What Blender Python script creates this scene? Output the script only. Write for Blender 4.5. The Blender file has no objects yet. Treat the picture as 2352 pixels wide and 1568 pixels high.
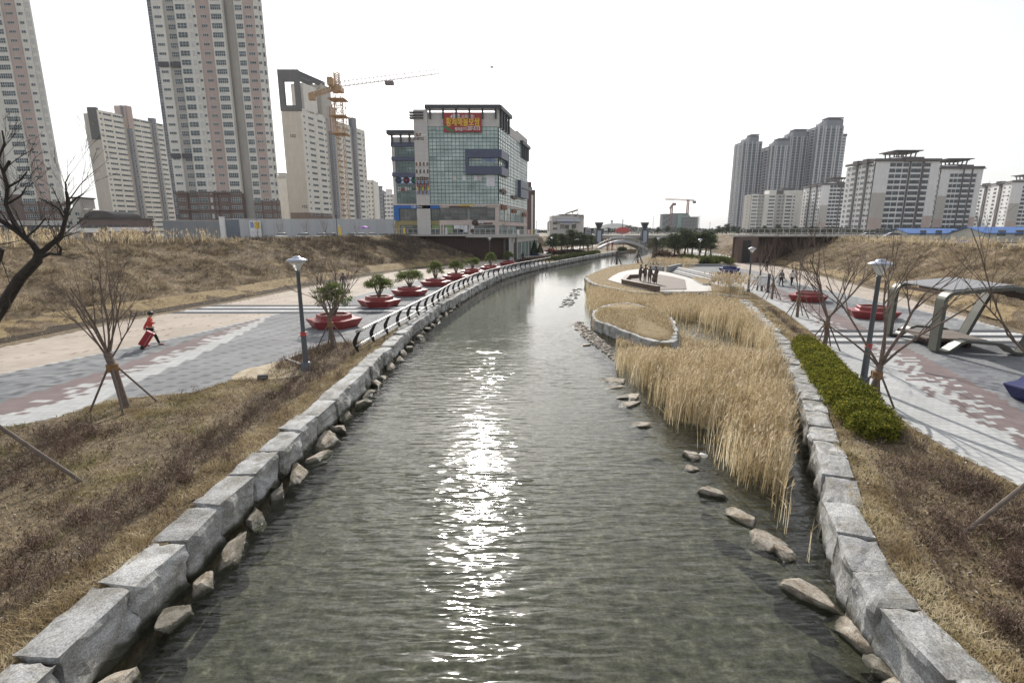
import bpy, bmesh, math, random
import numpy as np
from mathutils import Vector, Matrix, noise as mnoise
from mathutils.geometry import tessellate_polygon
R = math.radians
scene = bpy.context.scene
C = scene.collection

# ---------------------------------------------------------------- camera, sky, sun, exposure
CAM_H = 5.6
PITCH = R(12.2)
FPX = 1169.7                      # focal length, for an image 2352 px wide
cam_data = bpy.data.cameras.new('camera')
cam_data.sensor_width = 36.0
cam_data.lens = FPX / 2352 * 36.0
cam_data.clip_start = 0.1
cam_data.clip_end = 9000
cam = bpy.data.objects.new('camera', cam_data)
C.objects.link(cam)
cam.location = (0, 0, CAM_H)
cam.rotation_euler = (math.pi / 2 - PITCH, 0, 0)
scene.camera = cam

SUN_EL, SUN_AZ = R(31), R(-4)     # high in front of the camera, a little to the left
world = bpy.data.worlds.new('World')
scene.world = world
world.use_nodes = True
wn, wl = world.node_tree.nodes, world.node_tree.links
wn.clear()
sky = wn.new('ShaderNodeTexSky')
sky.sky_type = 'NISHITA'
sky.sun_disc = False
sky.sun_elevation = SUN_EL
sky.sun_rotation = SUN_AZ
sky.air_density = 1.0
sky.dust_density = 2.0
sky.ozone_density = 1.0
hsv = wn.new('ShaderNodeHueSaturation')
hsv.inputs['Saturation'].default_value = 0.32
bg = wn.new('ShaderNodeBackground')
bg.inputs['Strength'].default_value = 0.15
wo = wn.new('ShaderNodeOutputWorld')
wl.new(sky.outputs[0], hsv.inputs['Color'])
gam = wn.new('ShaderNodeGamma')            # thin high haze evens the sky out
gam.inputs['Gamma'].default_value = 0.7
veil = wn.new('ShaderNodeVectorMath')
veil.operation = 'SCALE'
veil.inputs['Scale'].default_value = 0.80
wl.new(hsv.outputs[0], gam.inputs['Color'])
wl.new(gam.outputs[0], veil.inputs[0])
wl.new(veil.outputs[0], bg.inputs['Color'])
wl.new(bg.outputs[0], wo.inputs['Surface'])

sun_dir = Vector((math.sin(SUN_AZ) * math.cos(SUN_EL), math.cos(SUN_AZ) * math.cos(SUN_EL), math.sin(SUN_EL)))
sd = bpy.data.lights.new('sun', 'SUN')
sd.energy = 2.1
sd.angle = R(0.6)
sd.color = (1.0, 0.95, 0.88)
sun = bpy.data.objects.new('sun', sd)
C.objects.link(sun)
sun.rotation_euler = sun_dir.to_track_quat('Z', 'Y').to_euler()

scene.view_settings.view_transform = 'Standard'
scene.view_settings.look = 'None'
scene.view_settings.gamma = 1.0
scene.view_settings.exposure = 1.3

# ---------------------------------------------------------------- helpers
cP, sP = math.cos(PITCH), math.sin(PITCH)
def ray(u, v):
    a = (u - 1176) / FPX; b = (784 - v) / FPX
    return a, cP + b * sP, -sP + b * cP
def G(u, v, z=0.0):               # where a sight line meets level z
    x, y, w = ray(u, v); t = (z - CAM_H) / w
    return (x * t, y * t)
def X(u, y, v=500):               # x of a sight line at depth y
    r = ray(u, v); return r[0] / r[1] * y
def Z(v, y, u=1176):              # height of a sight line at depth y
    r = ray(u, v); return CAM_H + r[2] / r[1] * y
def lerp(a, b, t): return a + (b - a) * t
def pl(pts):                      # piecewise linear x(y)
    pts = sorted(pts); ys = [p[0] for p in pts]; xs = [p[1] for p in pts]
    return lambda y: float(np.interp(y, ys, xs))
def inpoly(x, y, P):
    c = False; j = len(P) - 1
    for i in range(len(P)):
        xi, yi = P[i]; xj, yj = P[j]
        if (yi > y) != (yj > y) and x < (xj - xi) * (y - yi) / (yj - yi) + xi: c = not c
        j = i
    return c
def smooth_closed(P, n=4):
    out = []
    m = len(P)
    for i in range(m):
        p0, p1, p2, p3 = [np.array(P[(i + k - 1) % m], float) for k in range(4)]
        for k in range(n):
            t = k / n
            out.append(tuple(0.5 * ((2 * p1) + (-p0 + p2) * t + (2 * p0 - 5 * p1 + 4 * p2 - p3) * t * t + (-p0 + 3 * p1 - 3 * p2 + p3) * t ** 3)))
    return out
def smooth_open(P, n=4):
    out = []; m = len(P)
    for i in range(m - 1):
        p0, p1, p2, p3 = [np.array(P[min(max(i + k - 1, 0), m - 1)], float) for k in range(4)]
        for k in range(n):
            t = k / n
            out.append(tuple(0.5 * ((2 * p1) + (-p0 + p2) * t + (2 * p0 - 5 * p1 + 4 * p2 - p3) * t * t + (-p0 + 3 * p1 - 3 * p2 + p3) * t ** 3)))
    out.append(tuple(map(float, P[-1])))
    return out

class MB:
    def __init__(s): s.v = []; s.f = []; s.m = []
    def face(s, pts, m=0):
        n = len(s.v); s.v += [tuple(p) for p in pts]; s.f.append(tuple(range(n, n + len(pts)))); s.m.append(m); return s
    def hexa(s, p, m=0):           # 8 corners, bottom ring then top ring
        n = len(s.v); s.v += [tuple(q) for q in p]
        for q in ((3, 2, 1, 0), (4, 5, 6, 7), (0, 1, 5, 4), (1, 2, 6, 5), (2, 3, 7, 6), (3, 0, 4, 7)):
            s.f.append(tuple(n + i for i in q)); s.m.append(m)
        return s
    def box(s, x0, x1, y0, y1, z0, z1, m=0):
        return s.hexa([(x0, y0, z0), (x1, y0, z0), (x1, y1, z0), (x0, y1, z0), (x0, y0, z1), (x1, y0, z1), (x1, y1, z1), (x0, y1, z1)], m)
    def bar(s, a, b, w, h=None, m=0, up=(0, 0, 1)):
        h = h or w; a = Vector(a); b = Vector(b); d = (b - a).normalized(); u = Vector(up)
        if abs(d.dot(u)) > .98: u = Vector((0, 1, 0))
        r = d.cross(u).normalized() * w / 2; u = r.cross(d).normalized() * h / 2
        return s.hexa([a - r - u, a + r - u, b + r - u, b - r - u, a - r + u, a + r + u, b + r + u, b - r + u], m)
    def prism(s, P, z0, z1, m=0, mtop=None):
        n = len(P); k = len(s.v)
        ar = sum(P[i][0] * P[(i + 1) % n][1] - P[(i + 1) % n][0] * P[i][1] for i in range(n))
        if ar < 0: P = P[::-1]
        s.v += [(p[0], p[1], z0) for p in P] + [(p[0], p[1], z1) for p in P]
        for i in range(n):
            j = (i + 1) % n; s.f.append((k + i, k + j, k + n + j, k + n + i)); s.m.append(m)
        for t in tessellate_polygon([[Vector((p[0], p[1], 0)) for p in P]]):
            t = list(t)
            a, b, c = [P[i] for i in t]
            if (b[0] - a[0]) * (c[1] - a[1]) - (b[1] - a[1]) * (c[0] - a[0]) < 0: t = t[::-1]
            s.f.append(tuple(k + n + i for i in t)); s.m.append(m if mtop is None else mtop)
            s.f.append(tuple(k + i for i in t[::-1])); s.m.append(m)
        return s
    def sheet(s, P, z, m=0):
        n = len(P); k = len(s.v)
        s.v += [(p[0], p[1], z) for p in P]
        for t in tessellate_polygon([[Vector((p[0], p[1], 0)) for p in P]]):
            t = list(t); a, b, c = [P[i] for i in t]
            if (b[0] - a[0]) * (c[1] - a[1]) - (b[1] - a[1]) * (c[0] - a[0]) < 0: t = t[::-1]
            s.f.append(tuple(k + i for i in t)); s.m.append(m)
        return s
    def tube(s, pts, rad, n=6, m=0, cap=True):
        pts = [Vector(p) for p in pts]; k = len(s.v); L = len(pts)
        if not hasattr(rad, '__len__'): rad = [rad] * L
        prev = None
        for i, p in enumerate(pts):
            d = (pts[min(i + 1, L - 1)] - pts[max(i - 1, 0)])
            if d.length < 1e-9: d = Vector((0, 0, 1))
            d.normalize()
            if prev is None:
                u = Vector((1, 0, 0)) if abs(d.x) < .8 else Vector((0, 1, 0))
                u = (u - d * u.dot(d)).normalized()
            else:
                u = prev - d * prev.dot(d)
                u = u.normalized() if u.length > 1e-6 else d.orthogonal().normalized()
            prev = u; w = d.cross(u)
            for j in range(n):
                a = 2 * math.pi * j / n
                s.v.append(tuple(p + (u * math.cos(a) + w * math.sin(a)) * rad[i]))
        for i in range(L - 1):
            for j in range(n):
                j2 = (j + 1) % n
                s.f.append((k + i * n + j, k + i * n + j2, k + (i + 1) * n + j2, k + (i + 1) * n + j)); s.m.append(m)
        if cap:
            s.f.append(tuple(k + j for j in range(n - 1, -1, -1))); s.m.append(m)
            s.f.append(tuple(k + (L - 1) * n + j for j in range(n))); s.m.append(m)
        return s
    def lathe(s, prof, c=(0, 0, 0), n=20, m=0):
        k = len(s.v); L = len(prof)
        for r, z in prof:
            for j in range(n):
                a = 2 * math.pi * j / n
                s.v.append((c[0] + r * math.cos(a), c[1] + r * math.sin(a), c[2] + z))
        for i in range(L - 1):
            for j in range(n):
                j2 = (j + 1) % n
                s.f.append((k + i * n + j, k + i * n + j2, k + (i + 1) * n + j2, k + (i + 1) * n + j)); s.m.append(m)
        return s
    def ball(s, c, r, n=8, m=0, sq=(1, 1, 1)):
        k = len(s.v); rings = max(4, n // 2 + 1)
        for i in range(rings + 1):
            t = math.pi * i / rings
            for j in range(n):
                a = 2 * math.pi * j / n
                s.v.append((c[0] + r * sq[0] * math.sin(t) * math.cos(a), c[1] + r * sq[1] * math.sin(t) * math.sin(a), c[2] - r * sq[2] * math.cos(t)))
        for i in range(rings):
            for j in range(n):
                j2 = (j + 1) % n
                s.f.append((k + i * n + j, k + i * n + j2, k + (i + 1) * n + j2, k + (i + 1) * n + j)); s.m.append(m)
        return s
    def mesh(s, name, mats, smooth=False):
        me = bpy.data.meshes.new(name)
        me.from_pydata(s.v, [], s.f)
        for m in (mats if isinstance(mats, (list, tuple)) else [mats]): me.materials.append(m)
        me.polygons.foreach_set('material_index', s.m)
        if smooth: me.polygons.foreach_set('use_smooth', [True] * len(s.f))
        me.update()
        return me
    def build(s, name, mats, parent=None, smooth=False):
        return link(name, s.mesh(name, mats, smooth), parent)
def link(name, me, parent=None):
    o = bpy.data.objects.new(name, me); C.objects.link(o)
    if parent: o.parent = parent
    return o
def structure(o): o['kind'] = 'structure'; return o
def tag(o, label, cat, group=None, kind=None):
    o['label'] = label; o['category'] = cat
    if group: o['group'] = group
    if kind: o['kind'] = kind
    return o
def thing(name, label, cat, loc=(0, 0, 0), rz=0.0, group=None):
    o = bpy.data.objects.new(name, None); C.objects.link(o)
    o.empty_display_size = .3
    o.location = loc; o.rotation_euler = (0, 0, rz)
    return tag(o, label, cat, group)
def copy_tree(o, parent=None):
    c = o.copy(); C.objects.link(c)
    if parent: c.parent = parent
    for ch in [x for x in KIDS.get(o.name, [])]: copy_tree(ch, c)
    return c
KIDS = {}
def note_kids(root):
    KIDS.clear()
    for o in bpy.data.objects:
        if o.parent: KIDS.setdefault(o.parent.name, []).append(o)
def dup(root, loc, rz=0.0, label=None, scale=None):
    note_kids(root)
    r = copy_tree(root)
    r.location = loc; r.rotation_euler = (0, 0, rz)
    if scale: r.scale = (scale,) * 3 if not hasattr(scale, '__len__') else scale
    if label: r['label'] = label
    return r

# ---------------------------------------------------------------- materials
def newmat(name):
    m = bpy.data.materials.new(name); m.use_nodes = True
    nt = m.node_tree; b = nt.nodes['Principled BSDF']
    return m, nt, b
def N(nt, t, **kw):
    n = nt.nodes.new(t)
    for k, v in kw.items(): setattr(n, k, v)
    return n
def mat(name, col, rough=.6, metal=0.0, var=.12, scale=3.0, bump=0.0, bscale=None, spec=.5, coat=0.0, coords='Object'):
    """plain colour broken up by soft and fine procedural noise"""
    m, nt, b = newmat(name)
    tc = N(nt, 'ShaderNodeTexCoord'); nz = N(nt, 'ShaderNodeTexNoise')
    nz.inputs['Scale'].default_value = scale; nz.inputs['Detail'].default_value = 6; nz.inputs['Roughness'].default_value = .65
    nt.links.new(tc.outputs[coords], nz.inputs['Vector'])
    rp = N(nt, 'ShaderNodeValToRGB')
    lo = [max(0, c * (1 - var)) for c in col]; hi = [min(1, c * (1 + var)) for c in col]
    rp.color_ramp.elements[0].color = (*lo, 1); rp.color_ramp.elements[1].color = (*hi, 1)
    rp.color_ramp.elements[0].position = .3; rp.color_ramp.elements[1].position = .7
    nt.links.new(nz.outputs['Fac'], rp.inputs['Fac']); nt.links.new(rp.outputs['Color'], b.inputs['Base Color'])
    b.inputs['Roughness'].default_value = rough; b.inputs['Metallic'].default_value = metal
    b.inputs['Specular IOR Level'].default_value = spec
    b.inputs['Coat Weight'].default_value = coat
    if bump:
        n2 = N(nt, 'ShaderNodeTexNoise'); n2.inputs['Scale'].default_value = bscale or scale * 4; n2.inputs['Detail'].default_value = 8
        nt.links.new(tc.outputs[coords], n2.inputs['Vector'])
        bp = N(nt, 'ShaderNodeBump'); bp.inputs['Strength'].default_value = bump; bp.inputs['Distance'].default_value = .05
        nt.links.new(n2.outputs['Fac'], bp.inputs['Height']); nt.links.new(bp.outputs['Normal'], b.inputs['Normal'])
    return m
def ramp_mat(name, stops, scale, rough=.9, bump=.5, bscale=20, detail=10, scale2=None, stops2=None, stretch=(1, 1, 1), dist=.08):
    """ground cover: colour bands chosen by noise; optional second, larger noise multiplies patches in"""
    m, nt, b = newmat(name)
    tc = N(nt, 'ShaderNodeTexCoord'); mp = N(nt, 'ShaderNodeMapping'); mp.inputs['Scale'].default_value = stretch
    nt.links.new(tc.outputs['Object'], mp.inputs['Vector'])
    nz = N(nt, 'ShaderNodeTexNoise'); nz.inputs['Scale'].default_value = scale; nz.inputs['Detail'].default_value = detail; nz.inputs['Roughness'].default_value = .7
    nt.links.new(mp.outputs[0], nz.inputs['Vector'])
    def ramp(st, src):
        rp = N(nt, 'ShaderNodeValToRGB'); cr = rp.color_ramp
        while len(cr.elements) < len(st): cr.elements.new(.5)
        for e, (p, c) in zip(cr.elements, st): e.position = p; e.color = (*c, 1)
        nt.links.new(src, rp.inputs['Fac']); return rp.outputs['Color']
    col = ramp(stops, nz.outputs['Fac'])
    if stops2:
        n3 = N(nt, 'ShaderNodeTexNoise'); n3.inputs['Scale'].default_value = scale2; n3.inputs['Detail'].default_value = 4
        nt.links.new(tc.outputs['Object'], n3.inputs['Vector'])
        mx = N(nt, 'ShaderNodeMix', data_type='RGBA', blend_type='MULTIPLY'); mx.inputs['Factor'].default_value = 1
        nt.links.new(col, mx.inputs['A']); nt.links.new(ramp(stops2, n3.outputs['Fac']), mx.inputs['B'])
        col = mx.outputs['Result']
    nt.links.new(col, b.inputs['Base Color'])
    b.inputs['Roughness'].default_value = rough; b.inputs['Specular IOR Level'].default_value = .2
    if bump:
        n2 = N(nt, 'ShaderNodeTexNoise'); n2.inputs['Scale'].default_value = bscale; n2.inputs['Detail'].default_value = 8; n2.inputs['Roughness'].default_value = .7
        nt.links.new(mp.outputs[0], n2.inputs['Vector'])
        bp = N(nt, 'ShaderNodeBump'); bp.inputs['Strength'].default_value = bump; bp.inputs['Distance'].default_value = dist
        nt.links.new(n2.outputs['Fac'], bp.inputs['Height']); nt.links.new(bp.outputs['Normal'], b.inputs['Normal'])
    return m
def blade_mat(name, stops, rough=.7, trans=.35):
    """grass and leaves: one tint per blade, read from the face attribute rnd, partly translucent"""
    m, nt, b = newmat(name)
    at = N(nt, 'ShaderNodeAttribute', attribute_name='rnd')
    rp = N(nt, 'ShaderNodeValToRGB'); cr = rp.color_ramp
    while len(cr.elements) < len(stops): cr.elements.new(.5)
    for e, (p, c) in zip(cr.elements, stops): e.position = p; e.color = (*c, 1)
    nt.links.new(at.outputs['Fac'], rp.inputs['Fac'])
    nt.links.new(rp.outputs['Color'], b.inputs['Base Color'])
    b.inputs['Roughness'].default_value = rough; b.inputs['Specular IOR Level'].default_value = .15
    tr = N(nt, 'ShaderNodeBsdfTranslucent'); nt.links.new(rp.outputs['Color'], tr.inputs['Color'])
    mx = N(nt, 'ShaderNodeMixShader'); mx.inputs['Fac'].default_value = trans
    nt.links.new(b.outputs[0], mx.inputs[1]); nt.links.new(tr.outputs[0], mx.inputs[2])
    nt.links.new(mx.outputs[0], nt.nodes['Material Output'].inputs['Surface'])
    return m

# ---------------------------------------------------------------- layout of the valley (x as a function of y)
ZW = -0.8                          # water level
ZP = 4.6                           # plateau level
XLw = pl([(-6, -6.0), (31, -6.0), (38, -5.6), (45, -4.8), (56, -3.4), (68, -1.4), (80, 2.0), (98, 8.7), (119, 17.5), (148, 30.5), (160, 35.5)])
XLf = pl([(-6, -26), (24, -25.1), (32, -24.6), (42, -22.2), (52, -20.8), (72, -16.4), (85, -10.8), (98, -5.6), (110, -1.6), (130, 5.0), (165, 16), (240, 38)])
XLb = pl([(-6, -28.5), (14, -22.2), (19.5, -20.4), (27.5, -17.65), (37, -15.6), (45, -13.6), (60, -10.6), (75, -6.6), (90, -1.0), (110, 6.5)])
XLc = pl([(-6, -46), (40, -44), (60, -38), (80, -29), (105, -21)])            # crest of the left bank
XRw = pl([(-6, 5.4), (6, 5.5), (7.2, 5.6), (9.2, 6.35), (12.5, 8.0), (17.4, 10.3), (26.3, 13.9), (42, 18.9), (46, 20.2)])
XRn = pl([(-6, 11.4), (10.4, 11.4), (12.1, 11.42), (13.9, 11.66), (17.1, 12.63), (25.3, 16.0), (36, 19.4), (46, 22.0), (52, 23.6)])
XRf = pl([(-6, 20.0), (15, 24.3), (27.5, 28.2), (42, 33.2), (50, 35.4), (72, 41.1), (98, 45.5), (130, 52), (165, 60), (240, 78)])
XRg = pl([(-6, 25), (15, 26.0), (31, 29.0), (42, 29.7), (52, 30.6), (72, 35)])   # grey to beige on the right
XRc = pl([(-6, 42), (30, 45), (60, 52), (94, 60), (240, 94)])
# ---------------------------------------------------------------- ground, banks, river
M_plateau = ramp_mat('plateau_earth', [(.3, (.13, .11, .08)), (.55, (.22, .19, .14)), (.75, (.30, .27, .21))], .35, bscale=6)
M_bank = ramp_mat('dry_bank', [(.30, (.085, .064, .042)), (.46, (.17, .132, .085)), (.6, (.27, .212, .138)), (.78, (.38, .315, .22))], 1.1, bump=.9, bscale=5, dist=.25,
                  scale2=.12, stops2=[(.35, (.72, .68, .66)), (.65, (1.1, 1.05, 1.0))], stretch=(1, .6, 1.6))
M_soil = ramp_mat('bed_soil', [(.32, (.075, .06, .044)), (.48, (.19, .155, .108)), (.62, (.31, .255, .18)), (.8, (.45, .39, .29))], 5.0, bump=.8, bscale=24,
                  scale2=.45, stops2=[(.35, (.75, .72, .7)), (.65, (1.15, 1.1, 1.0))])
M_lawn = ramp_mat('dormant_lawn', [(.3, (.17, .12, .06)), (.5, (.27, .2, .105)), (.7, (.36, .28, .16))], 3.0, bump=.5, bscale=30)
M_bed = ramp_mat('river_bed', [(.32, (.035, .036, .028)), (.47, (.085, .085, .068)), (.6, (.15, .147, .12)), (.74, (.33, .32, .27))], 4.2, bump=.6, bscale=9, detail=5)

def strip(name, m, ys, fa, fb, za, zb, nx=1, disp=0.0, freq=.35, smooth=False, zfun=None):
    b = MB(); ny = len(ys)
    for y in ys:
        for i in range(nx + 1):
            t = i / nx; x = lerp(fa(y), fb(y), t)
            z = lerp(za, zb, t) if zfun is None else zfun(t, x, y)
            if disp and 0 < i < nx: z += disp * mnoise.fractal(Vector((x * freq, y * freq, 3)), .9, 2.0, 5)
            b.v.append((x, y, z))
    for j in range(ny - 1):
        for i in range(nx):
            k = j * (nx + 1) + i
            b.f.append((k, k + 1, k + nx + 2, k + nx + 1)); b.m.append(0)
    return structure(b.build(name, m, smooth=smooth))
ys_near = [-8 + i * 2 for i in range(0, 78)]

def bank_z(t, x, y):
    # low apron, then the slope, rounding off to the plateau
    p = np.interp(t, [0, .06, .14, .22, .85, 1], [-.18, -.1, .45, .85, 4.3, ZP])
    return float(p)
def bz_disp(t, x, y, amp=.30):
    w = min(1, t / .05) * min(1, (1 - t) / .04 + .15)
    return bank_z(t, x, y) + w * amp * mnoise.fractal(Vector((x * .33, y * .33, 1.7)), .8, 2.1, 5) + w * .12 * mnoise.noise(Vector((x * 1.4, y * 1.1, 8)))
LB_END = 107
ysb = [-8 + .6 * i for i in range(int((LB_END + 8) / .6) + 1)]
lt = lambda y: XLf(y) - .9
xl_far = pl([(129, -1), (165, 6), (240, 27)])
bzr = lambda t, x, y: bz_disp(t, x, y) * .9
ZPR = ZP * .9
strip('embankment', M_bank, ysb, lambda y: XLc(y), lt, ZP, 0, 44, zfun=lambda t, x, y: bz_disp(1 - t, x, y), smooth=True)
rt = lambda y: XRf(y) + .8
strip('embankment', M_bank, [-8 + .9 * i for i in range(int(250 / .9))], rt, lambda y: XRc(y), 0, ZP, 36, zfun=bzr, smooth=True)
strip('embankment', M_bank, [129.3 + 3 * i for i in range(38)], lambda y: xl_far(y), lambda y: XLf(y) - .9, 3.8, 0, 10, zfun=lambda t, x, y: 3.8 * (1 - t) ** 1.1 + .2 * mnoise.noise(Vector((x * .4, y * .4, 2))) * t * (1 - t) * 3, smooth=True)
vs = [-8 + 1.5 * i for i in range(73)]
M_ditch = ramp_mat('ditch_soil', [(.35, (.035, .027, .02)), (.55, (.08, .06, .042)), (.75, (.16, .125, .085))], 2.2, bump=1.0, bscale=6, dist=.2)
strip('ditch', M_ditch, vs, lambda y: lt(y) - 1.35, lambda y: lt(y) - .12 + .1 * mnoise.noise(Vector((0, y * .7, 3))), 0, 0, 4, zfun=lambda t, x, y: .10 - .12 * t + .10 * mnoise.noise(Vector((x * 2.2, y * 1.6, 4))), smooth=True)
for f0, f1, sgn in ((lambda y: lt(y) - 1.1, lambda y: lt(y) - 3.2, 1), (lambda y: rt(y) + .9, lambda y: rt(y) + 2.6, -1)):
    strip('verge', M_lawn, vs, (f1 if sgn > 0 else f0), (f0 if sgn > 0 else f1), 0, 0, 4, zfun=lambda t, x, y, s=sgn: .05 + (bank_z(((lt(y) - x) / (lt(y) - XLc(y))) if s > 0 else (x - rt(y)) / (XRc(y) - rt(y)), x, y)) * (1 if s > 0 else .9) + .05 * mnoise.noise(Vector((x * .8, y * .8, 6))), smooth=True)
structure(MB().face([(-20, 240.5, -1.7), (110, 240.5, -1.7), (110, 240.5, 3.8), (-20, 240.5, 3.8)]).build('retaining_wall', M_soil))
# plateau: one sheet with the valley cut out, reaching the horizon
xl2 = pl([(-8, -46), (40, -44), (60, -38), (80, -29), (105, -21), (107, -20.5), (107.01, -2), (129, 4.0), (129.5, -1), (165, 6), (240, 27)])
ysp = sorted(set([-8] + [i * 8 for i in range(0, 30)] + [107, 107.02, 240]))
b = MB()
for fa, fb in ((lambda y: -4500, xl2), (XRc, lambda y: 4500)):
    left = fb is xl2
    for y0, y1 in zip(ysp[:-1], ysp[1:]):
        xs = [lambda y: -4500, lambda y: fb(y) - 9, lambda y: fb(y) - 4, fb] if left else [fa, lambda y: fa(y) + 4, lambda y: fa(y) + 9, lambda y: 4500]
        zs = (3.8, 3.8, ZP, ZP) if left else (ZPR, ZPR, 3.6, 3.6)
        if left and y0 >= 107: zs = (3.8,) * 4
        for k in range(3):
            b.face([(xs[k](y0), y0, zs[k]), (xs[k + 1](y0), y0, zs[k + 1]), (xs[k + 1](y1), y1, zs[k + 1]), (xs[k](y1), y1, zs[k])])
b.face([(-4500, 240, 3.8), (4500, 240, 3.8), (4500, 7000, 3.8), (-4500, 7000, 3.8)])
b.face([(-4500, -500, 3.8), (-46, -500, 3.8), (-46, -8, 3.8), (-4500, -8, 3.8)])
b.face([(46, -500, 3.8), (4500, -500, 3.8), (4500, -8, 3.8), (46, -8, 3.8)])
structure(b.build('ground', M_plateau))
# river bed and water
bed = MB().sheet([(-40, -60), (60, -60), (75, 245), (-10, 245)], -1.55)
structure(bed.build('river_bed', M_bed))

# right bank outline with the terrace that juts out into the river
prom_front = [G(u, v) for u, v in ((1700, 683), (1650, 676), (1575, 672), (1516, 674), (1483, 674), (1450, 670), (1418, 664.6), (1385, 658), (1360, 651), (1347, 644), (1343, 638))]
prom_back = [G(u, v) for u, v in ((1347, 632), (1360, 626), (1378, 619), (1400, 612), (1428, 607.5), (1450, 606), (1464, 600))]
right_far = [G(u, v) for u, v in ((1462, 595), (1480, 588), (1502, 582), (1512, 578))] + [(72, 240)]
rw_pts = [(XRw(y) + .34, y) for y in (-8, 0, 6, 7.2, 9.2, 12.5, 17.4, 22, 26.3, 32, 38, 42)]
right_outline = rw_pts + smooth_open(prom_front + prom_back, 3) + right_far
right_ground = right_outline + [(rt(y), y) for y in (240, 200, 165, 130, 98, 72, 50, 42, 27.5, 15, -8)]
b = MB().sheet(right_ground, 0)
structure(b.build('promenade_ground', M_soil))
left_ground = [(XLw(y) - .32, y) for y in (-8, 31, 38, 45, 56, 68, 80, 98, 119, 148, 160)] + [(39, 163), (41, 172), (44, 190), (52, 240)]
left_ground += [(XLf(y) - .95, y) for y in (240, 165, 130, 110, 98, 85, 72, 52, 42, 32, 24, -8)]
structure(MB().sheet(left_ground, 0).build('promenade_ground', M_soil))

def water_material():
    m, nt, b = newmat('river_water')
    nt.nodes.remove(b)
    tc = N(nt, 'ShaderNodeTexCoord')
    def nz(scale, sx, sy, rot, detail, dist=0.0):
        mp = N(nt, 'ShaderNodeMapping'); mp.inputs['Scale'].default_value = (sx, sy, 1); mp.inputs['Rotation'].default_value = (0, 0, rot)
        nt.links.new(tc.outputs['Object'], mp.inputs['Vector'])
        n = N(nt, 'ShaderNodeTexNoise'); n.inputs['Scale'].default_value = scale; n.inputs['Detail'].default_value = detail; n.inputs['Roughness'].default_value = .45
        n.inputs['Distortion'].default_value = dist
        nt.links.new(mp.outputs[0], n.inputs['Vector']); return n.outputs['Fac']
    a = nz(1.0, 1.1, 4.4, R(5), 1.5, .4)
    c = nz(1.0, 2.3, 7.6, R(-10), 1.5, .3)
    d = nz(1.0, .22, .30, 0, 2)         # gusts: ruffled and calm reaches
    ad = N(nt, 'ShaderNodeMath', operation='MULTIPLY_ADD'); ad.inputs[1].default_value = .45
    nt.links.new(c, ad.inputs[0]); nt.links.new(a, ad.inputs[2])
    mr = N(nt, 'ShaderNodeMapRange'); mr.inputs['From Min'].default_value = .3; mr.inputs['From Max'].default_value = .7
    mr.inputs['To Min'].default_value = .35; mr.inputs['To Max'].default_value = 1.0
    nt.links.new(d, mr.inputs['Value'])
    sx = N(nt, 'ShaderNodeSeparateXYZ'); nt.links.new(tc.outputs['Object'], sx.inputs[0])
    sh = N(nt, 'ShaderNodeMapRange'); sh.inputs['From Min'].default_value = 10; sh.inputs['From Max'].default_value = 42     # sheltered, calmer water upstream
    sh.inputs['To Min'].default_value = 1; sh.inputs['To Max'].default_value = .07; nt.links.new(sx.outputs['Y'], sh.inputs['Value'])
    m0 = N(nt, 'ShaderNodeMath', operation='MULTIPLY'); nt.links.new(mr.outputs[0], m0.inputs[0]); nt.links.new(sh.outputs[0], m0.inputs[1])
    mu = N(nt, 'ShaderNodeMath', operation='MULTIPLY'); nt.links.new(ad.outputs[0], mu.inputs[0]); nt.links.new(m0.outputs[0], mu.inputs[1])
    bp = N(nt, 'ShaderNodeBump'); bp.inputs['Strength'].default_value = 1.0; bp.inputs['Distance'].default_value = .072
    nt.links.new(mu.outputs[0], bp.inputs['Height'])
    fr = N(nt, 'ShaderNodeFresnel'); fr.inputs['IOR'].default_value = 1.42; nt.links.new(bp.outputs[0], fr.inputs['Normal'])
    geo = N(nt, 'ShaderNodeNewGeometry'); inv = N(nt, 'ShaderNodeMath', operation='SUBTRACT'); inv.inputs[0].default_value = 1; nt.links.new(geo.outputs['Backfacing'], inv.inputs[1])
    ff = N(nt, 'ShaderNodeMath', operation='MULTIPLY'); nt.links.new(fr.outputs[0], ff.inputs[0]); nt.links.new(inv.outputs[0], ff.inputs[1])     # light passes in and out of the water freely
    gl = N(nt, 'ShaderNodeBsdfAnisotropic'); gl.inputs['Roughness'].default_value = .085; nt.links.new(bp.outputs[0], gl.inputs['Normal'])
    tr = N(nt, 'ShaderNodeBsdfTransparent'); tr.inputs['Color'].default_value = (.74, .76, .69, 1)
    mx = N(nt, 'ShaderNodeMixShader'); nt.links.new(ff.outputs[0], mx.inputs['Fac']); nt.links.new(tr.outputs[0], mx.inputs[1]); nt.links.new(gl.outputs[0], mx.inputs[2])
    nt.links.new(mx.outputs[0], nt.nodes['Material Output'].inputs['Surface'])
    return m
M_water = water_material()
b = MB().sheet([(-6.5, -60), (30, -60)] + [(30, 20), (40, 70), (70, 130), (80, 245), (30, 245)] + [(XLw(y) - .4, y) for y in (160, 148, 119, 98, 80, 68, 56, 45, 38, 31)], ZW)
structure(b.build('water', M_water))
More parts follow.
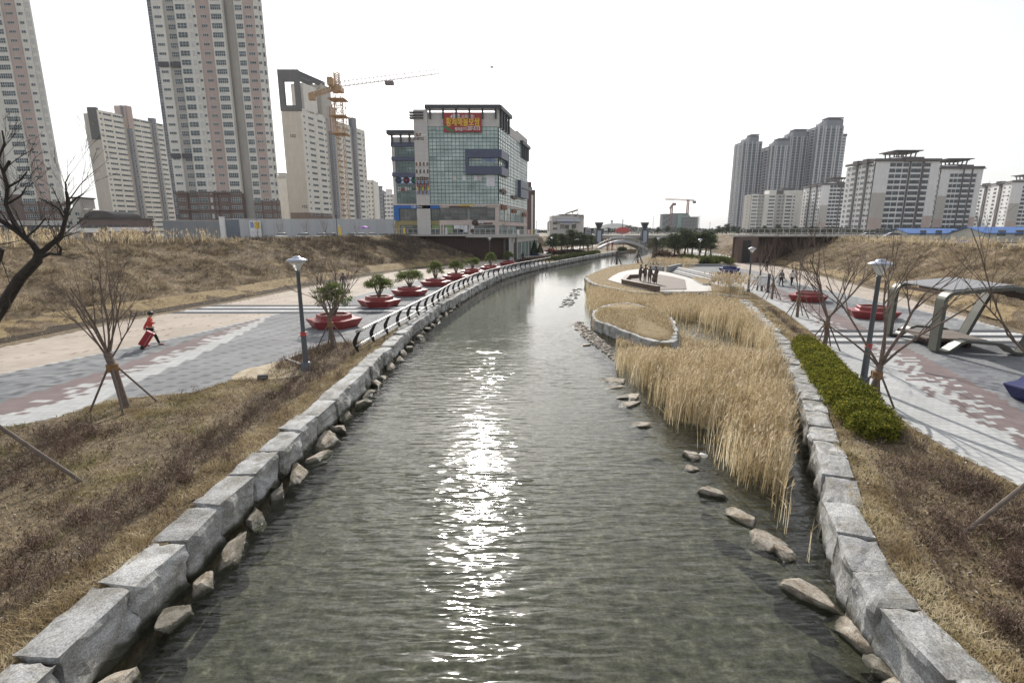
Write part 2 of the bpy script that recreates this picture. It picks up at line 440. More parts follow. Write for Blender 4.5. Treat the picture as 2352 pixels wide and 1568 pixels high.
# retaining face below the left kerb stones, so that no gap opens behind the blocks
b = MB()
ysw = [-8, 31, 38, 45, 56, 68, 80, 98, 119, 148, 160]
pts = [(XLw(y) - .32, y) for y in ysw] + [(39, 163), (41, 172), (44, 190), (52, 240)]
for p, q in zip(pts[:-1], pts[1:]): b.face([(p[0], p[1], -1.6), (p[0], p[1], -.01), (q[0], q[1], -.01), (q[0], q[1], -1.6)])
pts = rw_pts + smooth_open(prom_front + prom_back, 3) + right_far
pts = [(p[0] + .02 * (i < len(rw_pts)), p[1]) for i, p in enumerate(pts)]
for p, q in zip(pts[:-1], pts[1:]): b.face([(p[0], p[1], -1.6), (q[0], q[1], -1.6), (q[0], q[1], -.01), (p[0], p[1], -.01)])
structure(b.build('retaining_bank', M_soil))

# ---------------------------------------------------------------- paved promenades, paver by paver
def paver_material():
    m, nt, b = newmat('pavers')
    at = N(nt, 'ShaderNodeAttribute', attribute_name='tint')
    tc = N(nt, 'ShaderNodeTexCoord'); nz = N(nt, 'ShaderNodeTexNoise'); nz.inputs['Scale'].default_value = .3; nz.inputs['Detail'].default_value = 12; nz.inputs['Roughness'].default_value = .72
    nt.links.new(tc.outputs['Object'], nz.inputs['Vector'])
    mr = N(nt, 'ShaderNodeMapRange'); mr.inputs['From Min'].default_value = .3; mr.inputs['From Max'].default_value = .7; mr.inputs['To Min'].default_value = .74; mr.inputs['To Max'].default_value = 1.12
    nt.links.new(nz.outputs['Fac'], mr.inputs['Value'])
    mx = N(nt, 'ShaderNodeVectorMath', operation='SCALE'); nt.links.new(at.outputs['Color'], mx.inputs[0]); nt.links.new(mr.outputs[0], mx.inputs['Scale'])
    nt.links.new(mx.outputs[0], b.inputs['Base Color'])
    b.inputs['Roughness'].default_value = .8; b.inputs['Specular IOR Level'].default_value = .12
    return m
M_pav = paver_material()
M_pavbase = mat('paving_joint_sand', (.20, .19, .175), .9, scale=2)
rng = random.Random(7)
PAL = dict(grey=(.265, .27, .275), dark=(.145, .15, .155), light=(.47, .475, .47), red=(.225, .18, .175), beige=(.46, .40, .34), white=(.60, .60, .60), line=(.21, .15, .11))
def build_pavers(name, quads):
    V = np.array([p for q, c in quads for p in q], dtype=np.float32)
    n = len(quads)
    me = bpy.data.meshes.new(name)
    me.vertices.add(n * 4); me.vertices.foreach_set('co', V.ravel())
    me.loops.add(n * 4); me.loops.foreach_set('vertex_index', np.arange(n * 4, dtype=np.int32))
    me.polygons.add(n); me.polygons.foreach_set('loop_start', np.arange(n, dtype=np.int32) * 4); me.polygons.foreach_set('loop_total', np.full(n, 4, dtype=np.int32))
    at = me.attributes.new('tint', 'FLOAT_COLOR', 'FACE')
    at.data.foreach_set('color', np.array([(*c, 1) for q, c in quads], dtype=np.float32).ravel())
    me.materials.append(M_pav); me.update(calc_edges=True); me.validate()
    return structure(link(name, me))
def jit(c, a=.09):
    k = 1 + rng.uniform(-a, a); return tuple(x * k for x in c)
# left: the flowing red and pale wedge between beige walk and grey court
up_pts = [G(*p) for p in ((0, 927), (146, 879), (256, 848), (384, 799), (549, 746), (597, 727))]
lo_pts = [G(*p) for p in ((100, 990), (234, 925), (311, 877.5), (432, 828), (531, 780.5), (586, 751), (619, 727))]
Lup = pl([(y, x) for x, y in up_pts] + [(5, up_pts[0][0] - 4.5)]); Llo = pl([(y, x) for x, y in lo_pts] + [(5, lo_pts[0][0] - 5)])
left_near = [(-26, 4), (-19.5, 8), (-15.6, 12.6), (-14.9, 14.0), (-14.1, 14.6), (-13.7, 16.4), (-12.5, 16.95), (-11.3, 17.3), (-10.8, 18.9), (-9.9, 19.1), (-10.15, 21.9), (-10.0, 23.3), (-9.4, 25.6), (-7.35, 25.9)]
rail_x = pl([(23.4, -7.3), (38.2, -5.95), (45, -5.6), (56, -4.2), (61.7, -2.9), (75, .6), (94, 7.4)])
PL_END = 96
left_pave = left_near + [(rail_x(y) - .12, y) for y in (27, 31, 38, 45, 56, 62, 75, 85, PL_END)] + [(XLf(y), y) for y in (PL_END, 85, 72, 52, 42, 32, 24, 4)]
structure(MB().sheet(left_pave, .004).build('pavement', M_pavbase))
quads = []
LS0, LS1 = 35.0, 39.2
def lzone(x, y, i, j):
    bx = XLb(y)
    if LS0 < y < LS1:
        k = (y - LS0) / (LS1 - LS0)
        return 'white' if .22 < k < .38 or .62 < k < .78 else 'asphalt'
    if x < bx - .25: return 'beige'
    if x < bx: return 'light'
    if y < 34.6:
        a, c = Lup(y), Llo(y)
        if a <= x <= c:
            t = (x - a) / max(.3, c - a)
            p = min(1, max(0, (t - .14) / .55)) ** 1.3
            return 'light' if rng.random() < p else 'red'
        if x < a: return 'dark' if rng.random() < .16 else ('grey2' if rng.random() < .5 else 'grey')
    if y < 44: return 'dark2' if (i % 3 == 0 and j % 2 == 0 and rng.random() < .8) else 'grey'
    return 'grey'
PAL['asphalt'] = (.085, .09, .10); PAL['dark2'] = (.175, .18, .195); PAL['grey2'] = (.215, .225, .235)
dy = .24; dx = .30; g = .008
ny = int((PL_END - 4) / dy)
for j in range(ny):
    y0 = 4 + j * dy; y1 = y0 + dy; yc = (y0 + y1) / 2
    xb = XLb(yc); xa0, xa1 = XLb(y0), XLb(y1)
    off = dx * .5 * (j % 2)
    for i in range(int((XLf(yc) - xb) / dx) - 1, int((rail_x(yc) - xb) / dx) + 2):
        r0 = i * dx + off; x = xb + r0 + dx / 2
        if not inpoly(x, yc, left_pave): continue
        z = lzone(x, yc, i, j)
        if z == 'beige':
            c = jit(PAL['beige'], .05)
            if (i % 5 == 0) and rng.random() < .55 and int(y0 / 2.4 + i * 1.7) % 3: c = PAL['line']
        else: c = jit(PAL[z], .07)
        w = dx - (0 if z == 'beige' else g)
        if c is PAL['line']: 
            quads.append(([(xa0 + r0 + .1, y0, .008), (xa0 + r0 + dx, y0, .008), (xa1 + r0 + dx, y1, .008), (xa1 + r0 + .1, y1, .008)], jit(PAL['beige'], .04)))
            quads.append(([(xa0 + r0, y0, .008), (xa0 + r0 + .1, y0, .008), (xa1 + r0 + .1, y1, .008), (xa1 + r0, y1, .008)], c))
        else: quads.append(([(xa0 + r0, y0 + g, .008), (xa0 + r0 + w, y0 + g, .008), (xa1 + r0 + w, y1, .008), (xa1 + r0, y1, .008)], c))
build_pavers('promenade_paving', quads)
# right
dy = .25; dx = .28
R_END = 100
right_near = [(XRn(y), y) for y in (2, 10.4, 12.1, 13.9, 17.1, 21, 25.3, 30, 36, 46)]
right_pave = right_near + [G(u, v) for u, v in ((1650, 655), (1600, 640), (1560, 622), (1600, 612), (1700, 612), (1660, 597), (1600, 586))] + [(XRf(y), y) for y in (130, 98, 72, 50, 42, 27.5, 15, 2)]
structure(MB().sheet(right_pave, .004).build('pavement', M_pavbase))
RS0, RS1 = 25.2, 29.0
Rred = pl([(2, 14.0), (10, 14.9), (15.3, 16.2), (17.1, 17.0), (20.6, 18.15), (24.2, 19.4), (28, 20.4), (36, 22.9), (46, 25.4), (60, 29)])
def rzone(x, y, i, j):
    if RS0 < y < RS1:
        k = (y - RS0) / (RS1 - RS0)
        return 'white' if .22 < k < .38 or .62 < k < .78 else ('asphalt' if x < XRg(y) else 'grey2')
    if x > XRg(y) + .25: return 'beige'
    if x > XRg(y): return 'light'
    n, r = XRn(y), Rred(y)
    if x < r:
        t = (x - n) / (r - n)
        if y < RS0: p = 1 - min(1, max(0, (t - .40) / .5))
        else: p = 1 - min(1, max(0, (t - .2) / .55)) 
        return 'light' if rng.random() < p else 'red'
    q = mnoise.noise(Vector((x * .18, y * .18, 0)))
    if q > .12: return 'dark2' if rng.random() < .5 else 'grey2'
    return 'dark2' if rng.random() < .06 else ('light2' if rng.random() < .25 and q < -.15 else 'grey')
PAL['light2'] = (.34, .35, .36)
quads = []
for j in range(int((R_END - 2) / dy)):
    y0 = 2 + j * dy; y1 = y0 + dy; yc = (y0 + y1) / 2
    xb = XRn(yc); xa0, xa1 = XRn(y0), XRn(y1)
    if yc > 46: xb = xa0 = xa1 = 0; xb = 22 + (yc - 46) * .3; xa0 = 22 + (y0 - 46) * .3; xa1 = 22 + (y1 - 46) * .3
    off = dx * .5 * (j % 2)
    for i in range(-60 if yc > 46 else 0, int((XRf(yc) - xb) / dx) + 2):
        r0 = i * dx + off; x = xb + r0 + dx / 2
        if not inpoly(x, yc, right_pave): continue
        z = rzone(x, yc, i, j) if yc < 60 else ('beige' if x > XRg(yc) else 'grey')
        c = jit(PAL[z], .06)
        if z == 'beige' and i % 5 == 0 and int(y0 / 2.4 + i * 1.7) % 3:
            quads.append(([(xa0 + r0, y0, .008), (xa0 + r0 + .09, y0, .008), (xa1 + r0 + .09, y1, .008), (xa1 + r0, y1, .008)], PAL['line']))
            quads.append(([(xa0 + r0 + .09, y0, .008), (xa0 + r0 + dx, y0, .008), (xa1 + r0 + dx, y1, .008), (xa1 + r0 + .09, y1, .008)], c)); continue
        w = dx - (0 if z == 'beige' else g)
        quads.append(([(xa0 + r0, y0 + g, .008), (xa0 + r0 + w, y0 + g, .008), (xa1 + r0 + w, y1, .008), (xa1 + r0, y1, .008)], c))
build_pavers('promenade_paving', quads)
# far walks beyond the paved courts
M_walk = mat('far_walk', (.42, .39, .35), .85, scale=.5)
structure(MB().sheet([(XLf(y) + .02, y) for y in (96, 110, 130, 165, 225)] + [(XLf(y) + 5.5, y) for y in (225, 165, 130, 110, 96)], .006).build('path', M_walk))
structure(MB().sheet([(XRf(y) - .02, y) for y in (100, 130, 165, 225)][::-1] + [(XRf(y) - 7, y) for y in (100, 130, 165, 225)], .006).build('path', M_walk))
# ---------------------------------------------------------------- building materials
ZG = 3.8                            # level of the streets behind the banks
def wall_mat(name, col, lw=2.9, var=.05, mort=.88, rough=.75, bw=1.2):
    """painted concrete or stone cladding with faint panel joints"""
    m, nt, b = newmat(name)
    tc = N(nt, 'ShaderNodeTexCoord'); sx = N(nt, 'ShaderNodeSeparateXYZ'); nt.links.new(tc.outputs['Object'], sx.inputs[0])
    ad = N(nt, 'ShaderNodeMath', operation='ADD'); nt.links.new(sx.outputs['X'], ad.inputs[0]); nt.links.new(sx.outputs['Y'], ad.inputs[1])
    cb = N(nt, 'ShaderNodeCombineXYZ'); nt.links.new(ad.outputs[0], cb.inputs['X']); nt.links.new(sx.outputs['Z'], cb.inputs['Y'])
    br = N(nt, 'ShaderNodeTexBrick'); br.offset = 0
    br.inputs['Scale'].default_value = 1; br.inputs['Brick Width'].default_value = bw; br.inputs['Row Height'].default_value = lw
    br.inputs['Mortar Size'].default_value = .05; br.inputs['Mortar Smooth'].default_value = .3
    br.inputs['Color1'].default_value = (*[c * (1 + var) for c in col], 1); br.inputs['Color2'].default_value = (*[c * (1 - var) for c in col], 1)
    br.inputs['Mortar'].default_value = (*[c * mort for c in col], 1)
    nt.links.new(cb.outputs[0], br.inputs['Vector'])
    nz = N(nt, 'ShaderNodeTexNoise'); nz.inputs['Scale'].default_value = .12; nz.inputs['Detail'].default_value = 8
    mp = N(nt, 'ShaderNodeMapping'); mp.inputs['Scale'].default_value = (1, 1, .25); nt.links.new(tc.outputs['Object'], mp.inputs['Vector']); nt.links.new(mp.outputs[0], nz.inputs['Vector'])
    mr = N(nt, 'ShaderNodeMapRange'); mr.inputs['To Min'].default_value = .86; mr.inputs['To Max'].default_value = 1.12
    nt.links.new(nz.outputs['Fac'], mr.inputs['Value'])
    sc = N(nt, 'ShaderNodeVectorMath', operation='SCALE'); nt.links.new(br.outputs['Color'], sc.inputs[0]); nt.links.new(mr.outputs[0], sc.inputs['Scale'])
    nt.links.new(sc.outputs[0], b.inputs['Base Color']); b.inputs['Roughness'].default_value = rough; b.inputs['Specular IOR Level'].default_value = .3
    return m
def glass_mat(name, cols, cell=(1.3, 1.3), rough=.12, spec=.7):
    """window glass: every pane its own depth of tint"""
    m, nt, b = newmat(name)
    tc = N(nt, 'ShaderNodeTexCoord'); oi = N(nt, 'ShaderNodeObjectInfo'); sx = N(nt, 'ShaderNodeSeparateXYZ'); nt.links.new(tc.outputs['Object'], sx.inputs[0])
    ad = N(nt, 'ShaderNodeMath', operation='ADD'); nt.links.new(sx.outputs['X'], ad.inputs[0]); nt.links.new(sx.outputs['Y'], ad.inputs[1])
    def fl(src, k):
        d = N(nt, 'ShaderNodeMath', operation='DIVIDE'); d.inputs[1].default_value = k; nt.links.new(src, d.inputs[0])
        f = N(nt, 'ShaderNodeMath', operation='FLOOR'); nt.links.new(d.outputs[0], f.inputs[0]); return f.outputs[0]
    cb = N(nt, 'ShaderNodeCombineXYZ'); nt.links.new(fl(ad.outputs[0], cell[0]), cb.inputs['X']); nt.links.new(fl(sx.outputs['Z'], cell[1]), cb.inputs['Y'])
    rs = N(nt, 'ShaderNodeMath', operation='MULTIPLY'); rs.inputs[1].default_value = 57; nt.links.new(oi.outputs['Random'], rs.inputs[0]); nt.links.new(rs.outputs[0], cb.inputs['Z'])
    wn_ = N(nt, 'ShaderNodeTexWhiteNoise'); nt.links.new(cb.outputs[0], wn_.inputs['Vector'])
    rp = N(nt, 'ShaderNodeValToRGB'); cr = rp.color_ramp
    while len(cr.elements) < len(cols): cr.elements.new(.5)
    for e, (p, c) in zip(cr.elements, cols): e.position = p; e.color = (*c, 1)
    big = N(nt, 'ShaderNodeTexNoise'); big.inputs['Scale'].default_value = .16; big.inputs['Detail'].default_value = 2     # lit and dark rooms imitated by broad patches of tint
    mpb = N(nt, 'ShaderNodeMapping'); mpb.inputs['Scale'].default_value = (1, 1, 2.2); nt.links.new(tc.outputs['Object'], mpb.inputs['Vector']); nt.links.new(mpb.outputs[0], big.inputs['Vector'])
    bm_ = N(nt, 'ShaderNodeMapRange'); bm_.inputs['From Min'].default_value = .34; bm_.inputs['From Max'].default_value = .58; bm_.inputs['To Min'].default_value = .0; nt.links.new(big.outputs['Fac'], bm_.inputs['Value'])
    av = N(nt, 'ShaderNodeMath', operation='MULTIPLY_ADD'); av.inputs[1].default_value = .5; hf = N(nt, 'ShaderNodeMath', operation='MULTIPLY'); hf.inputs[1].default_value = .5; nt.links.new(bm_.outputs[0], hf.inputs[0]); nt.links.new(wn_.outputs['Value'], av.inputs[0]); nt.links.new(hf.outputs[0], av.inputs[2])
    nt.links.new(av.outputs[0], rp.inputs['Fac']); nt.links.new(rp.outputs['Color'], b.inputs['Base Color'])
    b.inputs['Roughness'].default_value = rough; b.inputs['Specular IOR Level'].default_value = spec
    return m
W_cream = wall_mat('cream_cladding', (.79, .765, .71))
W_white = wall_mat('white_cladding', (.80, .79, .79))
W_pink = wall_mat('dusty_pink_cladding', (.55, .44, .40))
W_blue = wall_mat('blue_grey_cladding', (.27, .275, .31))
W_brown = wall_mat('brown_cladding', (.22, .165, .145))
W_taupe = wall_mat('taupe_cladding', (.53, .50, .46))
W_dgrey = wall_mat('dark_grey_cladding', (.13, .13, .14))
W_stone = wall_mat('grey_stone_panels', (.60, .575, .55), lw=1.0, bw=1.6, var=.04)
W_rose = wall_mat('rose_stone_panels', (.66, .55, .50), lw=.8, bw=1.4, var=.05)
W_navy = wall_mat('navy_metal_panels', (.095, .105, .165), lw=1.2, bw=1.8, rough=.4)
W_roof = mat('roof_brown', (.10, .085, .08), .6, scale=.5)
W_brick = wall_mat('dark_brick', (.085, .06, .055), lw=.5, bw=1.0, mort=1.2)
G_win = glass_mat('apartment_glass', [(0, (.03, .04, .05)), (.5, (.07, .095, .11)), (.8, (.13, .17, .18)), (1, (.25, .29, .3))], spec=.55)
G_green = glass_mat('green_curtain_glass', [(0, (.15, .19, .18)), (.25, (.31, .40, .375)), (.75, (.43, .54, .51)), (1, (.56, .64, .61))], (1.95, 1.3), .1, .8)
G_teal = glass_mat('dark_teal_glass', [(0, (.03, .045, .045)), (.5, (.07, .11, .105)), (.85, (.13, .19, .18)), (1, (.3, .38, .36))], (1.95, 1.3), .1, .8)
G_side = glass_mat('sky_tinted_side_glass', [(0, (.42, .50, .48)), (.5, (.58, .67, .64)), (1, (.72, .78, .76))], (1.95, 1.3), .12, .8)  # sky reflection on the side face put into a paler glass colour
G_dark = glass_mat('shopfront_glass', [(0, (.05, .05, .05)), (.5, (.10, .095, .09)), (1, (.2, .2, .19))], (1.9, 1.4), .15, .6)
M_frame = mat('window_frame_white', (.62, .62, .60), .5, scale=1)
M_mull = mat('mullion_teal', (.085, .15, .14), .45, metal=.3, scale=1)
M_black = mat('black_metal', (.03, .03, .033), .45, metal=.3)
M_charcoal = mat('charcoal_steel', (.055, .06, .07), .5, metal=.2)

WMESH = {}
def win_mesh(w, h, nx, ny, glass=None, frame=None, depth=.10, bar=.08, tag_=''):
    key = (round(w, 2), round(h, 2), nx, ny, glass.name if glass else '', tag_)
    if key not in WMESH:
        b = MB()
        b.face([(-w / 2, -depth * .35, 0), (w / 2, -depth * .35, 0), (w / 2, -depth * .35, h), (-w / 2, -depth * .35, h)], 1)
        for i in range(nx + 1):
            x = -w / 2 + (w - bar) * i / nx
            b.box(x, x + bar, -depth, .02, 0, h)
        for j in range(ny + 1):
            z = (h - bar) * j / ny
            b.box(-w / 2 + bar, w / 2 - bar, -depth + .004, .016, z, z + bar)
        WMESH[key] = (b.mesh('window', [frame or M_frame, glass or G_win]), b, [frame or M_frame, glass or G_win])
    return WMESH[key]
def on_screen(p):
    d = Vector(p) - Vector((0, 0, CAM_H)); z = d.y * cP - d.z * sP
    if z <= 0: return None
    u = 1176 + FPX * d.x / z; v = 784 - FPX * (d.y * sP + d.z * cP) / z
    return u, v, z
G_winb = glass_mat('blue_dark_glass', [(0, (.015, .02, .028)), (.6, (.04, .052, .066)), (1, (.13, .16, .18))], spec=.5)
M_winfr = mat('window_frame_grey', (.16, .17, .185), .5, scale=1)
class Bld:
    def __init__(s, name, label, cat, P, mats, group=None):
        s.P = P; s.t = thing(name, label, cat, (P[0], P[1], ZG), 0, group); s.w = MB(); s.mats = mats; s.win = []; s.extra = []
    def facade(s, O, ux, bays, z0, z1, fh, low=None, low_h=0, skip=(), th=.8):
        """O: left corner in local metres; bays: (width, wall index, window or None, how far proud); window = (w, h, nx, ny, sill)"""
        ux = Vector((ux[0], ux[1], 0)).normalized(); n = Vector((ux.y, -ux.x, 0)); p = Vector((O[0], O[1], 0))
        ang = math.atan2(ux.y, ux.x)
        for (w, wi, wk, proud) in bays:
            a = p + n * proud; b_ = p + ux * w + n * proud; c = p + ux * w - n * th; d = p - n * th
            zz = [(z0, z0 + low_h, low), (z0 + low_h, z1, wi)] if low is not None else [(z0, z1, wi)]
            for (za, zb, m) in zz:
                if zb > za: s.w.hexa([(*a.xy, za), (*b_.xy, za), (*c.xy, za), (*d.xy, za), (*a.xy, zb), (*b_.xy, zb), (*c.xy, zb), (*d.xy, zb)], m)
            if wk:
                ww, hh, nx, ny, sill = wk[:5]
                gl = wk[5] if len(wk) > 5 else None
                k = 0; z = z0
                while z + sill + hh < z1 - .2:
                    if k not in skip:
                        q = p + ux * (w / 2) + n * (proud + .012)
                        s.win.append((Matrix.Translation((q.x, q.y, z + sill)) @ Matrix.Rotation(ang, 4, 'Z'), win_mesh(ww, hh, nx, ny, gl, M_winfr if gl is G_winb else None), ww * hh, n))
                    z += fh; k += 1
            p = p + ux * w
    def finish(s, cap=100, part='window'):
        sc = []
        for i, (M, wm, area, n) in enumerate(s.win):
            q = M.translation + Vector((s.P[0], s.P[1], ZG)); o = on_screen(q)
            if o is None: continue
            vis = 1.0 if (-20 < o[0] < 2372 and -20 < o[1] < 545) else 0.0
            d = (Vector((0, 0, CAM_H)) - q)
            f = max(0, d.normalized().dot(n))
            if f <= 0.01: continue
            sc.append((-(vis * area * f / d.length_squared), i))
        sc.sort()
        s.w.build('wall', s.mats, s.t)
        rest = MB(); rm = None
        for r, (val, i) in enumerate(sc):
            M, wm, area, n = s.win[i]
            if r < cap:
                o = link(part, wm[0], s.t); o.matrix_local = M
            else:
                if rm is None: rm = []
                k = len(rest.v); mo = []
                for mm in wm[2]:
                    if mm not in rm: rm.append(mm)
                    mo.append(rm.index(mm))
                rest.v += [tuple(M @ Vector(v)) for v in wm[1].v]
                rest.f += [tuple(k + a for a in f) for f in wm[1].f]; rest.m += [mo[a] for a in wm[1].m]
        if rest.v:
            o = rest.build(part, rm, s.t); o['kind'] = 'stuff'
        return s.t
FONTS = {}
def text_mesh(s, width=None, height=None, depth=.04, bold=0.0):
    c = bpy.data.curves.new('lettering', 'FONT'); c.body = s; c.extrude = depth / 2; c.offset = bold; c.align_x = 'CENTER'; c.resolution_u = 3
    o = bpy.data.objects.new('lettering', c); C.objects.link(o)
    me = bpy.data.meshes.new_from_object(o.evaluated_get(bpy.context.evaluated_depsgraph_get()))
    bpy.data.objects.remove(o); bpy.data.curves.remove(c)
    n = len(me.vertices); co = np.zeros(n * 3, dtype=np.float32); me.vertices.foreach_get('co', co); co = co.reshape(-1, 3)
    x0, x1 = co[:, 0].min(), co[:, 0].max(); y0, y1 = co[:, 1].min(), co[:, 1].max()
    sx = width / (x1 - x0) if width else None; sy = height / (y1 - y0) if height else None
    sx = sx or sy; sy = sy or sx
    co[:, 0] = (co[:, 0] - (x0 + x1) / 2) * sx; co[:, 1] = (co[:, 1] - y0) * sy
    me.vertices.foreach_set('co', np.stack([co[:, 0], -co[:, 2], co[:, 1]], 1).astype(np.float32).ravel()); me.update()   # stands upright, faces -y
    return me
def text(s, m, parent, loc, width=None, height=None, rz=0.0, depth=.04, tilt=0.0, name='lettering', bold=0.0):
    me = text_mesh(s, width, height, depth, bold); me.materials.append(m)
    o = link(name, me, parent); o.location = loc; o.rotation_euler = (0, tilt, rz); return o

# ---------------------------------------------------------------- apartment towers on the left
def bay(y, u0, u1): return (u1 - u0) * .000831 * y
# tall tower in the middle of the group
y0 = 195; x0 = X(399, y0)
T = Bld('apartment_tower', 'tallest cream and pink apartment tower, wide with many windows, left of tower 102', 'tower', (x0, y0), [W_cream, W_pink, W_blue, W_brown, W_taupe, W_dgrey], 'apartment towers behind the left bank')
fh = 2.9; H1 = 104
def B(u0, u1, *a): return (bay(y0, u0, u1),) + a
big = (3.3, 1.75, 3, 2, .55); mid = (2.6, 1.75, 4, 2, .55); sm = (2.1, .95, 3, 1, 1.1); sm2 = (2.5, .9, 4, 1, 1.1)
T.facade((0, 1.2), (1, 0), [B(399, 410, 2, (1.5, 1.7, 2, 2, .5), 0)], 0, H1, fh)
T.facade((bay(y0, 399, 410), .5), (1, 0), [B(410, 434, 0, sm2, 0), B(434, 461, 4, mid, -.5), B(461, 487, 0, big, .8), B(487, 498, 0, (.9, 1.7, 1, 1, .6, M_frame), .8), B(498, 505, 0, (.9, .9, 1, 1, 1.1), .5), B(505, 535, 1, sm, .2), B(535, 562, 0, (3.6, 1.75, 5, 2, .55), .7)],
         0, H1, fh, low=3, low_h=15.5)
T.facade((bay(y0, 399, 562), 3.5), (1, 0), [B(562, 586, 4, None, 0)], 0, H1, fh, low=3, low_h=15.5)
T.facade((bay(y0, 399, 586), .7), (1, 0), [B(586, 604, 0, (2.4, 1.75, 4, 2, .55), .4), B(604, 626, 1, (2.3, .95, 3, 1, 1.1), .2), B(626, 636, 0, (1.1, .95, 2, 1, 1.1), 0), B(636, 643, 0, (.7, 1.6, 1, 1, .6), -.3)], 0, H1, fh, low=3, low_h=13)
wd = bay(y0, 399, 643)
T.w.prism([(.2, 3.4), (wd - .3, 2.0), (wd - 10.2, 20), (-9, 20)], 0, H1 - .3, 4)
for zz in (15.5, 9.3): T.w.box(bay(y0, 399, 410) - .1, bay(y0, 399, 562) + .1, -.65, -.3, zz, zz + .5, 3)
for zz in (58.2, 27.8): # dark boxes; the shade of sky-garden recesses is put into their colour
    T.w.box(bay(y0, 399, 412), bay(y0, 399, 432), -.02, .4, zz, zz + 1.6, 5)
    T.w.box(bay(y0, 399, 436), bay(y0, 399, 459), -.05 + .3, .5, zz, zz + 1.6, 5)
T.finish()
# tower at the left edge
y0 = 200; x0 = X(-70, y0)
T = Bld('apartment_tower', 'cream and pink apartment tower at the left edge, behind the bare dark tree', 'tower', (x0, y0), [W_cream, W_pink, W_blue, W_brown, W_taupe], 'apartment towers behind the left bank')
T.facade((0, .6), (1, 0), [B(-70, -34, 1, sm, 0), B(-34, 2, 0, big, .5), B(2, 16, 0, (1.6, 1.75, 2, 2, .55), .4)], 0, H1, fh, low=3, low_h=13)
T.facade((bay(y0, -70, 16), 2.4), (1, 0), [B(16, 31, 4, None, 0), B(31, 59, 0, None, .8)], 0, H1, fh, low=3, low_h=15.5)
T.facade((bay(y0, -70, 59), .6), (1, 0), [B(59, 93, 0, (4.9, 1.75, 6, 2, .55), .6), B(93, 121, 1, sm2, .2), B(121, 139, 0, (1.6, .95, 2, 1, 1.1), 0), B(139, 150, 0, (1.1, 1.7, 1, 1, .6, M_frame), -.3)], 0, H1, fh, low=3, low_h=13)
wd = bay(y0, -70, 150); T.w.prism([(.2, 3.3), (wd - .4, 1.6), (wd - 17.5, 20), (-14, 20)], 0, H1 - .3, 4)
T.finish()
M_gold = mat('dull_gold_emblem', (.30, .24, .13), .5, scale=2)
M_ink = mat('dark_lettering', (.06, .055, .05), .6)
def slab_block(name, label, uL, uC, yF, uR, yR, vtop, kind):
    xL = X(uL, yF); xC = X(uC, yF); xR = X(uR, yR)
    T = Bld(name, label, 'tower', (xL, yF), [W_cream, W_pink, W_blue, W_brown, W_taupe, W_dgrey], 'apartment towers behind the left bank')
    wf = xC - xL; e = Vector((xR - xC, yR - yF)); L = e.length; ux = e / L
    top = Z(vtop, yF) - ZG
    T.facade((0, 0), (1, 0), [(wf, 4, None, 0)], 0, top, fh, low=3, low_h=11 if kind == 102 else 0)
    pos = Vector((wf, 0))
    smw = (1.2, 1.1, 2, 1, 1.0); three = (4.2, 1.15, 4, 1, 1.0)
    def run(fr, spec, z1, lo=None, lh=0):
        nonlocal pos
        bays = [(L * a, wi, wk, pr) for (a, wi, wk, pr) in spec]
        T.facade(pos, ux, bays, 0, z1, fh, low=lo, low_h=lh)
        for bb in bays: pos = pos + ux * bb[0]
    lo, lh = (3, 11) if kind == 102 else (None, 0)
    run(0, [(.07, 0, smw, 0), (.11, 0, three, 0), (.02, 0, None, .3), (.11, 0, three, 0), (.03, 0, smw, 0)], top, lo, lh)
    run(0, [(.05, 2, None, -1.0), (.05, 2, (1.2, 1.3, 1, 1, .8), 1.2), (.03, 4, None, 1.2)], top + 5.2)
    run(0, [(.12, 0, three, 0), (.04, 0, smw, 0), (.10, 0, three, 0)], top - .6)
    run(0, [(.04, 2, None, -.8), (.04, 2, (1.2, 1.3, 1, 1, .8), .9), (.02, 4, None, .9)], top + (4 if kind == 102 else 1.5))
    run(0, [(.10, 0, three, 0), (.07, 0, smw, 0)], top - .8)
    nrm = Vector((-ux.y, ux.x))
    c = Vector((wf, 0)) + nrm * .5; d = c + ux * L
    T.w.prism([tuple(c + ux * .3), tuple(d), tuple(d + nrm * 11), tuple(c + nrm * 11)], 0, top - 1.2, 4)
    # upper pink or taupe caps of the stair cores
    p = Vector((wf, 0)) + ux * L * .34 - nrm * .1
    T.w.prism([tuple(p + ux * L * .055 - nrm * 1.26), tuple(p + ux * L * .128 - nrm * 1.26), tuple(p + ux * L * .128 + nrm * 6), tuple(p + nrm * 6)], top - 7, top + 5.3, 1)
    return T, top, wf, ux, L
T, top, wf, ux, L = slab_block('apartment_tower', 'low cream apartment slab with a dark emblem panel, left of the tallest tower', 240, 262, 300, 410, 337, 252, 101)
T.finish()
b = MB().box(.4, wf - .3, -.35, -.005, top - 15.5, top + 1.2, 0).box(.4, wf - .3, -.005, 1.4, top + .02, top + 1.2, 0)
p = b.build('emblem_panel', W_dgrey, T.t)
w = MB()
for k in range(7):
    a = R(200 + k * 23.3); w.bar((wf / 2, -.42, top - 7.5), (wf / 2 + 1.9 * math.cos(a), -.42, top - 6.2 + 1.9 * math.sin(a) + abs(k - 3) * .5), .3, .1)
w.build('emblem', M_gold, p)
text('101', M_ink, T.t, (wf / 2, -.08, top - 21), height=1.3)
T, top, wf, ux, L = slab_block('apartment_tower', 'cream apartment slab numbered 102 with an open dark roof frame, behind the orange crane', 668, 711, 265, 849, 318, 248, 102)
T.finish()
b = MB(); f0 = top - 1.5; f1 = Z(160, 265) - ZG; hw = .27 * wf
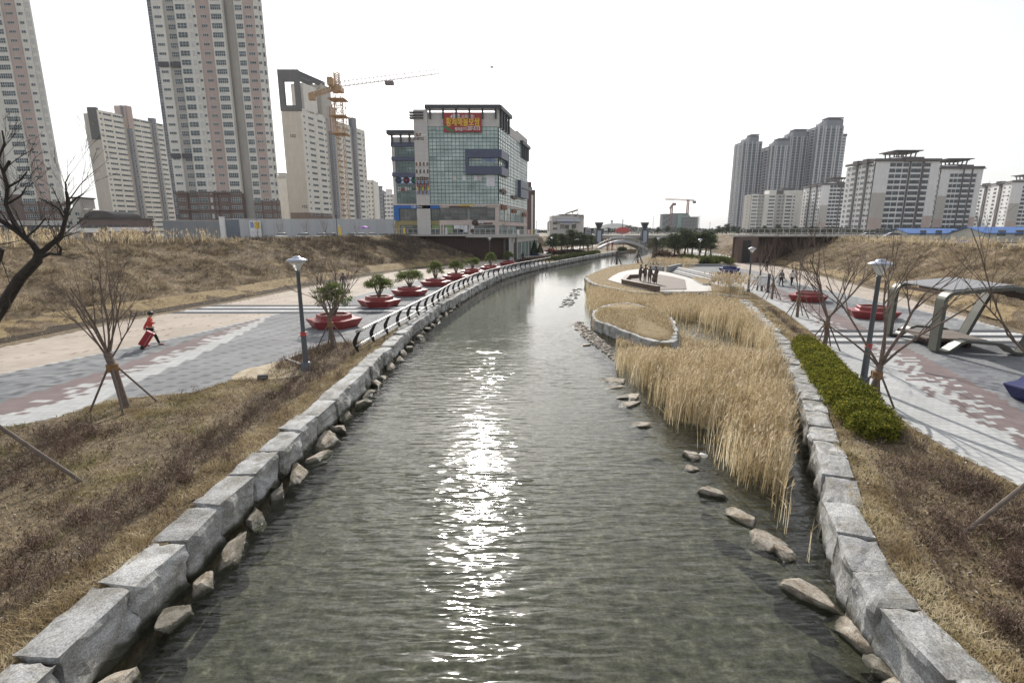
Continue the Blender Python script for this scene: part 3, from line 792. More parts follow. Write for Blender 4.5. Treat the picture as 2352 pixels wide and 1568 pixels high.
b.box(-.25, wf + .25, -.35, 1.2, f0, f0 + 2.6).box(-.25, hw - .2, -.35, 1.2, f0 + 2.6, f1 - 5.2).box(wf - 2.1, wf + .25, -.35, 1.2, f0 + 2.6, f1 - 5.2).box(-.25, wf + .25, -.35, 1.2, f1 - 5.2, f1)
q0 = Vector((wf - .6, 1.2, f1 - 1.4)); q1 = q0 + Vector((ux.x, ux.y, 0)) * L * .36
b.bar(q0, q1, 1.4, 2.4)
b.bar(q0 + Vector((-6, 0, 0)), q1 + Vector((-6, 0, 0)), .8, 1.6)
b.build('roof_frame', W_dgrey, T.t)
pb = MB(); a = Vector((wf, 0)) + ux * 3; nn = Vector((-ux.y, ux.x))
pb.prism([tuple(a), tuple(a + ux * 10), tuple(a + ux * 10 + nn * 7), tuple(a + nn * 7)], top - 1, top + 12, 0)
pb.prism([tuple(a + ux * 14), tuple(a + ux * 22), tuple(a + ux * 22 + nn * 9), tuple(a + ux * 14 + nn * 9)], top - 1, top + 15, 1)
pb.build('penthouse', [W_cream, W_taupe], T.t)
text('102', M_ink, T.t, (wf / 2, -.06, top - 13.5), height=1.5, bold=.02)
text('102', M_ink, T.t, (wf * .8, -.06, 13.2), height=1.5, bold=.02)
# plain blocks seen in the gaps
def plain_block(label, u0, u1, y, vtop, wi, bays=None, roofbox=True, cols=3, dep=14, name='apartment_block'):
    x0 = X(u0, y); x1 = X(u1, y); top = Z(vtop, y) - ZG
    T = Bld(name, label, 'building', (x0, y), [W_cream, W_pink, W_blue, W_brown, W_taupe, W_white, W_dgrey, W_roof])
    w = x1 - x0
    bs = bays or [(w, wi, None, 0)]
    T.facade((0, 0), (1, 0), bs, 0, top, fh)
    T.w.box(.1, w - .1, .7, dep, 0, top - .4, wi)
    T.facade((w, 0), (-.3 if u1 < 1100 else 0, 1), [(dep, 4, None, 0)], 0, top, fh)
    T.facade((0, dep), (0, -1), [(dep, 4, (1.6, 1.2, 2, 1, .9), 0)] if u1 > 1250 else [(dep, 4, None, 0)], 0, top, fh)
    if roofbox: T.w.box(w * .25, w * .7, 2, 8, top, top + 3.2, wi); T.w.box(w * .2, w * .75, 1.6, 8.4, top + 3.2, top + 3.6, 7)
    return T
T = plain_block('blank cream block with rooftop plant, between the tallest tower and tower 102', 637, 669, 330, 411, 0); T.w.box(1, 7, .5, 8, Z(411, 330) - ZG, Z(403, 330) - ZG, 4); T.finish()
wb = (2.0, 1.3, 2, 1, .9)
T = plain_block('narrow beige apartment block peeping out right of tower 102', 846, 862, 360, 413, 0, [(2.5, 0, (1.2, 1.2, 1, 1, .9), 0), (2.4, 0, (1.2, 1.2, 1, 1, .9), 0)], False); T.finish()
T = plain_block('pale blue grey apartment block left of the white stepped one', 860, 884, 430, 437, 2, [(4.3, 5, wb, 0), (4.3, 2, wb, .2)], True); T.finish()
T = plain_block('white stepped apartment block beside the glass shopping building', 882, 906, 400, 446, 5, [(2.6, 5, wb, 0), (2.7, 5, wb, 0), (2.7, 5, wb, 0)], True); T.finish()

# ---------------------------------------------------------------- apartment blocks on the right
def crown(b, x0, x1, y0, y1, z, m=7):
    """cornice and open hat roof"""
    b.box(x0, x1, y0, y1, z, z + 2.2, 0)
    for cx in np.linspace(x0 + .5, x1 - .5, 5): b.bar((cx, y0 + .4, z + 2.2), (cx, y0 - .2, z + 4.6), .5, .5, m); b.bar((cx, y1 - .4, z + 2.2), (cx, y1 + .2, z + 4.6), .5, .5, m)
    b.box(x0 - .6, x1 + .6, y0 - .6, y1 + .6, z + 4.6, z + 5.2, m); b.box(x0 - 2.0, x1 + 2.0, y0 - 2.0, y1 + 2.0, z + 5.2, z + 5.7, m)
    b.box(x0 + .2, x1 - .2, y0 + .2, y1 - .2, z + 1.6, z + 2.6, m)
def hat_block(label, uC, uR, yF, vtop, depth=24, ux_side=(0, 1), cr=(.36, .68)):
    xC = X(uC, yF); w = X(uR, yF) - xC; top = Z(vtop, yF) - ZG
    T = Bld('apartment_block', label, 'building', (xC, yF), [W_white, W_pink, W_blue, W_brown, W_taupe, W_white, W_dgrey, W_roof], 'brown roofed apartment blocks on the right bank')
    q = (3.0, 1.9, 2, 1, .6, G_winb); bg_ = (5.2, 1.95, 4, 1, .55, G_winb); br = (.28, .28)
    fr = [(.22, 0, None, .2), (.10, 0, q, 0), (.10, 0, q, 0), (.11, 0, q, 0), (.02, 7, None, .5), (.17, 0, bg_, .3), (.035, 7, None, .5), (.11, 0, (3.2, 1.9, 3, 1, .6, G_winb), 0), (.135, 0, None, .2)]
    T.facade((0, 0), (1, 0), [(w * a, wi, wk if (wk is None or w * a > wk[0] + .3) else (w * a - .4,) + wk[1:], pr) for a, wi, wk, pr in fr], 0, top, fh)
    # lower storeys: a taupe, then a dusty red band on the blank bays
    T.w.box(-.02, w * .22 + .02, -.23, .1, 9, 22, 4).box(-.02, w * .22 + .02, -.23, .1, 0, 9, 1).box(w * .865 - .02, w + .02, -.23, .1, 0, 10, 1)
    sd = [(.10, 0, (1.3, 1.4, 1, 1, .9), 0), (.12, 0, (1.6, 1.4, 2, 1, .9), 0), (.06, 7, None, .5), (.17, 0, (3.0, 1.6, 3, 1, .8), .2), (.12, 0, (1.6, 1.4, 2, 1, .9), 0), (.06, 7, None, .5), (.17, 0, (3.0, 1.6, 3, 1, .8), .2), (.2, 0, (1.8, 1.5, 2, 1, .8), 0)]
    s = Vector(ux_side).normalized()
    O = s * depth
    T.facade((O.x, O.y), (-s.x, -s.y), [(depth * a, wi, wk, pr) for a, wi, wk, pr in sd[::-1]], 0, top - .5, fh)
    b2 = Vector((w, 0)) + s * depth
    T.w.prism([(.3, .5), (w - .1, .5), (b2.x, b2.y), (O.x + .5, O.y)], 0, top - .3, 0)
    # dark cornices
    T.w.box(-.9, w + .9, -1.0, 1.2, top, top + .5, 7).box(-.5, w + .5, -.5, 1.0, top + .5, top + 1.5, 7).box(w * .43, w * .72, -1.1, 2, top - .2, top + 2.2, 7)
    e = O / depth
    T.w.prism([(-1.2, -.9), (.4, -.9), (O.x + .4, O.y), (O.x - 1.2, O.y)], top - .02, top + 1.1, 7)
    for t in (.28, .62): T.w.prism([(e.x * depth * t - 1.6, e.y * depth * t - 2), (e.x * depth * t + 2, e.y * depth * t - 2), (e.x * depth * t + 2, e.y * depth * t + 2), (e.x * depth * t - 1.6, e.y * depth * t + 2)], top - .5, top + 2.0, 7)
    crown(T.w, w * cr[0], w * cr[1], 3, 12, top + .3)
    for k in range(2, 12, 3): T.w.box(-2.2, 1.5, 2.0, 2.6, k * fh + 4, k * fh + 4.35, 7)
    return T
hat_block('broad white apartment block with brown hat roof, tallest and nearest of the brown roofed row', 1994, 2138, 285, 371, 24).finish()
hat_block('white apartment block with brown hat roof, second from the right edge', 2144, 2238, 309, 388, 14, cr=(.24, .7)).finish()
hat_block('white apartment block with brown roof at the right edge of the picture', 2311, 2420, 390, 419, 52, (.27, 1)).finish()
hat_block('white apartment block with brown roof just left of the tallest brown roofed one', 1880, 1960, 420, 425, 34, (.12, 1)).finish()
y = 450; wE = (X(1838, y) - X(1722, y)) / 100
T = plain_block('plain white apartment block in front of the four grey towers', 1722, 1838, y, 446, 0,
    [(wE * a, wi, wk, pr) for a, wi, wk, pr in ((13, 0, (4.4, 1.5, 3, 1, .8), .5), (6, 4, (1.9, 1.5, 2, 1, .8), -.4), (6, 4, (1.6, 1.3, 1, 1, .9), 0), (7, 0, None, .4), (14, 0, (4.9, 1.5, 3, 1, .8), 1.0), (5, 4, None, -.2), (9, 4, (2.6, 1.5, 2, 1, .8), -.3), (5, 4, (1.4, 1.3, 1, 1, .9), 0), (15, 0, (5, 1.5, 3, 1, .8), 1.0), (7, 0, (1.5, 1.2, 1, 1, .9), .4), (13, 0, None, .2))], False)
tp = Z(446, y) - ZG; w_ = wE * 100
T.w.box(w_ * .33, w_ * .47, -.9, 8, tp, tp + 3.2, 0).box(w_ * .62, w_ * .98, -.9, 8, tp, tp + 3, 0).box(w_ * .6, w_ * .82, 1, 7, tp + 3, tp + 5.2, 7).box(w_ * .47, w_ * .62, .5, 6, tp, tp + 2.6, 7)
T.finish()
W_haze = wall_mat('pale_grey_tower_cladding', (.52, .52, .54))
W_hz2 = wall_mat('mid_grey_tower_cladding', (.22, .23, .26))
def high_rise(label, xa, xb, vtop, crown_x, vcrown, ext=None):
    y = 620 + {270.5: 14, 295: -6, 318.5: 8, 344: -10}.get(xa, 0); top = Z(vtop, y) - ZG; w = xb - xa
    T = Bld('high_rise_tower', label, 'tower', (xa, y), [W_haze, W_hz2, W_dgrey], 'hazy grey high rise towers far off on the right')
    ws = [.06, .12, .055, .04, .055, .155, .05, .155, .055, .04, .055, .12, .04]
    bs = []
    for i, a in enumerate(ws):
        bw = w * a
        bs.append((bw, 0 if i % 2 == 0 else 1, None if i % 2 == 0 else (bw * .96, 2.25, 1, 1, .45, G_winb), .9 if i % 2 == 0 else .5))
    T.facade((0, 0), (1, 0), bs, 0, top, 3.1)
    T.facade((0, 22), (0, -1), [(6, 0, (4.6, 2.2, 1, 1, .45, G_winb), 0), (4, 1, (2.2, 1.7, 1, 1, .6), -.4), (7, 0, (5.4, 2.2, 1, 1, .45, G_winb), .3), (5, 1, (2.4, 1.7, 1, 1, .6), 0)], 0, top - 2, 3.1)
    T.w.box(.3, w - .2, 1, 22, 0, top - .2, 1)
    c0, c1 = crown_x; ct = Z(vcrown, y) - ZG
    T.w.box(c0 - xa, c1 - xa, .6, 14, top - .1, lerp(top, ct, .62), 1)
    T.w.box(c0 - xa + 1.5, c1 - xa, 1.2, 13, lerp(top, ct, .62), lerp(top, ct, .8), 2)
    for k in range(6):
        xx = lerp(c0 - xa + 2, c1 - xa - .3, k / 5); T.w.bar((xx, 1.2, lerp(top, ct, .8)), (xx, 1.2, ct), .5, .5, 1); T.w.bar((xx, 12, lerp(top, ct, .8)), (xx, 12, ct), .5, .5, 1)
    T.w.box(c0 - xa + 1.5, c1 - xa + .3, .9, 13, ct - .8, ct, 1)
    T.w.box(.4, 3.2, 0, 6, top, top + 2.2, 0)
    if ext:
        xe, ve = ext; te = Z(ve, y) - ZG
        T.facade((w, 2), (1, 0), [(xe - xb, 0, (max(1.5, (xe - xb) * .6), 1.75, 2, 1, .6), 0)], 0, te, 3.1)
        T.w.box(w - 2, xe - xa - .1, 3, 20, 0, te - .3, 1); T.w.box(w - .5, xe - xa + .3, 1.5, 9, te, te + 2.4, 2)
    return T.finish()
high_rise('leftmost of the four hazy grey high rise towers, with a small square crown', 270.5, 294, 325, (279, 290), 308)
high_rise('second and lowest of the four hazy grey high rise towers from the left', 295, 317.5, 334, (302, 316.5), 317)
high_rise('third of the four hazy grey high rise towers from the left', 318.5, 343, 313, (326.5, 342.5), 296)
high_rise('rightmost and tallest of the four hazy grey high rise towers, with a stepped crown', 344, 372.5, 289, (353, 372), 269, (378.5, 312))
# ---------------------------------------------------------------- the glass shopping building
YM = 140
PM = (X(902, YM, 400), YM)
xf = lambda zx: X(884.3 + zx * .20508, YM, 400) - PM[0]
zf = lambda zy: Z(229.7 + zy * .20508, YM) - ZG
T = thing('shopping_building', 'eight storey shopping building of grey stone and green glass with a red banner', 'building', (PM[0], YM, ZG))
M_bannerred = mat('banner_red', (.36, .055, .06), .7, scale=.6)
M_yel = mat('letter_yellow', (.80, .55, .06), .6)
M_wht = mat('letter_white', (.8, .8, .8), .6)
M_blue = mat('fascia_blue', (.025, .13, .42), .5, scale=.5)
M_oliv = mat('ochre_panel', (.33, .27, .12), .6, scale=.5)
M_maroon = mat('poster_maroon', (.10, .035, .04), .6)
M_green = mat('letter_green', (.04, .22, .08), .6)
xc = xf(1270); xg = xf(497); xp = xf(345); xl = 0.0
top = zf(140); sd = Vector((8.7, 38)).normalized(); LS = 39.0
zg0 = zf(1165); zg1 = zf(300); hs = (zg1 - zg0) / 7
w = MB()
def on_side(a, b, d0, d1, z0, z1, m):     # a slab on the right side, from a to b along it
    nrm = Vector((sd.y, -sd.x)); O = Vector((xc, 0))
    p = [O + sd * a + nrm * d0, O + sd * b + nrm * d0, O + sd * b + nrm * d1, O + sd * a + nrm * d1]
    w.hexa([(q.x, q.y, z0) for q in p] + [(q.x, q.y, z1) for q in p], m)
e = Vector((xc, 0)) + sd * LS
# core body
w.prism([(xl + .3, .5), (xp, .5), (xp, 26), (xl + .3, 26)], 0, zf(425), 0)
w.prism([(xp + .3, .5), (xc - .4, .5), (e.x - .4, e.y - .2), (xp + 1, 40)], 0, zf(165), 0)
w.box(xp, xg, -.5, .5, 0, zf(112), 0)                      # the tall sign pillar
w.box(xg, xc, -.02, .5, zg1, top, 0)                       # stone above the glass
w.box(xl, xp, -.02, .5, zf(490), zf(418), 0); w.box(xl, xf(122), -.02, .5, zf(1180), zf(490), 0)
w.box(xl, xc, -.35, .5, zf(1185), zg0, 1)                  # podium trim
w.box(xg, xc, -.05, .5, zf(1207), zf(1185), 1); w.box(xf(1230), xc, -.05, .5, zf(1505), zf(1207), 1); w.box(xf(595), xf(1230), -.05, .5, zf(1400), zf(1345), 1)
w.box(xl, xf(595), -.05, .5, zf(1400), zf(1352), 2); w.box(xl, xf(140), -.1, .5, 0, zf(1400), 2); w.box(xf(450), xf(470), -.1, .5, 0, zf(1400), 2)
for k in (595, 630, 925, 945): w.box(xf(k), xf(k + 18), -.06, .5, 0, zf(1400), 1)
for zy in (500, 660, 838): w.box(xl - .1, xp, -.45, .3, zf(zy) - .5, zf(zy) + .5, 3)
for zy, k in ((145, 0), (178, 0), (208, 0)): w.box(xp - 1.0, xp + 2.6, -1.0, .8, zf(zy) - .13, zf(zy) + .13, 4)
on_side(0, LS, -.4, .02, zf(1165), zf(1165) + .9, 1)
for a in (0, 6, 13.5, 20.5, 27, 33, 38.4): on_side(a, a + .6, -.4, .04, 0, zf(1165), 1)
on_side(0, LS, -.4, .03, zf(1400), zf(1355), 1); on_side(0, LS, -.4, .02, zf(1185), zf(1165), 1)
for a, b, m in ((0, 13, 0), (13, 23, 0), (23, 39, 0)): on_side(a, b, -.4, .02, zg1 - .2 + (.01 if a else 0), top - (0 if a == 0 else (1.0 if a < 20 else .3)), m)
w.build('wall', [W_stone, W_rose, M_oliv, W_navy, M_charcoal], T)
# projecting navy frames
w = MB(); z0, z1 = zf(835), zf(558); a0, a1 = xf(905), xc
w.box(a0, a1 + .9, -.9, -.01, z0, zf(745)).box(a0, a1 + .9, -.9, -.01, zf(650), z1).box(a0, xf(940), -.9, -.01, zf(745), zf(650))
on_side(0, 8.2, 0.01, .9, z0, zf(745), 0); on_side(0, 8.2, .01, .9, zf(650), z1, 0); on_side(7.6, 8.2, .01, .9, zf(745), zf(650), 0)
w.build('projecting_frame', W_navy, T)
w = MB(); z0, z1 = zf(1000) - .5, zf(860) + 1.4
on_side(24, 36, .01, 1.0, z0, z0 + 2.6, 0); on_side(24, 36, .01, 1.0, z1 - 2.2, z1, 0); on_side(24, 24.8, .01, 1.0, z0 + 2.6, z1 - 2.2, 0)
w.build('projecting_frame', W_navy, T)
# roof canopies on brackets
w = MB()
def canopy(b, x0, x1, zc, n, y0=-1.2):
    b.box(x0, x1, y0, 1.6, zc, zc + .9, 0)
    for k in np.linspace(x0 + 1.2, x1 - 1.2, n): b.box(k - .22, k + .22, -.7, -.05, zc - 2.3, zc, 0)
canopy(w, xg - .5, xc + .6, zf(105), 6); w.build('roof_canopy', M_charcoal, T)
w = MB(); canopy(w, xl - .9, xp - .01, zf(388), 3); w.build('roof_canopy', M_charcoal, T)
w = MB()
on_side(-.6, 12.5, -1.5, 1.0, zf(105) + .003, zf(105) + .9, 0)
for a in (1.5, 4.5, 7.5, 10.5): on_side(a, a + .45, .05, .6, zf(105) - 4.2, zf(105), 0)
on_side(27, 39.6, -1.5, 1.0, zf(105) - 4.2, zf(105) - 3.2, 0)
for a in (29, 32, 35, 38.4): on_side(a, a + .45, .05, .6, zf(105) - 8.0, zf(105) - 4.2, 0)
w.build('roof_canopy', M_charcoal, T)
# curtain wall, storey by storey
def curtain(x0, x1, z0, z1, nx, ny, rx=None, gl=None, y=-.02, name='window'):
    b = MB(); P = (lambda x, d: (x, y - d)) if rx is None else rx
    L_ = x1 - x0; bw = .085
    def slab(a, c, d0, d1, za, zb, m):
        q = [P(a, d1), P(c, d1), P(c, d0), P(a, d0)]
        b.hexa([(*k, za) for k in q] + [(*k, zb) for k in q], m)
    q0, q1 = P(x0, 0), P(x1, 0)
    b.face([(*q0, z0), (*q1, z0), (*q1, z1), (*q0, z1)], 1)
    for i in range(nx + 1): xx = x0 + (L_ - bw) * i / nx; slab(xx, xx + bw, -.02, .09, z0, z1, 0)
    for j in range(ny + 1): zz = z0 + (z1 - z0 - bw) * j / ny; slab(x0, x1, -.02, .085, zz, zz + bw, 0)
    return b.build(name, [M_mull, gl or G_green], T)
nrm_s = Vector((sd.y, -sd.x))
side_pt = lambda a, d: tuple(Vector((xc, 0)) + sd * a + nrm_s * (.03 + d))
for k in range(7):
    z0 = zg0 + k * hs + .01
    curtain(xg + .02, xc - .02, z0, z0 + hs - .02, 18, 3)
    curtain(.3, LS - .1, z0, z0 + hs - .02, 20, 3, rx=side_pt, gl=G_side)
for za, zb, n in ((1165, 1002, 4), (995, 846, 4), (829, 669, 4), (651, 509, 4)): curtain(xf(122), xp, zf(za) + .02, zf(zb) - .02, 6, n, gl=G_teal)
M_blind = mat('white_blind', (.72, .70, .74), .7)
MB().box(xf(1135), xf(1228), -.16, -.1, zf(968), zf(838) - .05).build('blind', M_blind, T)
for a, b_ in ((xf(505), xf(600)), (xf(602), xf(912)), (xf(946), xf(1228))): curtain(a, b_, zf(1342), zf(1208), max(3, int((b_ - a) / 1.9)), 2, gl=G_dark)
curtain(xf(141), xf(368), zf(1350), zf(1216), 5, 2, gl=G_dark)
for a, b_ in ((xf(141), xf(449)), (xf(471), xf(594)), (xf(649), xf(924)), (xf(964), xf(1229))): curtain(a, b_, .1, zf(1401), max(3, int((b_ - a) / 1.7)), 2, gl=G_dark)
for i, a in enumerate((.7, 6.7, 14.2, 21.2, 27.7)):
    b_ = (5.9, 13.4, 20.4, 26.9, 32.9)[i]
    curtain(a, b_, zf(1352), zf(1186), 4, 2, rx=side_pt, gl=G_side); curtain(a, b_, .1, zf(1402), 4, 2, rx=side_pt, gl=G_green if i < 3 else G_dark)
# blue cafe fascia, poster and lettering
w = MB().box(xl - .1, xf(597), -.5, -.06, zf(1218), zf(1180)).box(xl - .1, xf(140), -.5, -.06, zf(1350), zf(1218)); o = w.build('fascia', M_blue, T)
text('Caffe Bene', M_wht, o, (xf(345), -.53, zf(1210)), width=xf(405) - xf(285), height=.75)
o = MB().box(xf(370), xf(503), -.25, -.1, zf(1346), zf(1220)).build('poster', M_maroon, T)
w = MB(); rr = random.Random(4)
for k in range(26): w.ball((xf(rr.uniform(385, 488)), -.27, zf(rr.uniform(1250, 1308))), rr.uniform(.15, .5), 6, 0, (1, .1, .8))
w.build('poster_print', M_wht, o)
ban = MB().box(xf(672), xf(1090), -.62, -.55, zf(365), zf(148)).build('banner', M_bannerred, T)
text('4월초', M_wht, ban, (xf(805), -.64, zf(216)), width=xf(860) - xf(750), height=1.15, bold=.02)
text('오픈예정!', M_wht, ban, (xf(940), -.64, zf(218)), width=xf(1010) - xf(872), height=1.0, bold=.01)
text('황제해물보쌈', M_yel, ban, (xf(885), -.64, zf(300)), width=xf(1072) - xf(702), height=2.1, bold=.02)
text('청라점', M_wht, ban, (xf(837), -.64, zf(352)), width=xf(878) - xf(797), height=.85, bold=.02)
text('032)', M_wht, ban, (xf(910), -.64, zf(349)), width=xf(935) - xf(886), height=.8)
text('207-5115', M_wht, ban, (xf(1005), -.64, zf(345)), width=xf(1072) - xf(938), height=1.0, bold=.02)
g_ = MB(); g_.face([(xf(680), -.635, zf(282)), (xf(680), -.635, zf(318)), (xf(755), -.635, zf(364)), (xf(797), -.635, zf(364))]); g_.build('banner_ribbon', M_green, ban)
M_rust = mat('letter_rust', (.22, .07, .03), .6); M_sky = mat('letter_pale_blue', (.25, .35, .65), .5); M_choc = mat('letter_brown', (.09, .05, .035), .5)
text('SLP', M_rust, T, (xf(395), -.56, zf(412)), height=.75, bold=.02); text('KNRYCI', M_choc, T, (xf(395), -.56, zf(455)), height=.7, width=2.6, bold=.02)
MB().box(xf(425), xf(484), -.6, -.51, zf(404), zf(392)).build('sign_board', M_wht, T)
text('한의원', M_sky, T, (xf(1158), -.22, zf(700)), width=xf(1228) - xf(1088), height=1.1, bold=.03)
text('bonnetable', M_yel, T, (xf(915), -.42, zf(1192)), width=xf(1000) - xf(832), height=.7, bold=.02)
o = MB().box(xf(710), xf(1140), -.46, -.36, zf(1203), zf(1191)).build('sign_board', M_choc, T); text('restaurant', M_wht, o, (xf(1040), -.48, zf(1201)), width=4.2, height=.5)
o = MB().box(xf(975), xf(1200), -.3, -.06, zf(1389), zf(1375)).ball((xf(1005), -.2, zf(1375)), 1.0, 8, 0, (1, .3, .8)).build('sign_board', M_choc, T)
text('BBQ', M_wht, o, (xf(1062), -.34, zf(1388)), width=xf(1097) - xf(1030), height=.85, bold=.03)
text('좋은', M_wht, T, (xf(155), -.25, zf(1020)), width=xf(175) - xf(135), height=.9, bold=.02); text('칼국수', M_wht, T, (xf(255), -.25, zf(1018)), width=xf(290) - xf(215), height=.95, bold=.02)
MB().box(xf(180), xf(212), -.25, -.15, zf(1020), zf(992)).build('sign_board', M_bannerred, T)
cols = [mat('disc_navy', (.03, .05, .09)), mat('disc_sky', (.15, .3, .5)), mat('disc_wine', (.16, .03, .05)), M_sky, mat('disc_teal', (.03, .12, .08))]
for k, zx in enumerate((150, 194, 239, 284, 327)):
    o = MB().box(xf(zx - 20), xf(zx + 20), -.2, -.13, zf(932), zf(868)).build('window_poster', M_blind, T)
    d = MB()
    for j in range(20): pass
    d.lathe([(0, 0), (.85 if k % 2 == 0 else .35, 0)], n=16); q = d.build('disc', cols[k], o); q.rotation_euler = (R(90), 0, 0); q.location = (xf(zx), -.215, zf(900))
    if k % 2:
        for dx_, dz_ in ((-.6, .6), (.6, .6), (-.6, -.6), (.6, -.6)):
            q2 = q.copy(); C.objects.link(q2); q2.location = (xf(zx) + dx_, -.215, zf(900) + dz_)
rr = random.Random(11)
def sign_row(zy, cs, x0=352, x1=495, n=7):
    for k in range(n):
        m = cs[k % len(cs)]; b = MB()
        if True:
            a = lerp(x0, x1, (k + .08) / n); c = lerp(x0, x1, (k + .82) / n); h = rr.uniform(.7, 1.0)
            zb = zf(zy) - h / 2; xm = (xf(a) + xf(c)) / 2
            b.box(xf(a), xf(c), -.72, -.52, zb + h * .78, zb + h).box(xm - .1, xm + .1, -.72, -.52, zb, zb + h * .78).box(xf(a), xm - .16, -.7, -.52, zb + .1, zb + h * .4)
        b.build('sign_letter', m, T)
for zy, cs in ((722, [M_rust, M_wht]), (803, [M_choc, M_wht]), (885, [M_choc]), (930, [M_choc, M_sky]), (960, [M_bannerred, M_choc]), (998, [M_yel, M_rust, M_green]), (1040, [M_sky, M_rust])): sign_row(zy, cs)
for zx in (778, 883, 1015, 1060): MB().box(xf(zx - 20), xf(zx + 20), -.17, -.12, zf(905), zf(848)).build('window_poster', M_blind if zx % 2 else W_stone, T)
M_lime = mat('poster_lime', (.38, .45, .22), .6)
for a, b_, s in ((510, 590, '분양'), (663, 742, '상담')):
    o = MB().box(xf(a), xf(b_), -.2, -.13, zf(1443), zf(1405)).build('window_poster', M_lime, T); text(s, M_green, o, (xf((a + b_) / 2), -.22, zf(1438)), height=.85)
o = MB().box(xf(663), xf(742), -.2, -.13, zf(1490), zf(1450)).build('window_poster', M_lime, T); text('분양', M_green, o, (xf(702), -.22, zf(1486)), height=.85)
for a, b_, z0_, z1_, m in ((758, 828, 1440, 1403, M_wht), (832, 872, 1480, 1403, M_blind), (876, 914, 1480, 1405, M_wht), (950, 990, 1440, 1403, M_blind), (950, 990, 1488, 1448, M_maroon), (832, 868, 1482, 1450, M_sky)):
    MB().box(xf(a), xf(b_), -.22 - .01 * (a == 832), -.13, zf(z0_), zf(z1_)).build('window_poster', m, T)
for a, zz, m in ((1.5, 1002, M_choc), (15, 1040, M_choc), (2, 1192, M_rust), (15, 1215, M_rust), (30, 1235, M_rust)):
    w = MB(); rr2 = random.Random(int(a * 3))
    on_side(a, a + 5.9, .1, .3, zf(zz) - .35, zf(zz) + .1, 0)
    for k in range(6): on_side(a + k * 1.0, a + k * 1.0 + .8, .12, .45, zf(zz) - rr2.uniform(.5, .9), zf(zz) + rr2.uniform(.2, .6), 0)
    w.build('shop_sign', m, T)

# ---------------------------------------------------------------- walls of the plaza below it: glazed storey and bronze lattice
def ramp_z(v, y): return Z(v, y)
pa = G(1178, 598); pb_ = G(1235, 583)
M_conc = mat('pale_concrete', (.46, .44, .41), .8, scale=.6, var=.1)
M_lat = mat('bronze_lattice', (.085, .05, .038), .5, scale=2, metal=.2)
M_rail = mat('steel_rail', (.5, .5, .5), .35, metal=.8)
T = thing('plaza_building', 'pale concrete plaza storey with arched glass shopfronts and a railing on top', 'building', (pa[0], pa[1], 0))
d = Vector((pb_[0] - pa[0], pb_[1] - pa[1])); L = d.length; d = d / L; nq = Vector((d.y, -d.x))
w = MB()
def wq(b, a0, a1, d0, d1, z0, z1, m=0):
    p = [d * a0 + nq * d0, d * a1 + nq * d0, d * a1 + nq * d1, d * a0 + nq * d1]
    b.hexa([(q.x, q.y, z0) for q in p[::-1]] + [(q.x, q.y, z1) for q in p[::-1]], m)
wq(w, 5, L, -9, -.3, -.05, ZP - .2); wq(w, 0, 5, -.8, -.3, -.05, ZP - .202); wq(w, -.3, L + .3, -9.5, .35, ZP - .2, ZP + .25)
for a in np.linspace(0, L - .7, 8): wq(w, a, a + .7, -.29, 0, 0, ZP - .2)
wq(w, 0, L, -.28, -.02, 3.4, ZP - .203)
w.build('wall', M_conc, T)
for k, a in enumerate(np.linspace(0, L - .7, 8)[:-1]):
    b = MB(); wq(b, a + .72, a + (L - .7) / 7 - .02, -.27, -.2, .1, 3.38, 0)
    for t in np.linspace(a + .75, a + (L - .7) / 7 - .1, 4): wq(b, t, t + .07, -.199, -.12, .1, 3.38, 1)
    wq(b, a + .72, a + (L - .7) / 7 - .02, -.199, -.13, 2.4, 2.47, 1)
    b.build('shop_window', [G_green, M_mull], T)
b = MB()
for a in np.linspace(.2, L, 26): wq(b, a, a + .06, .1, .16, ZP + .25, ZP + 1.3)
wq(b, 0, L, .08, .18, ZP + 1.3, ZP + 1.36); wq(b, 0, L, .1, .15, ZP + .5, ZP + .54)
b.build('railing', M_rail, T)
for k, (a, m) in enumerate(((3, M_wht), (15, mat('banner_pink', (.7, .42, .45))), (19, mat('banner_yellow', (.72, .6, .15))), (25, M_wht))):
    b = MB(); wq(b, a, a + 2.2, .2, .24, ZP + .35, ZP + 1.3); b.build('hung_banner', m, T)
# bronze lattice wall facing the camera, the grass bank runs down across it
def lattice(label, x0, x1, y0, zt, box_at, depth):
    T = thing('lattice_wall', label, 'wall', (x0, y0, 0)); w_ = x1 - x0
    b = MB().box(0, w_, .6, 1.0, -.2, zt - .3, 0); b.build('backing', M_lat, T)
    b = MB()
    for k in np.arange(0, w_, .62): b.box(k, k + .14, .18, .34, 0, zt - .3)
    for z in np.arange(.1, zt - .3, .5): b.box(0, w_, .25, .45, z, z + .11)
    b.build('lattice', M_lat, T)
    b = MB()
    if box_at == 'right': b.box(w_ - 2.6, w_, -1.2, .15, 0, zt - .25, 0).box(w_ - 2.2, w_ - .5, -1.22, -1.1, .05, zt - .9, 1)
    else: b.box(0, 3.4, -1.6, .15, 0, zt - .25, 0).box(.7, 2.2, -1.62, -1.5, .05, zt - .9, 1)
    b.build('portal_box', [mat('bronze_cladding', (.13, .085, .07), .5, scale=1), M_black], T)
    b = MB().box(-.3, w_ + .3, -1.7, 2.2, zt - .25, zt + .1); b.build('coping', M_conc, T)
    b = MB()
    for k in np.arange(0, w_, 1.1): b.box(k, k + .07, -1.5, -1.43, zt + .1, zt + 1.1)
    b.box(0, w_, -1.52, -1.42, zt + 1.1, zt + 1.16).box(0, w_, -1.5, -1.45, zt + .4, zt + .44); b.build('railing', M_rail, T)
    return T
lattice('brown bronze lattice wall under the plaza edge at the end of the left grass bank', -24, .9, 104.5, 4.9, 'right', 3)
lx = G(1687, 603)
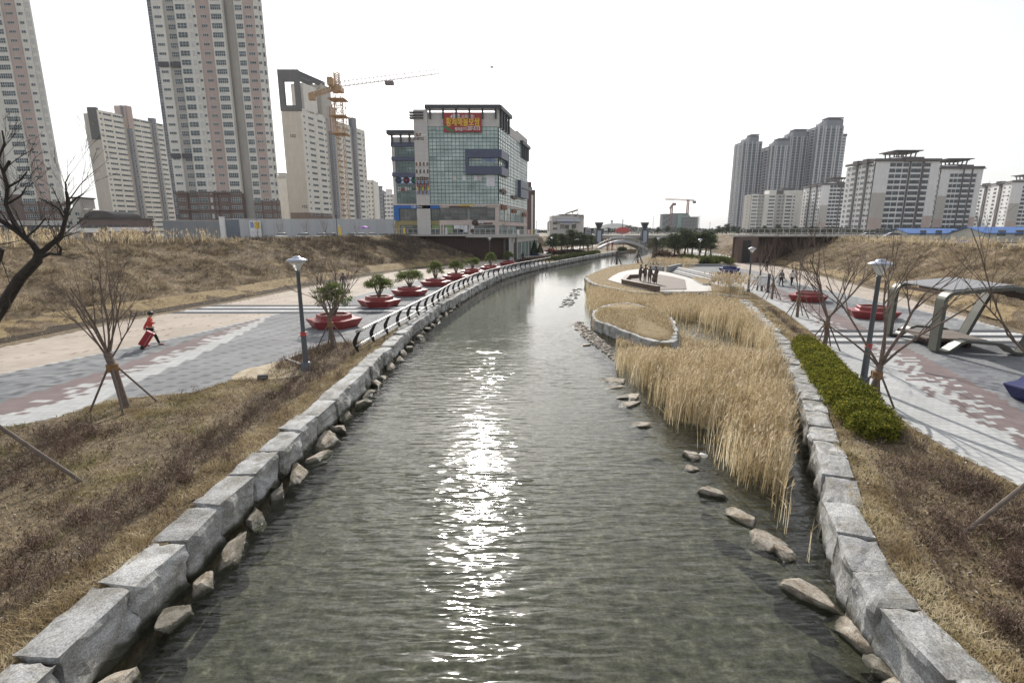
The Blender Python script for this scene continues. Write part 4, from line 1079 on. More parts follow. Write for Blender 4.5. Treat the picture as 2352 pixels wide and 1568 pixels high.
lattice('brown bronze lattice wall with a dark portal at the end of the right walk', lx[0] - .2, lx[0] + 24, lx[1], 4.9, 'left', 3)
T = thing('dark_tower', 'slim dark brown brick tower standing behind the glass shopping building', 'building', (X(1206, 190), 190, ZG))
wd = X(1229, 190) - X(1206, 190); hh = Z(428, 190) - ZG
MB().box(0, wd * .62, 0, 12, 0, hh + 1.5, 0).box(wd * .62, wd, .4, 12, 0, hh - 1.2, 0).build('wall', W_brick, T)
MB().box(wd * .62, wd * .8, -.06, .39, 1, hh - 3, 0).build('window_strip', W_haze, T)
MB().box(1.2, 2.6, -.1, -.02, hh - 1.6, hh - .4).build('sign_board', W_hz2, T)
# ---------------------------------------------------------------- granite blocks and rocks
def granite(name, lo, hi, dirt, wet):
    m, nt, b = newmat(name)
    tc = N(nt, 'ShaderNodeTexCoord'); oi = N(nt, 'ShaderNodeObjectInfo')
    off = N(nt, 'ShaderNodeVectorMath', operation='ADD'); nt.links.new(tc.outputs['Object'], off.inputs[0])
    sc = N(nt, 'ShaderNodeMath', operation='MULTIPLY'); sc.inputs[1].default_value = 40; nt.links.new(oi.outputs['Random'], sc.inputs[0]); nt.links.new(sc.outputs[0], off.inputs[1])
    v = N(nt, 'ShaderNodeTexNoise'); v.inputs['Scale'].default_value = 42; v.inputs['Detail'].default_value = 3; nt.links.new(off.outputs[0], v.inputs['Vector'])
    rp = N(nt, 'ShaderNodeValToRGB'); rp.color_ramp.elements[0].position = .36; rp.color_ramp.elements[0].color = (*lo, 1); rp.color_ramp.elements[1].position = .6; rp.color_ramp.elements[1].color = (*hi, 1)
    nt.links.new(v.outputs['Fac'], rp.inputs['Fac'])
    n2 = N(nt, 'ShaderNodeTexNoise'); n2.inputs['Scale'].default_value = 1.8; n2.inputs['Detail'].default_value = 8; n2.inputs['Roughness'].default_value = .7; nt.links.new(off.outputs[0], n2.inputs['Vector'])
    r2 = N(nt, 'ShaderNodeValToRGB'); r2.color_ramp.elements[0].position = .41; r2.color_ramp.elements[0].color = (*dirt, 1); r2.color_ramp.elements[1].position = .58; r2.color_ramp.elements[1].color = (1, 1, 1, 1)
    nt.links.new(n2.outputs['Fac'], r2.inputs['Fac'])
    mx = N(nt, 'ShaderNodeMix', data_type='RGBA', blend_type='MULTIPLY'); mx.inputs['Factor'].default_value = 1
    nt.links.new(rp.outputs['Color'], mx.inputs['A']); nt.links.new(r2.outputs['Color'], mx.inputs['B'])
    t3 = N(nt, 'ShaderNodeMapRange'); t3.inputs['To Min'].default_value = .82; t3.inputs['To Max'].default_value = 1.15; nt.links.new(oi.outputs['Random'], t3.inputs['Value'])
    s3 = N(nt, 'ShaderNodeVectorMath', operation='SCALE'); nt.links.new(mx.outputs['Result'], s3.inputs[0]); nt.links.new(t3.outputs[0], s3.inputs['Scale'])
    sz = N(nt, 'ShaderNodeSeparateXYZ'); nt.links.new(tc.outputs['Object'], sz.inputs[0])     # damp, weedy foot
    wob = N(nt, 'ShaderNodeMath', operation='MULTIPLY_ADD'); wob.inputs[1].default_value = .35; nt.links.new(n2.outputs['Fac'], wob.inputs[0]); nt.links.new(sz.outputs['Z'], wob.inputs[2])
    wm = N(nt, 'ShaderNodeMapRange'); wm.inputs['From Min'].default_value = wet[0] + .17; wm.inputs['From Max'].default_value = wet[1] + .17; nt.links.new(wob.outputs[0], wm.inputs['Value'])
    wx = N(nt, 'ShaderNodeMix', data_type='RGBA'); wx.inputs['A'].default_value = (.06, .058, .042, 1); nt.links.new(wm.outputs[0], wx.inputs['Factor']); nt.links.new(s3.outputs[0], wx.inputs['B'])
    nt.links.new(wx.outputs['Result'], b.inputs['Base Color'])
    wr = N(nt, 'ShaderNodeMapRange'); wr.inputs['To Min'].default_value = .28; wr.inputs['To Max'].default_value = .8; nt.links.new(wm.outputs[0], wr.inputs['Value']); nt.links.new(wr.outputs[0], b.inputs['Roughness']); b.inputs['Specular IOR Level'].default_value = .3
    n4 = N(nt, 'ShaderNodeTexNoise'); n4.inputs['Scale'].default_value = 14; n4.inputs['Detail'].default_value = 10; n4.inputs['Roughness'].default_value = .75; nt.links.new(off.outputs[0], n4.inputs['Vector'])
    bp = N(nt, 'ShaderNodeBump'); bp.inputs['Strength'].default_value = .8; bp.inputs['Distance'].default_value = .045
    nt.links.new(n4.outputs['Fac'], bp.inputs['Height']); nt.links.new(bp.outputs['Normal'], b.inputs['Normal'])
    return m
M_granite = granite('grey_granite', (.31, .31, .315), (.53, .53, .52), (.58, .56, .51), (-.74, -.6))
M_rock = granite('pale_river_rock', (.32, .28, .225), (.58, .53, .46), (.5, .45, .37), (-.1, .25))
M_rockd = granite('dark_river_rock', (.16, .145, .12), (.33, .305, .26), (.5, .48, .4), (-.1, .35))
def block_mesh(seed, L, W, H, rough=.05, name='granite_block'):
    bm = bmesh.new(); bmesh.ops.create_cube(bm, size=1)
    bmesh.ops.subdivide_edges(bm, edges=bm.edges[:], cuts=7, use_grid_fill=True)
    rr = random.Random(seed); ox = seed * 7.3
    sk = [rr.uniform(-.07, .07) for _ in range(6)]
    for v in bm.verts:
        x, y, z = v.co
        p = Vector((x * W, y * L, (z - .5) * H))
        n = Vector((round(x * 2) if abs(x) > .49 else 0, round(y * 2) if abs(y) > .49 else 0, round(z * 2) if abs(z) > .49 else 0)).normalized() if max(abs(x), abs(y), abs(z)) > .49 else Vector()
        k = sum(1 for c in (x, y, z) if abs(c) > .49)
        a = mnoise.fractal(Vector((p.x * 2.2 + ox, p.y * 2.2, p.z * 2.2)), 1, 2, 4)
        c = mnoise.noise(Vector((p.x * 7 + ox, p.y * 7, p.z * 7)))
        amt = rough * a * (.5 if z > .49 else 1.2) + .012 * c
        if k >= 2: amt -= .02 + .035 * abs(mnoise.noise(Vector((p.x * 4 + ox, p.y * 4, p.z * 4 + 5))))
        p += n * amt
        p.x += sk[0] * y * .8 + sk[1] * (z) * .9; p.y += sk[2] * x * .8 + sk[3] * z * .5; p.z += sk[4] * y * .5 + sk[5] * x * .3
        v.co = p
    me = bpy.data.meshes.new(name); bm.to_mesh(me); bm.free(); me.materials.append(M_granite)
    return me
BLK = [block_mesh(i + 1, 1, .66, .95, .085) for i in range(12)]
CAP = [block_mesh(i + 21, 1, .42, .75, .03) for i in range(5)]
def ordinal(n):
    return '%d%s' % (n, 'th' if 10 <= n % 100 <= 20 else {1: 'st', 2: 'nd', 3: 'rd'}.get(n % 10, 'th'))
def row_of_blocks(pts, side, lens, meshes, label, group, ztop, wid, seed, zj=.04):
    """stones laid end to end along a line of plan points; side +1: stone body lies right of the line"""
    rr = random.Random(seed); P = [Vector(p) for p in pts]
    seg = [0]
    for a, b_ in zip(P[:-1], P[1:]): seg.append(seg[-1] + (b_ - a).length)
    def at(s):
        for i in range(len(P) - 1):
            if s <= seg[i + 1]: return P[i].lerp(P[i + 1], (s - seg[i]) / max(1e-6, seg[i + 1] - seg[i]))
        return P[-1]
    s = 0; k = 1; out = []
    while s < seg[-1] - .3:
        L = min(rr.uniform(*lens), seg[-1] - s); a = at(s); b_ = at(s + L); d = (b_ - a); LL = d.length; d = d / max(LL, 1e-6)
        n = Vector((d.y, -d.x)) * side
        c = (a + b_) / 2 + n * (wid / 2 + rr.uniform(-.06, .05))
        o = link('granite_block', rr.choice(meshes)); o.location = (c.x, c.y, ztop + rr.uniform(-zj, zj))
        o.rotation_euler = (rr.uniform(-.02, .02), rr.uniform(-.05, .05), math.atan2(d.y, d.x) - math.pi / 2 + rr.uniform(-.06, .06))
        o.scale = (1, LL * .985, rr.uniform(.9, 1.05))
        tag(o, label % ordinal(k), 'stone block', group); out.append(o)
        s += L; k += 1
    return out
lw = [(XLw(y), y) for y in np.arange(4.4, 160, 1.0)]
row_of_blocks(lw, -1, (1.15, 1.75), BLK, 'grey granite block in the left river wall, %s from the near end', 'granite blocks of the left river wall', .06, .62, 3)
rwp = [(XRw(y), y) for y in np.arange(4.2, 42.3, .6)]
row_of_blocks(rwp, 1, (.85, 1.35), BLK, 'grey granite block in the right river wall, %s from the near end', 'granite blocks of the right river wall', .10, .6, 5)
pf = smooth_open(prom_front[::-1], 3)[::-1]
row_of_blocks(pf, 1, (1.1, 1.8), CAP, 'pale granite kerb stone along the front of the statue terrace, %s from the reeds', 'kerb stones of the statue terrace', .05, .4, 8, .015)
row_of_blocks(smooth_open(prom_back, 3), 1, (1.5, 2.2), CAP, 'pale granite kerb stone along the back of the statue terrace, %s from its tip', 'kerb stones behind the statue terrace', .04, .4, 9, .015)
row_of_blocks(right_far[:4], 1, (2.5, 3.5), CAP, 'granite kerb stone on the far right river bank, %s from the near end', 'kerb stones of the far right bank', .04, .4, 10, .02)
zc = lambda x, y: (1320.7 + x / 5.12, 545.5 + y / 5.12)
islet = [G(*zc(*p), -.12) for p in ((190, 930), (205, 870), (300, 810), (400, 785), (490, 772), (600, 772), (720, 776), (860, 828), (1000, 872), (1110, 925), (1180, 1000), (1220, 1105), (1210, 1195), (1130, 1250), (1000, 1245), (880, 1215), (700, 1150), (560, 1100), (430, 1050), (300, 1000), (215, 960))]
isl = smooth_closed(islet, 2)
row_of_blocks(isl + [isl[0]], 1 if sum(isl[i][0] * isl[(i + 1) % len(isl)][1] - isl[(i + 1) % len(isl)][0] * isl[i][1] for i in range(len(isl))) < 0 else -1,
              (.9, 1.4), CAP, 'granite kerb stone ringing the small grass islet, %s clockwise from its left tip', 'kerb stones of the grass islet', -.1, .42, 12, .02)
cx = sum(p[0] for p in isl) / len(isl); cy = sum(p[1] for p in isl) / len(isl)
b = MB(); n = len(isl)
for k, (t, z) in enumerate(((.985, -1.5), (.975, -.17), (.8, -.02), (.55, .12), (.28, .2), (.02, .22))):
    for (x, y) in isl: b.v.append((lerp(cx, x, t), lerp(cy, y, t), z))
for k in range(5):
    for i in range(n): b.f.append((k * n + i, k * n + (i + 1) % n, (k + 1) * n + (i + 1) % n, (k + 1) * n + i)); b.m.append(0)
o = b.build('islet', M_lawn, smooth=True); structure(o)
def rock_mesh(seed, m):
    bm = bmesh.new(); bmesh.ops.create_icosphere(bm, subdivisions=4, radius=1); rr = random.Random(seed)
    cuts = [(Vector((rr.uniform(-1, 1), rr.uniform(-1, 1), rr.uniform(-.6, 1))).normalized(), rr.uniform(.38, .72)) for _ in range(14)] + [(Vector((rr.uniform(-.15, .15), rr.uniform(-.15, .15), 1)).normalized(), rr.uniform(.3, .45))]
    for v in bm.verts:
        p = v.co.copy()
        for d, t in cuts:
            q = p.dot(d)
            if q > t: p -= d * (q - t) * .97
        v.co = p * (1 + .10 * mnoise.fractal(p * 3.2 + Vector((seed * 3.1, 0, 0)), 1, 2, 5))
    me = bpy.data.meshes.new('river_rock'); bm.to_mesh(me); bm.free(); me.materials.append(m)
    return me
ROCK = [rock_mesh(i, M_rock) for i in range(6)]; ROCKD = [rock_mesh(i + 30, M_rockd) for i in range(4)]
rr = random.Random(21)
k = 1; y = 5.2
while y < 46:
    x = XLw(y) + rr.uniform(.12, .34)
    o = link('river_rock', rr.choice(ROCK + ROCKD + ROCKD)); o.location = (x, y, ZW + rr.uniform(-.06, .08)); o.scale = (rr.uniform(.28, .46), rr.uniform(.4, .8), rr.uniform(.22, .36)); o.rotation_euler = (rr.uniform(-.3, .3), rr.uniform(-.3, .3), rr.uniform(-.5, .5))
    tag(o, 'wet river rock lying at the foot of the left wall, %s from the near end' % ordinal(k), 'rock', 'rocks at the foot of the left river wall'); k += 1
    y += rr.uniform(.6, 1.1) * (1 + y * .025)
step_rocks = [((2050, 1540), .55, .32, .26, 1), ((1972, 1470), .55, .34, .28, 0), ((1856, 1362), .62, .30, .2, 0), ((1803, 1270), .34, .24, .17, 0), ((1752, 1243), .46, .30, .2, 0), ((1697, 1188), .44, .32, .2, 0), ((1635, 1131), .40, .24, .18, 0), ((1592, 1047), .32, .26, .16, 0), ((1584, 1076), .22, .16, .08, 0),
    ((1474, 977), .38, .3, .12, 0), ((1446, 928), .55, .3, .1, 0), ((1437, 912), .5, .3, .1, 1), ((1408, 876), .62, .4, .12, 0), ((1412, 890), .5, .3, .08, 0), ((1452, 912), .5, .3, .12, 0), ((2095, 1575), .5, .35, .26, 0), ((1330, 757), .4, .3, .1, 0), ((1322, 748), .35, .3, .1, 0), ((1345, 792), .35, .25, .06, 0), ((1331, 742), .3, .25, .1, 1)]
for i, ((u, v), a, b_, h, dk) in enumerate(step_rocks):
    x, y = G(u, v, ZW); o = link('stepping_rock', (ROCKD if dk else ROCK)[i % 4]); o.location = (x, y, ZW + .02); o.scale = (b_ * 1.35, a * 1.3, h * 1.25); o.rotation_euler = (0, 0, R(10) if i < 4 else (R(24) if i < 9 else R(80 + 20 * (i % 3))))
    tag(o, 'pale flat rock breaking the water along the reed edge, %s from the near wall' % ordinal(i + 1), 'rock', 'rocks along the reed edge')
for i, o in enumerate([q for q in bpy.data.objects if q.name.startswith('stepping_rock')][15:]):
    o['label'] = ['pale rock against the wall in the bottom right corner', 'pale flat rock at the pebble bank beside the islet', 'small flat rock farthest out at the pebble bank', 'flat sunken rock nearest the camera below the pebble bank', 'dark rock at the upper end of the pebble bank'][i]
# pebble bank beside the islet, weedy stones in midstream
M_pebble = mat('pebbles', (.26, .23, .19), .8, var=.5, scale=6)
b = MB(); rr = random.Random(5)
pb = [G(*p, ZW) for p in ((1318, 742), (1335, 738), (1360, 760), (1400, 795), (1412, 830), (1395, 815), (1362, 790), (1335, 770))]
for k in range(1500):
    u = rr.uniform(1316, 1414); v = rr.uniform(738, 832); p = G(u, v, ZW)
    if inpoly(p[0], p[1], pb): b.ball((p[0], p[1], ZW + rr.uniform(-.02, .06)), rr.uniform(.04, .11), 5, 0, (1, 1, .6))
b.sheet(pb, ZW + .012); o = b.build('pebble_bank', M_pebble); o['kind'] = 'stuff'; tag(o, 'bank of small brown pebbles in front of the islet', 'pebbles')
b = MB()
for k in range(70):
    t = rr.random(); p = G(lerp(1328, 1300, t) + rr.uniform(-12, 12), 662 + 40 * t + rr.uniform(-3, 3), ZW); b.ball((p[0], p[1], ZW), rr.uniform(.05, .2), 6, 0, (1.3, 1, .3))
o = b.build('shoal_stones', mat('weedy_stone', (.055, .055, .04), .8, var=.4, scale=3)); o['kind'] = 'stuff'; tag(o, 'shoal of flat weedy stones in midstream left of the terrace', 'stones')

# ---------------------------------------------------------------- lamps
M_lampgrey = mat('lamp_grey_paint', (.10, .11, .125), .45, scale=2, metal=.1)
M_lampred = mat('lamp_red_ring', (.42, .05, .04), .5)
M_lampcap = mat('lamp_cap_silver', (.50, .53, .62), .35, scale=2, metal=.2)
def lens_mat():
    m, nt, b = newmat('lamp_lens'); b.inputs['Base Color'].default_value = (.78, .78, .74, 1); b.inputs['Roughness'].default_value = .45
    b.inputs['Transmission Weight'].default_value = .35; b.inputs['IOR'].default_value = 1.25
    return m
M_lens = lens_mat()
def make_lamp(label, x, y):
    t = thing('street_lamp', label, 'street lamp', (x, y, 0), 0, 'promenade lamps')
    MB().lathe([(0, 0), (.24, 0), (.24, .05), (.2, .08), (.19, .3), (.15, .36), (0, .36)]).build('base', M_lampgrey, t, True)
    MB().lathe([(.115, .3), (.1, 1.55), (.1, 1.56)]).lathe([(.085, 1.56), (.07, 3.95), (.085, 3.97), (.085, 4.08), (0, 4.08)]).build('pole', M_lampgrey, t, True)
    MB().lathe([(.095, 1.44), (.125, 1.45), (.125, 1.5), (.105, 1.505), (.105, 1.55), (.125, 1.555), (.125, 1.6), (.085, 1.61)]).build('ring', M_lampred, t, True)
    MB().lathe([(.06, 4.08), (.1, 4.1), (.14, 4.2), (.24, 4.36), (.345, 4.455), (.3, 4.45), (0, 4.45)], n=28).build('lens', M_lens, t, True)
    MB().lathe([(.03, 4.1), (.035, 4.34), (0, 4.35)], n=10).build('bulb', M_wht, t, True)
    MB().lathe([(0, 4.46), (.40, 4.462), (.405, 4.485), (.3, 4.54), (.17, 4.575), (.16, 4.61), (.1, 4.64), (0, 4.645)], n=28).build('cap', M_lampcap, t, True)
    return t
p = G(704, 850); lamp0 = make_lamp('tall grey lamp with a white cone head beside the left lawn bed', *p)
p = G(1981, 886); dup(lamp0, (p[0], p[1], 0), .4, 'tall grey lamp behind the hedge on the right promenade')
p = G(1718, 671); dup(lamp0, (p[0], p[1], 0), 1, 'grey lamp beside the white box at the far end of the right bed', .9)
p = G(1125, 602); dup(lamp0, (p[0], p[1], 0), 2, 'distant grey lamp among the last red planters by the railing', .97)
for u, v, s, l in ((1604, 610, .95, 'small distant lamp standing before the round clipped hedge'), (1362, 562, 1, 'tiny lamp in front of the left pine grove'), (1432, 566, .9, 'tiny distant lamp at the left foot of the arch bridge'), (1267, 585, .9, 'lamp before the glass shopfronts of the plaza'), (1510, 590, .9, 'tiny lamp right of the arch bridge beside the bank')):
    p = G(u, v); dup(lamp0, (p[0], p[1], 0), 0, l, s)

# ---------------------------------------------------------------- star shaped planters and their bushes
def glossy(name, col, rough=.42):
    m = mat(name, col, rough, var=.1, scale=1.5, coat=.08); return m
M_pred = glossy('planter_red', (.27, .045, .045)); M_pblue = glossy('planter_blue', (.012, .018, .11))
M_psoil = mat('planter_soil', (.10, .055, .035), .95, scale=6, var=.3, bump=.6)
def star(r1, r2, n=6, rot=0.0):
    return [((r1 if k % 2 == 0 else r2) * math.cos(rot + math.pi * k / n), (r1 if k % 2 == 0 else r2) * math.sin(rot + math.pi * k / n)) for k in range(2 * n)]
def make_planter(name, label, m, loc, rz, group, s=1.0):
    t = thing(name, label, 'planter', loc, rz, group)
    b = MB()
    rings = [(star(1.30, 1.12), 0.0), (star(1.36, 1.15), .03), (star(1.66, 1.32), .46), (star(1.64, 1.30), .50), (star(1.12, 1.02), .52), (star(1.06, .96), .56), (star(1.04, .945), .74), (star(1.0, .9), .77), (star(.86, .78), .77), (star(.84, .765), .64)]
    nn = 12
    for P, z in rings: b.v += [(x * s, y * s * .93, z) for x, y in P]
    for k in range(len(rings) - 1):
        for i in range(nn): b.f.append((k * nn + i, k * nn + (i + 1) % nn, (k + 1) * nn + (i + 1) % nn, (k + 1) * nn + i)); b.m.append(0)
    b.build('bench_ring', m, t)
    MB().sheet([(x * s, y * s * .93) for x, y in star(.86, .78)], .66).build('soil', M_psoil, t)
    return t
def leaves(name, m, pts, size, parent=None, seed=0, up=.3):
    """a cloud of small leaf quads at the given points (N,3)"""
    rg = np.random.default_rng(seed); n = len(pts)
    d1 = rg.normal(size=(n, 3)); d1 /= np.linalg.norm(d1, axis=1)[:, None]
    d2 = rg.normal(size=(n, 3)); d2[:, 2] += up; d2 -= d1 * (d1 * d2).sum(1)[:, None]; d2 /= np.linalg.norm(d2, axis=1)[:, None]
    s = (size * rg.uniform(.6, 1.3, n))[:, None]
    P = np.asarray(pts)
    V = np.stack([P - d1 * s * .5, P + d2 * s * .35, P + d1 * s * .5, P - d2 * s * .35], 1).reshape(-1, 3)
    return raw_mesh(name, V, np.full(n, 4), np.arange(n * 4), m, rg.uniform(0, 1, n), parent)
def raw_mesh(name, V, tot, idx, m, rnd, parent=None):
    me = bpy.data.meshes.new(name); tot = np.asarray(tot, dtype=np.int32)
    me.vertices.add(len(V)); me.vertices.foreach_set('co', np.asarray(V, dtype=np.float32).ravel())
    me.loops.add(len(idx)); me.loops.foreach_set('vertex_index', np.asarray(idx, dtype=np.int32))
    me.polygons.add(len(tot)); me.polygons.foreach_set('loop_start', np.concatenate([[0], np.cumsum(tot)[:-1]]).astype(np.int32)); me.polygons.foreach_set('loop_total', tot)
    at = me.attributes.new('rnd', 'FLOAT', 'FACE'); at.data.foreach_set('value', np.asarray(rnd, dtype=np.float32))
    me.materials.append(m); me.update(calc_edges=True); me.validate()
    return link(name, me, parent)
M_pine = blade_mat('pine_tuft', [(0, (.035, .055, .018)), (.5, (.11, .15, .045)), (.85, (.20, .235, .08)), (1, (.30, .31, .12))], trans=.45)
M_bark = mat('grey_brown_bark', (.17, .13, .105), .9, scale=12, var=.35, bump=.6)
M_barkd = mat('dark_bark', (.045, .037, .031), .9, scale=10, var=.4, bump=.8)
def make_bush(label, loc, h, r, seed, group):
    t = thing('planter_bush', label, 'bush', loc, 0, group)
    rr = random.Random(seed); b = MB(); tips = []
    for k in range(11):
        a = k * 2.4 + rr.uniform(-.3, .3); q = math.sqrt((k + .5) / 11) * r * .85
        p0 = Vector((rr.uniform(-.06, .06), rr.uniform(-.06, .06), 0)); p3 = Vector((q * math.cos(a), q * math.sin(a), h * rr.uniform(.68, .8)))
        p1 = p0.lerp(p3, .35) + Vector((0, 0, .05)); p2 = p0.lerp(p3, .7) + Vector((0, 0, -.04)) - Vector((p3.x, p3.y, 0)) * .1
        b.tube([p0, p1, p2, p3], [.045, .034, .026, .016], 5); tips.append(p3)
        for j in range(3):
            e = p2.lerp(p3, rr.random()); f = e + Vector((rr.uniform(-.3, .3) * r, rr.uniform(-.3, .3) * r, rr.uniform(.1, .3) * h)); b.tube([e, f], [.014, .007], 4); tips.append(f)
    b.build('stem', M_bark, t)
    rg = np.random.default_rng(seed); pts = []
    for i in range(64):
        a = rr.uniform(0, 6.28); q = r * math.sqrt(rr.random()); zc_ = h * (1.0 - .3 * (q / r) ** 2) - rr.random() ** 1.5 * .36 * h
        n = 75; c = np.array([q * math.cos(a), q * math.sin(a), zc_]); pts.append(c + rg.normal(size=(n, 3)) * np.array([.13, .13, .07]) * r)
    leaves('foliage', M_pine, np.concatenate(pts), .085, t, seed, 1.2)
    return t
rowp = [((765, 752), 1.0), ((870, 704), 1.0), ((940, 679), 1.0), ((1000, 657), 1.0), ((1047, 642.5), 1.0), ((1085, 630.5), 1.0), ((1127, 620.5), 1.0), ((1168, 610), 1.0)]
near = ['nearest red star planter bench on the left court', 'second red star planter in the row, counted from the near end', 'third red star planter in the row along the railing', 'fourth red star planter in the row along the railing', 'fifth red star planter in the row along the railing', 'sixth red star planter in the row along the railing', 'seventh red star planter, next to last along the railing', 'farthest red star planter of the row along the railing']
pl0 = None; bu = []
for i, (p, s) in enumerate(rowp):
    g_ = G(*p); g_ = (g_[0], g_[1] + .3)
    if pl0 is None: pl0 = make_planter('star_planter', near[0], M_pred, (g_[0], g_[1], .008), .1, 'red star planters')
    else: dup(pl0, (g_[0], g_[1], .008), .1 + .05 * i, near[i])
    if i < 3: bu.append(make_bush('', (g_[0], g_[1], .65), (1.95, 1.7, 1.65)[i], (1.0, .95, 1.1)[i], i + 3, 'clipped pines in the red planters')); o = bu[-1]
    else: o = dup(bu[i % 3], (g_[0], g_[1], .65), i * 1.1, '', (.82, .82, .95))
    o['label'] = 'flat topped green bush growing in the %s red planter of the row' % ('nearest', 'second', 'third', 'fourth', 'fifth', 'sixth', 'seventh', 'farthest')[i]
p = G(1860, 692); dup(pl0, (p[0], p[1] + .3, .008), .0, 'red star planter on the right court, the farther of two')
p = G(2010, 731); dup(pl0, (p[0], p[1] + .3, .008), .2, 'red star planter on the right court left of the shelter')
p = G(1262, 577); q = dup(pl0, (p[0], p[1], .008), 0, 'tiny far red planter on the court before the pine grove', .9)
blu = None
for (u, v), l, s in (((1677, 634), 'blue star planter before the round hedge, the nearer of two', 1.0), ((1677, 624), 'blue star planter before the round hedge, the farther of two', 1.0), ((2420, 935), 'dark blue star planter cut off by the right edge of the picture', 1.0), ((1228, 587), 'far blue planter holding two dark cone shaped conifers', .8)):
    p = G(u, v) if u < 2400 else (18.3, 15.8)
    if blu is None: blu = make_planter('star_planter', l, M_pblue, (p[0], p[1] + .3, .008), .1, 'blue star planters')
    else: dup(blu, (p[0], p[1] + .3, .008), .15 if u < 2400 else .52, l, s)
# bare sapling in the blue pair comes with the trees below

# ---------------------------------------------------------------- curved railing on the left
M_railpost = mat('railing_post_black', (.02, .018, .018), .45, metal=.3)
M_steel = mat('brushed_steel', (.55, .54, .52), .3, metal=.9, scale=4)
T = thing('railing', 'long curving railing of dark bowed posts and steel rails along the left river edge', 'railing', (0, 0, 0))
ry = []
y = 23.5
while y < 94: ry.append(y); y += 2.15
def post_mesh():
    b = MB(); prof = []
    for k in range(9):
        t = k / 8; z = t * 1.05; off = .16 * math.sin(t * 2.6) - .24 * max(0, t - .45) * 1.9; w_ = .035 + .06 * math.sin(math.pi * min(1, t * .9 + .08))
        prof.append((off - w_, off + w_, z))
    for (a0, a1, z0), (b0, b1, z1) in zip(prof[:-1], prof[1:]):
        b.hexa([(a0, -.03, z0), (a1, -.03, z0), (a1, .03, z0), (a0, .03, z0), (b0, -.03, z1), (b1, -.03, z1), (b1, .03, z1), (b0, .03, z1)])
    b.box(-.12, .12, -.08, .08, 0, .025)
    return b.mesh('post', [M_railpost])
pm = post_mesh()
for y in ry:
    o = link('post', pm, T); sl = (rail_x(y + .5) - rail_x(y - .5)); o.location = (rail_x(y), y, 0); o.rotation_euler = (0, 0, math.pi - math.atan(sl) )
def rail_path(off, z, r, m):
    b = MB(); pts = [(rail_x(y) + off, y, z) for y in np.arange(ry[0] - .15, ry[-1] + .2, .8)]
    return b.tube(pts, r, 8).build('rail', m, T, True)
rail_path(.14, 1.06, .048, M_steel); rail_path(.03, .93, .03, M_railpost); rail_path(-.02, .34, .026, M_steel); rail_path(-.05, .22, .02, M_railpost)
o = MB()
for y in ry: o.bar((rail_x(y) + .1, y, 1.05), (rail_x(y) - .06, y, .98), .05, .06)
o.build('rail_bracket', M_railpost, T)

# ---------------------------------------------------------------- bare trees with stakes
M_stake = mat('stake_wood', (.145, .115, .095), .85, scale=8, var=.3)
M_tie = mat('straw_tie', (.23, .13, .06), .95, scale=12, var=.3)
def grow(b, p, d, L, r, lev, rr, droop=.0, kmin=2, kmax=4, ang=.5, minr=.003):
    n = 4; pts = [p.copy()]; q = p.copy(); dd = d.copy()
    for i in range(n):
        dd = (dd + Vector((rr.uniform(-1, 1), rr.uniform(-1, 1), rr.uniform(-.5, .9))) * .14).normalized(); q = q + dd * (L / n); pts.append(q.copy())
    b.tube(pts, [max(minr, lerp(r, r * .45, i / n)) for i in range(n + 1)], 6 if r > .03 else (5 if r > .012 else 4), cap=False)
    if lev <= 0: return
    for k in range(rr.randint(kmin, kmax)):
        t = rr.uniform(.3, 1.0); i = min(n - 1, int(t * n)); e = pts[i].lerp(pts[i + 1], t * n - i)
        az = rr.uniform(0, 6.28); side = Vector((math.cos(az), math.sin(az), 0)); nd = (dd * math.cos(ang) + (side - dd * side.dot(dd)) * math.sin(ang) * rr.uniform(.7, 1.3) + Vector((0, 0, .15 - droop))).normalized()
        grow(b, e, nd, L * rr.uniform(.45, .72), max(minr, r * lerp(.62, .38, t)), lev - 1, rr, droop, kmin, kmax, ang, minr)
def bare_tree(label, loc, seed, fork, H, r0, nl, spread, levels=3, group='staked bare trees on the promenades', stakes=4, tie=.74, bark=None, sm=None, sr=.032, name='bare_tree', lean=(0, 0), kmax=4, lf=.34):
    t = thing(name, label, 'tree', loc, 0, group); rr = random.Random(seed); bark = bark or M_bark
    b = MB(); top = Vector((lean[0], lean[1], fork))
    pts = [Vector((0, 0, -.1)), Vector((.02, 0, 0)), top * .35 + Vector((rr.uniform(-.05, .05), rr.uniform(-.03, .03), 0)), top * .7 + Vector((rr.uniform(-.05, .05), 0, 0)), top]
    b.tube(pts, [r0 * 1.35, r0 * 1.15, r0, r0 * .95, r0 * 1.05], 10); b.ball(tuple(top), r0 * 1.1, 8)
    b.build('trunk', bark, t, True)
    b = MB()
    for k in range(nl):
        a = k * 6.283 / nl + rr.uniform(-.4, .4); tilt = spread * rr.uniform(.35, 1.1)
        d = Vector((math.cos(a) * math.sin(tilt), math.sin(a) * math.sin(tilt), math.cos(tilt)))
        grow(b, top - Vector((0, 0, rr.uniform(0, .25) * fork * .5)), d, (H - fork) * rr.uniform(.5, .72), r0 * lf * rr.uniform(.75, 1.25), levels, rr, kmax=kmax)
    b.build('crown', bark, t)
    for k in range(stakes):
        a = k * 6.283 / stakes + .6; q = MB(); rad = .46 * fork + .12
        q.tube([(rad * math.cos(a), rad * math.sin(a), -.05), (.10 * math.cos(a) + lean[0] * tie, .10 * math.sin(a) + lean[1] * tie, fork * tie + .08)], sr, 7); q.build('support_pole', sm or M_stake, t)
    if stakes: MB().tube([(lean[0] * tie, lean[1] * tie, fork * tie - .08), (lean[0] * tie, lean[1] * tie, fork * tie + .16)], r0 * 1.45, 10).build('binding', M_tie, t)
    return t
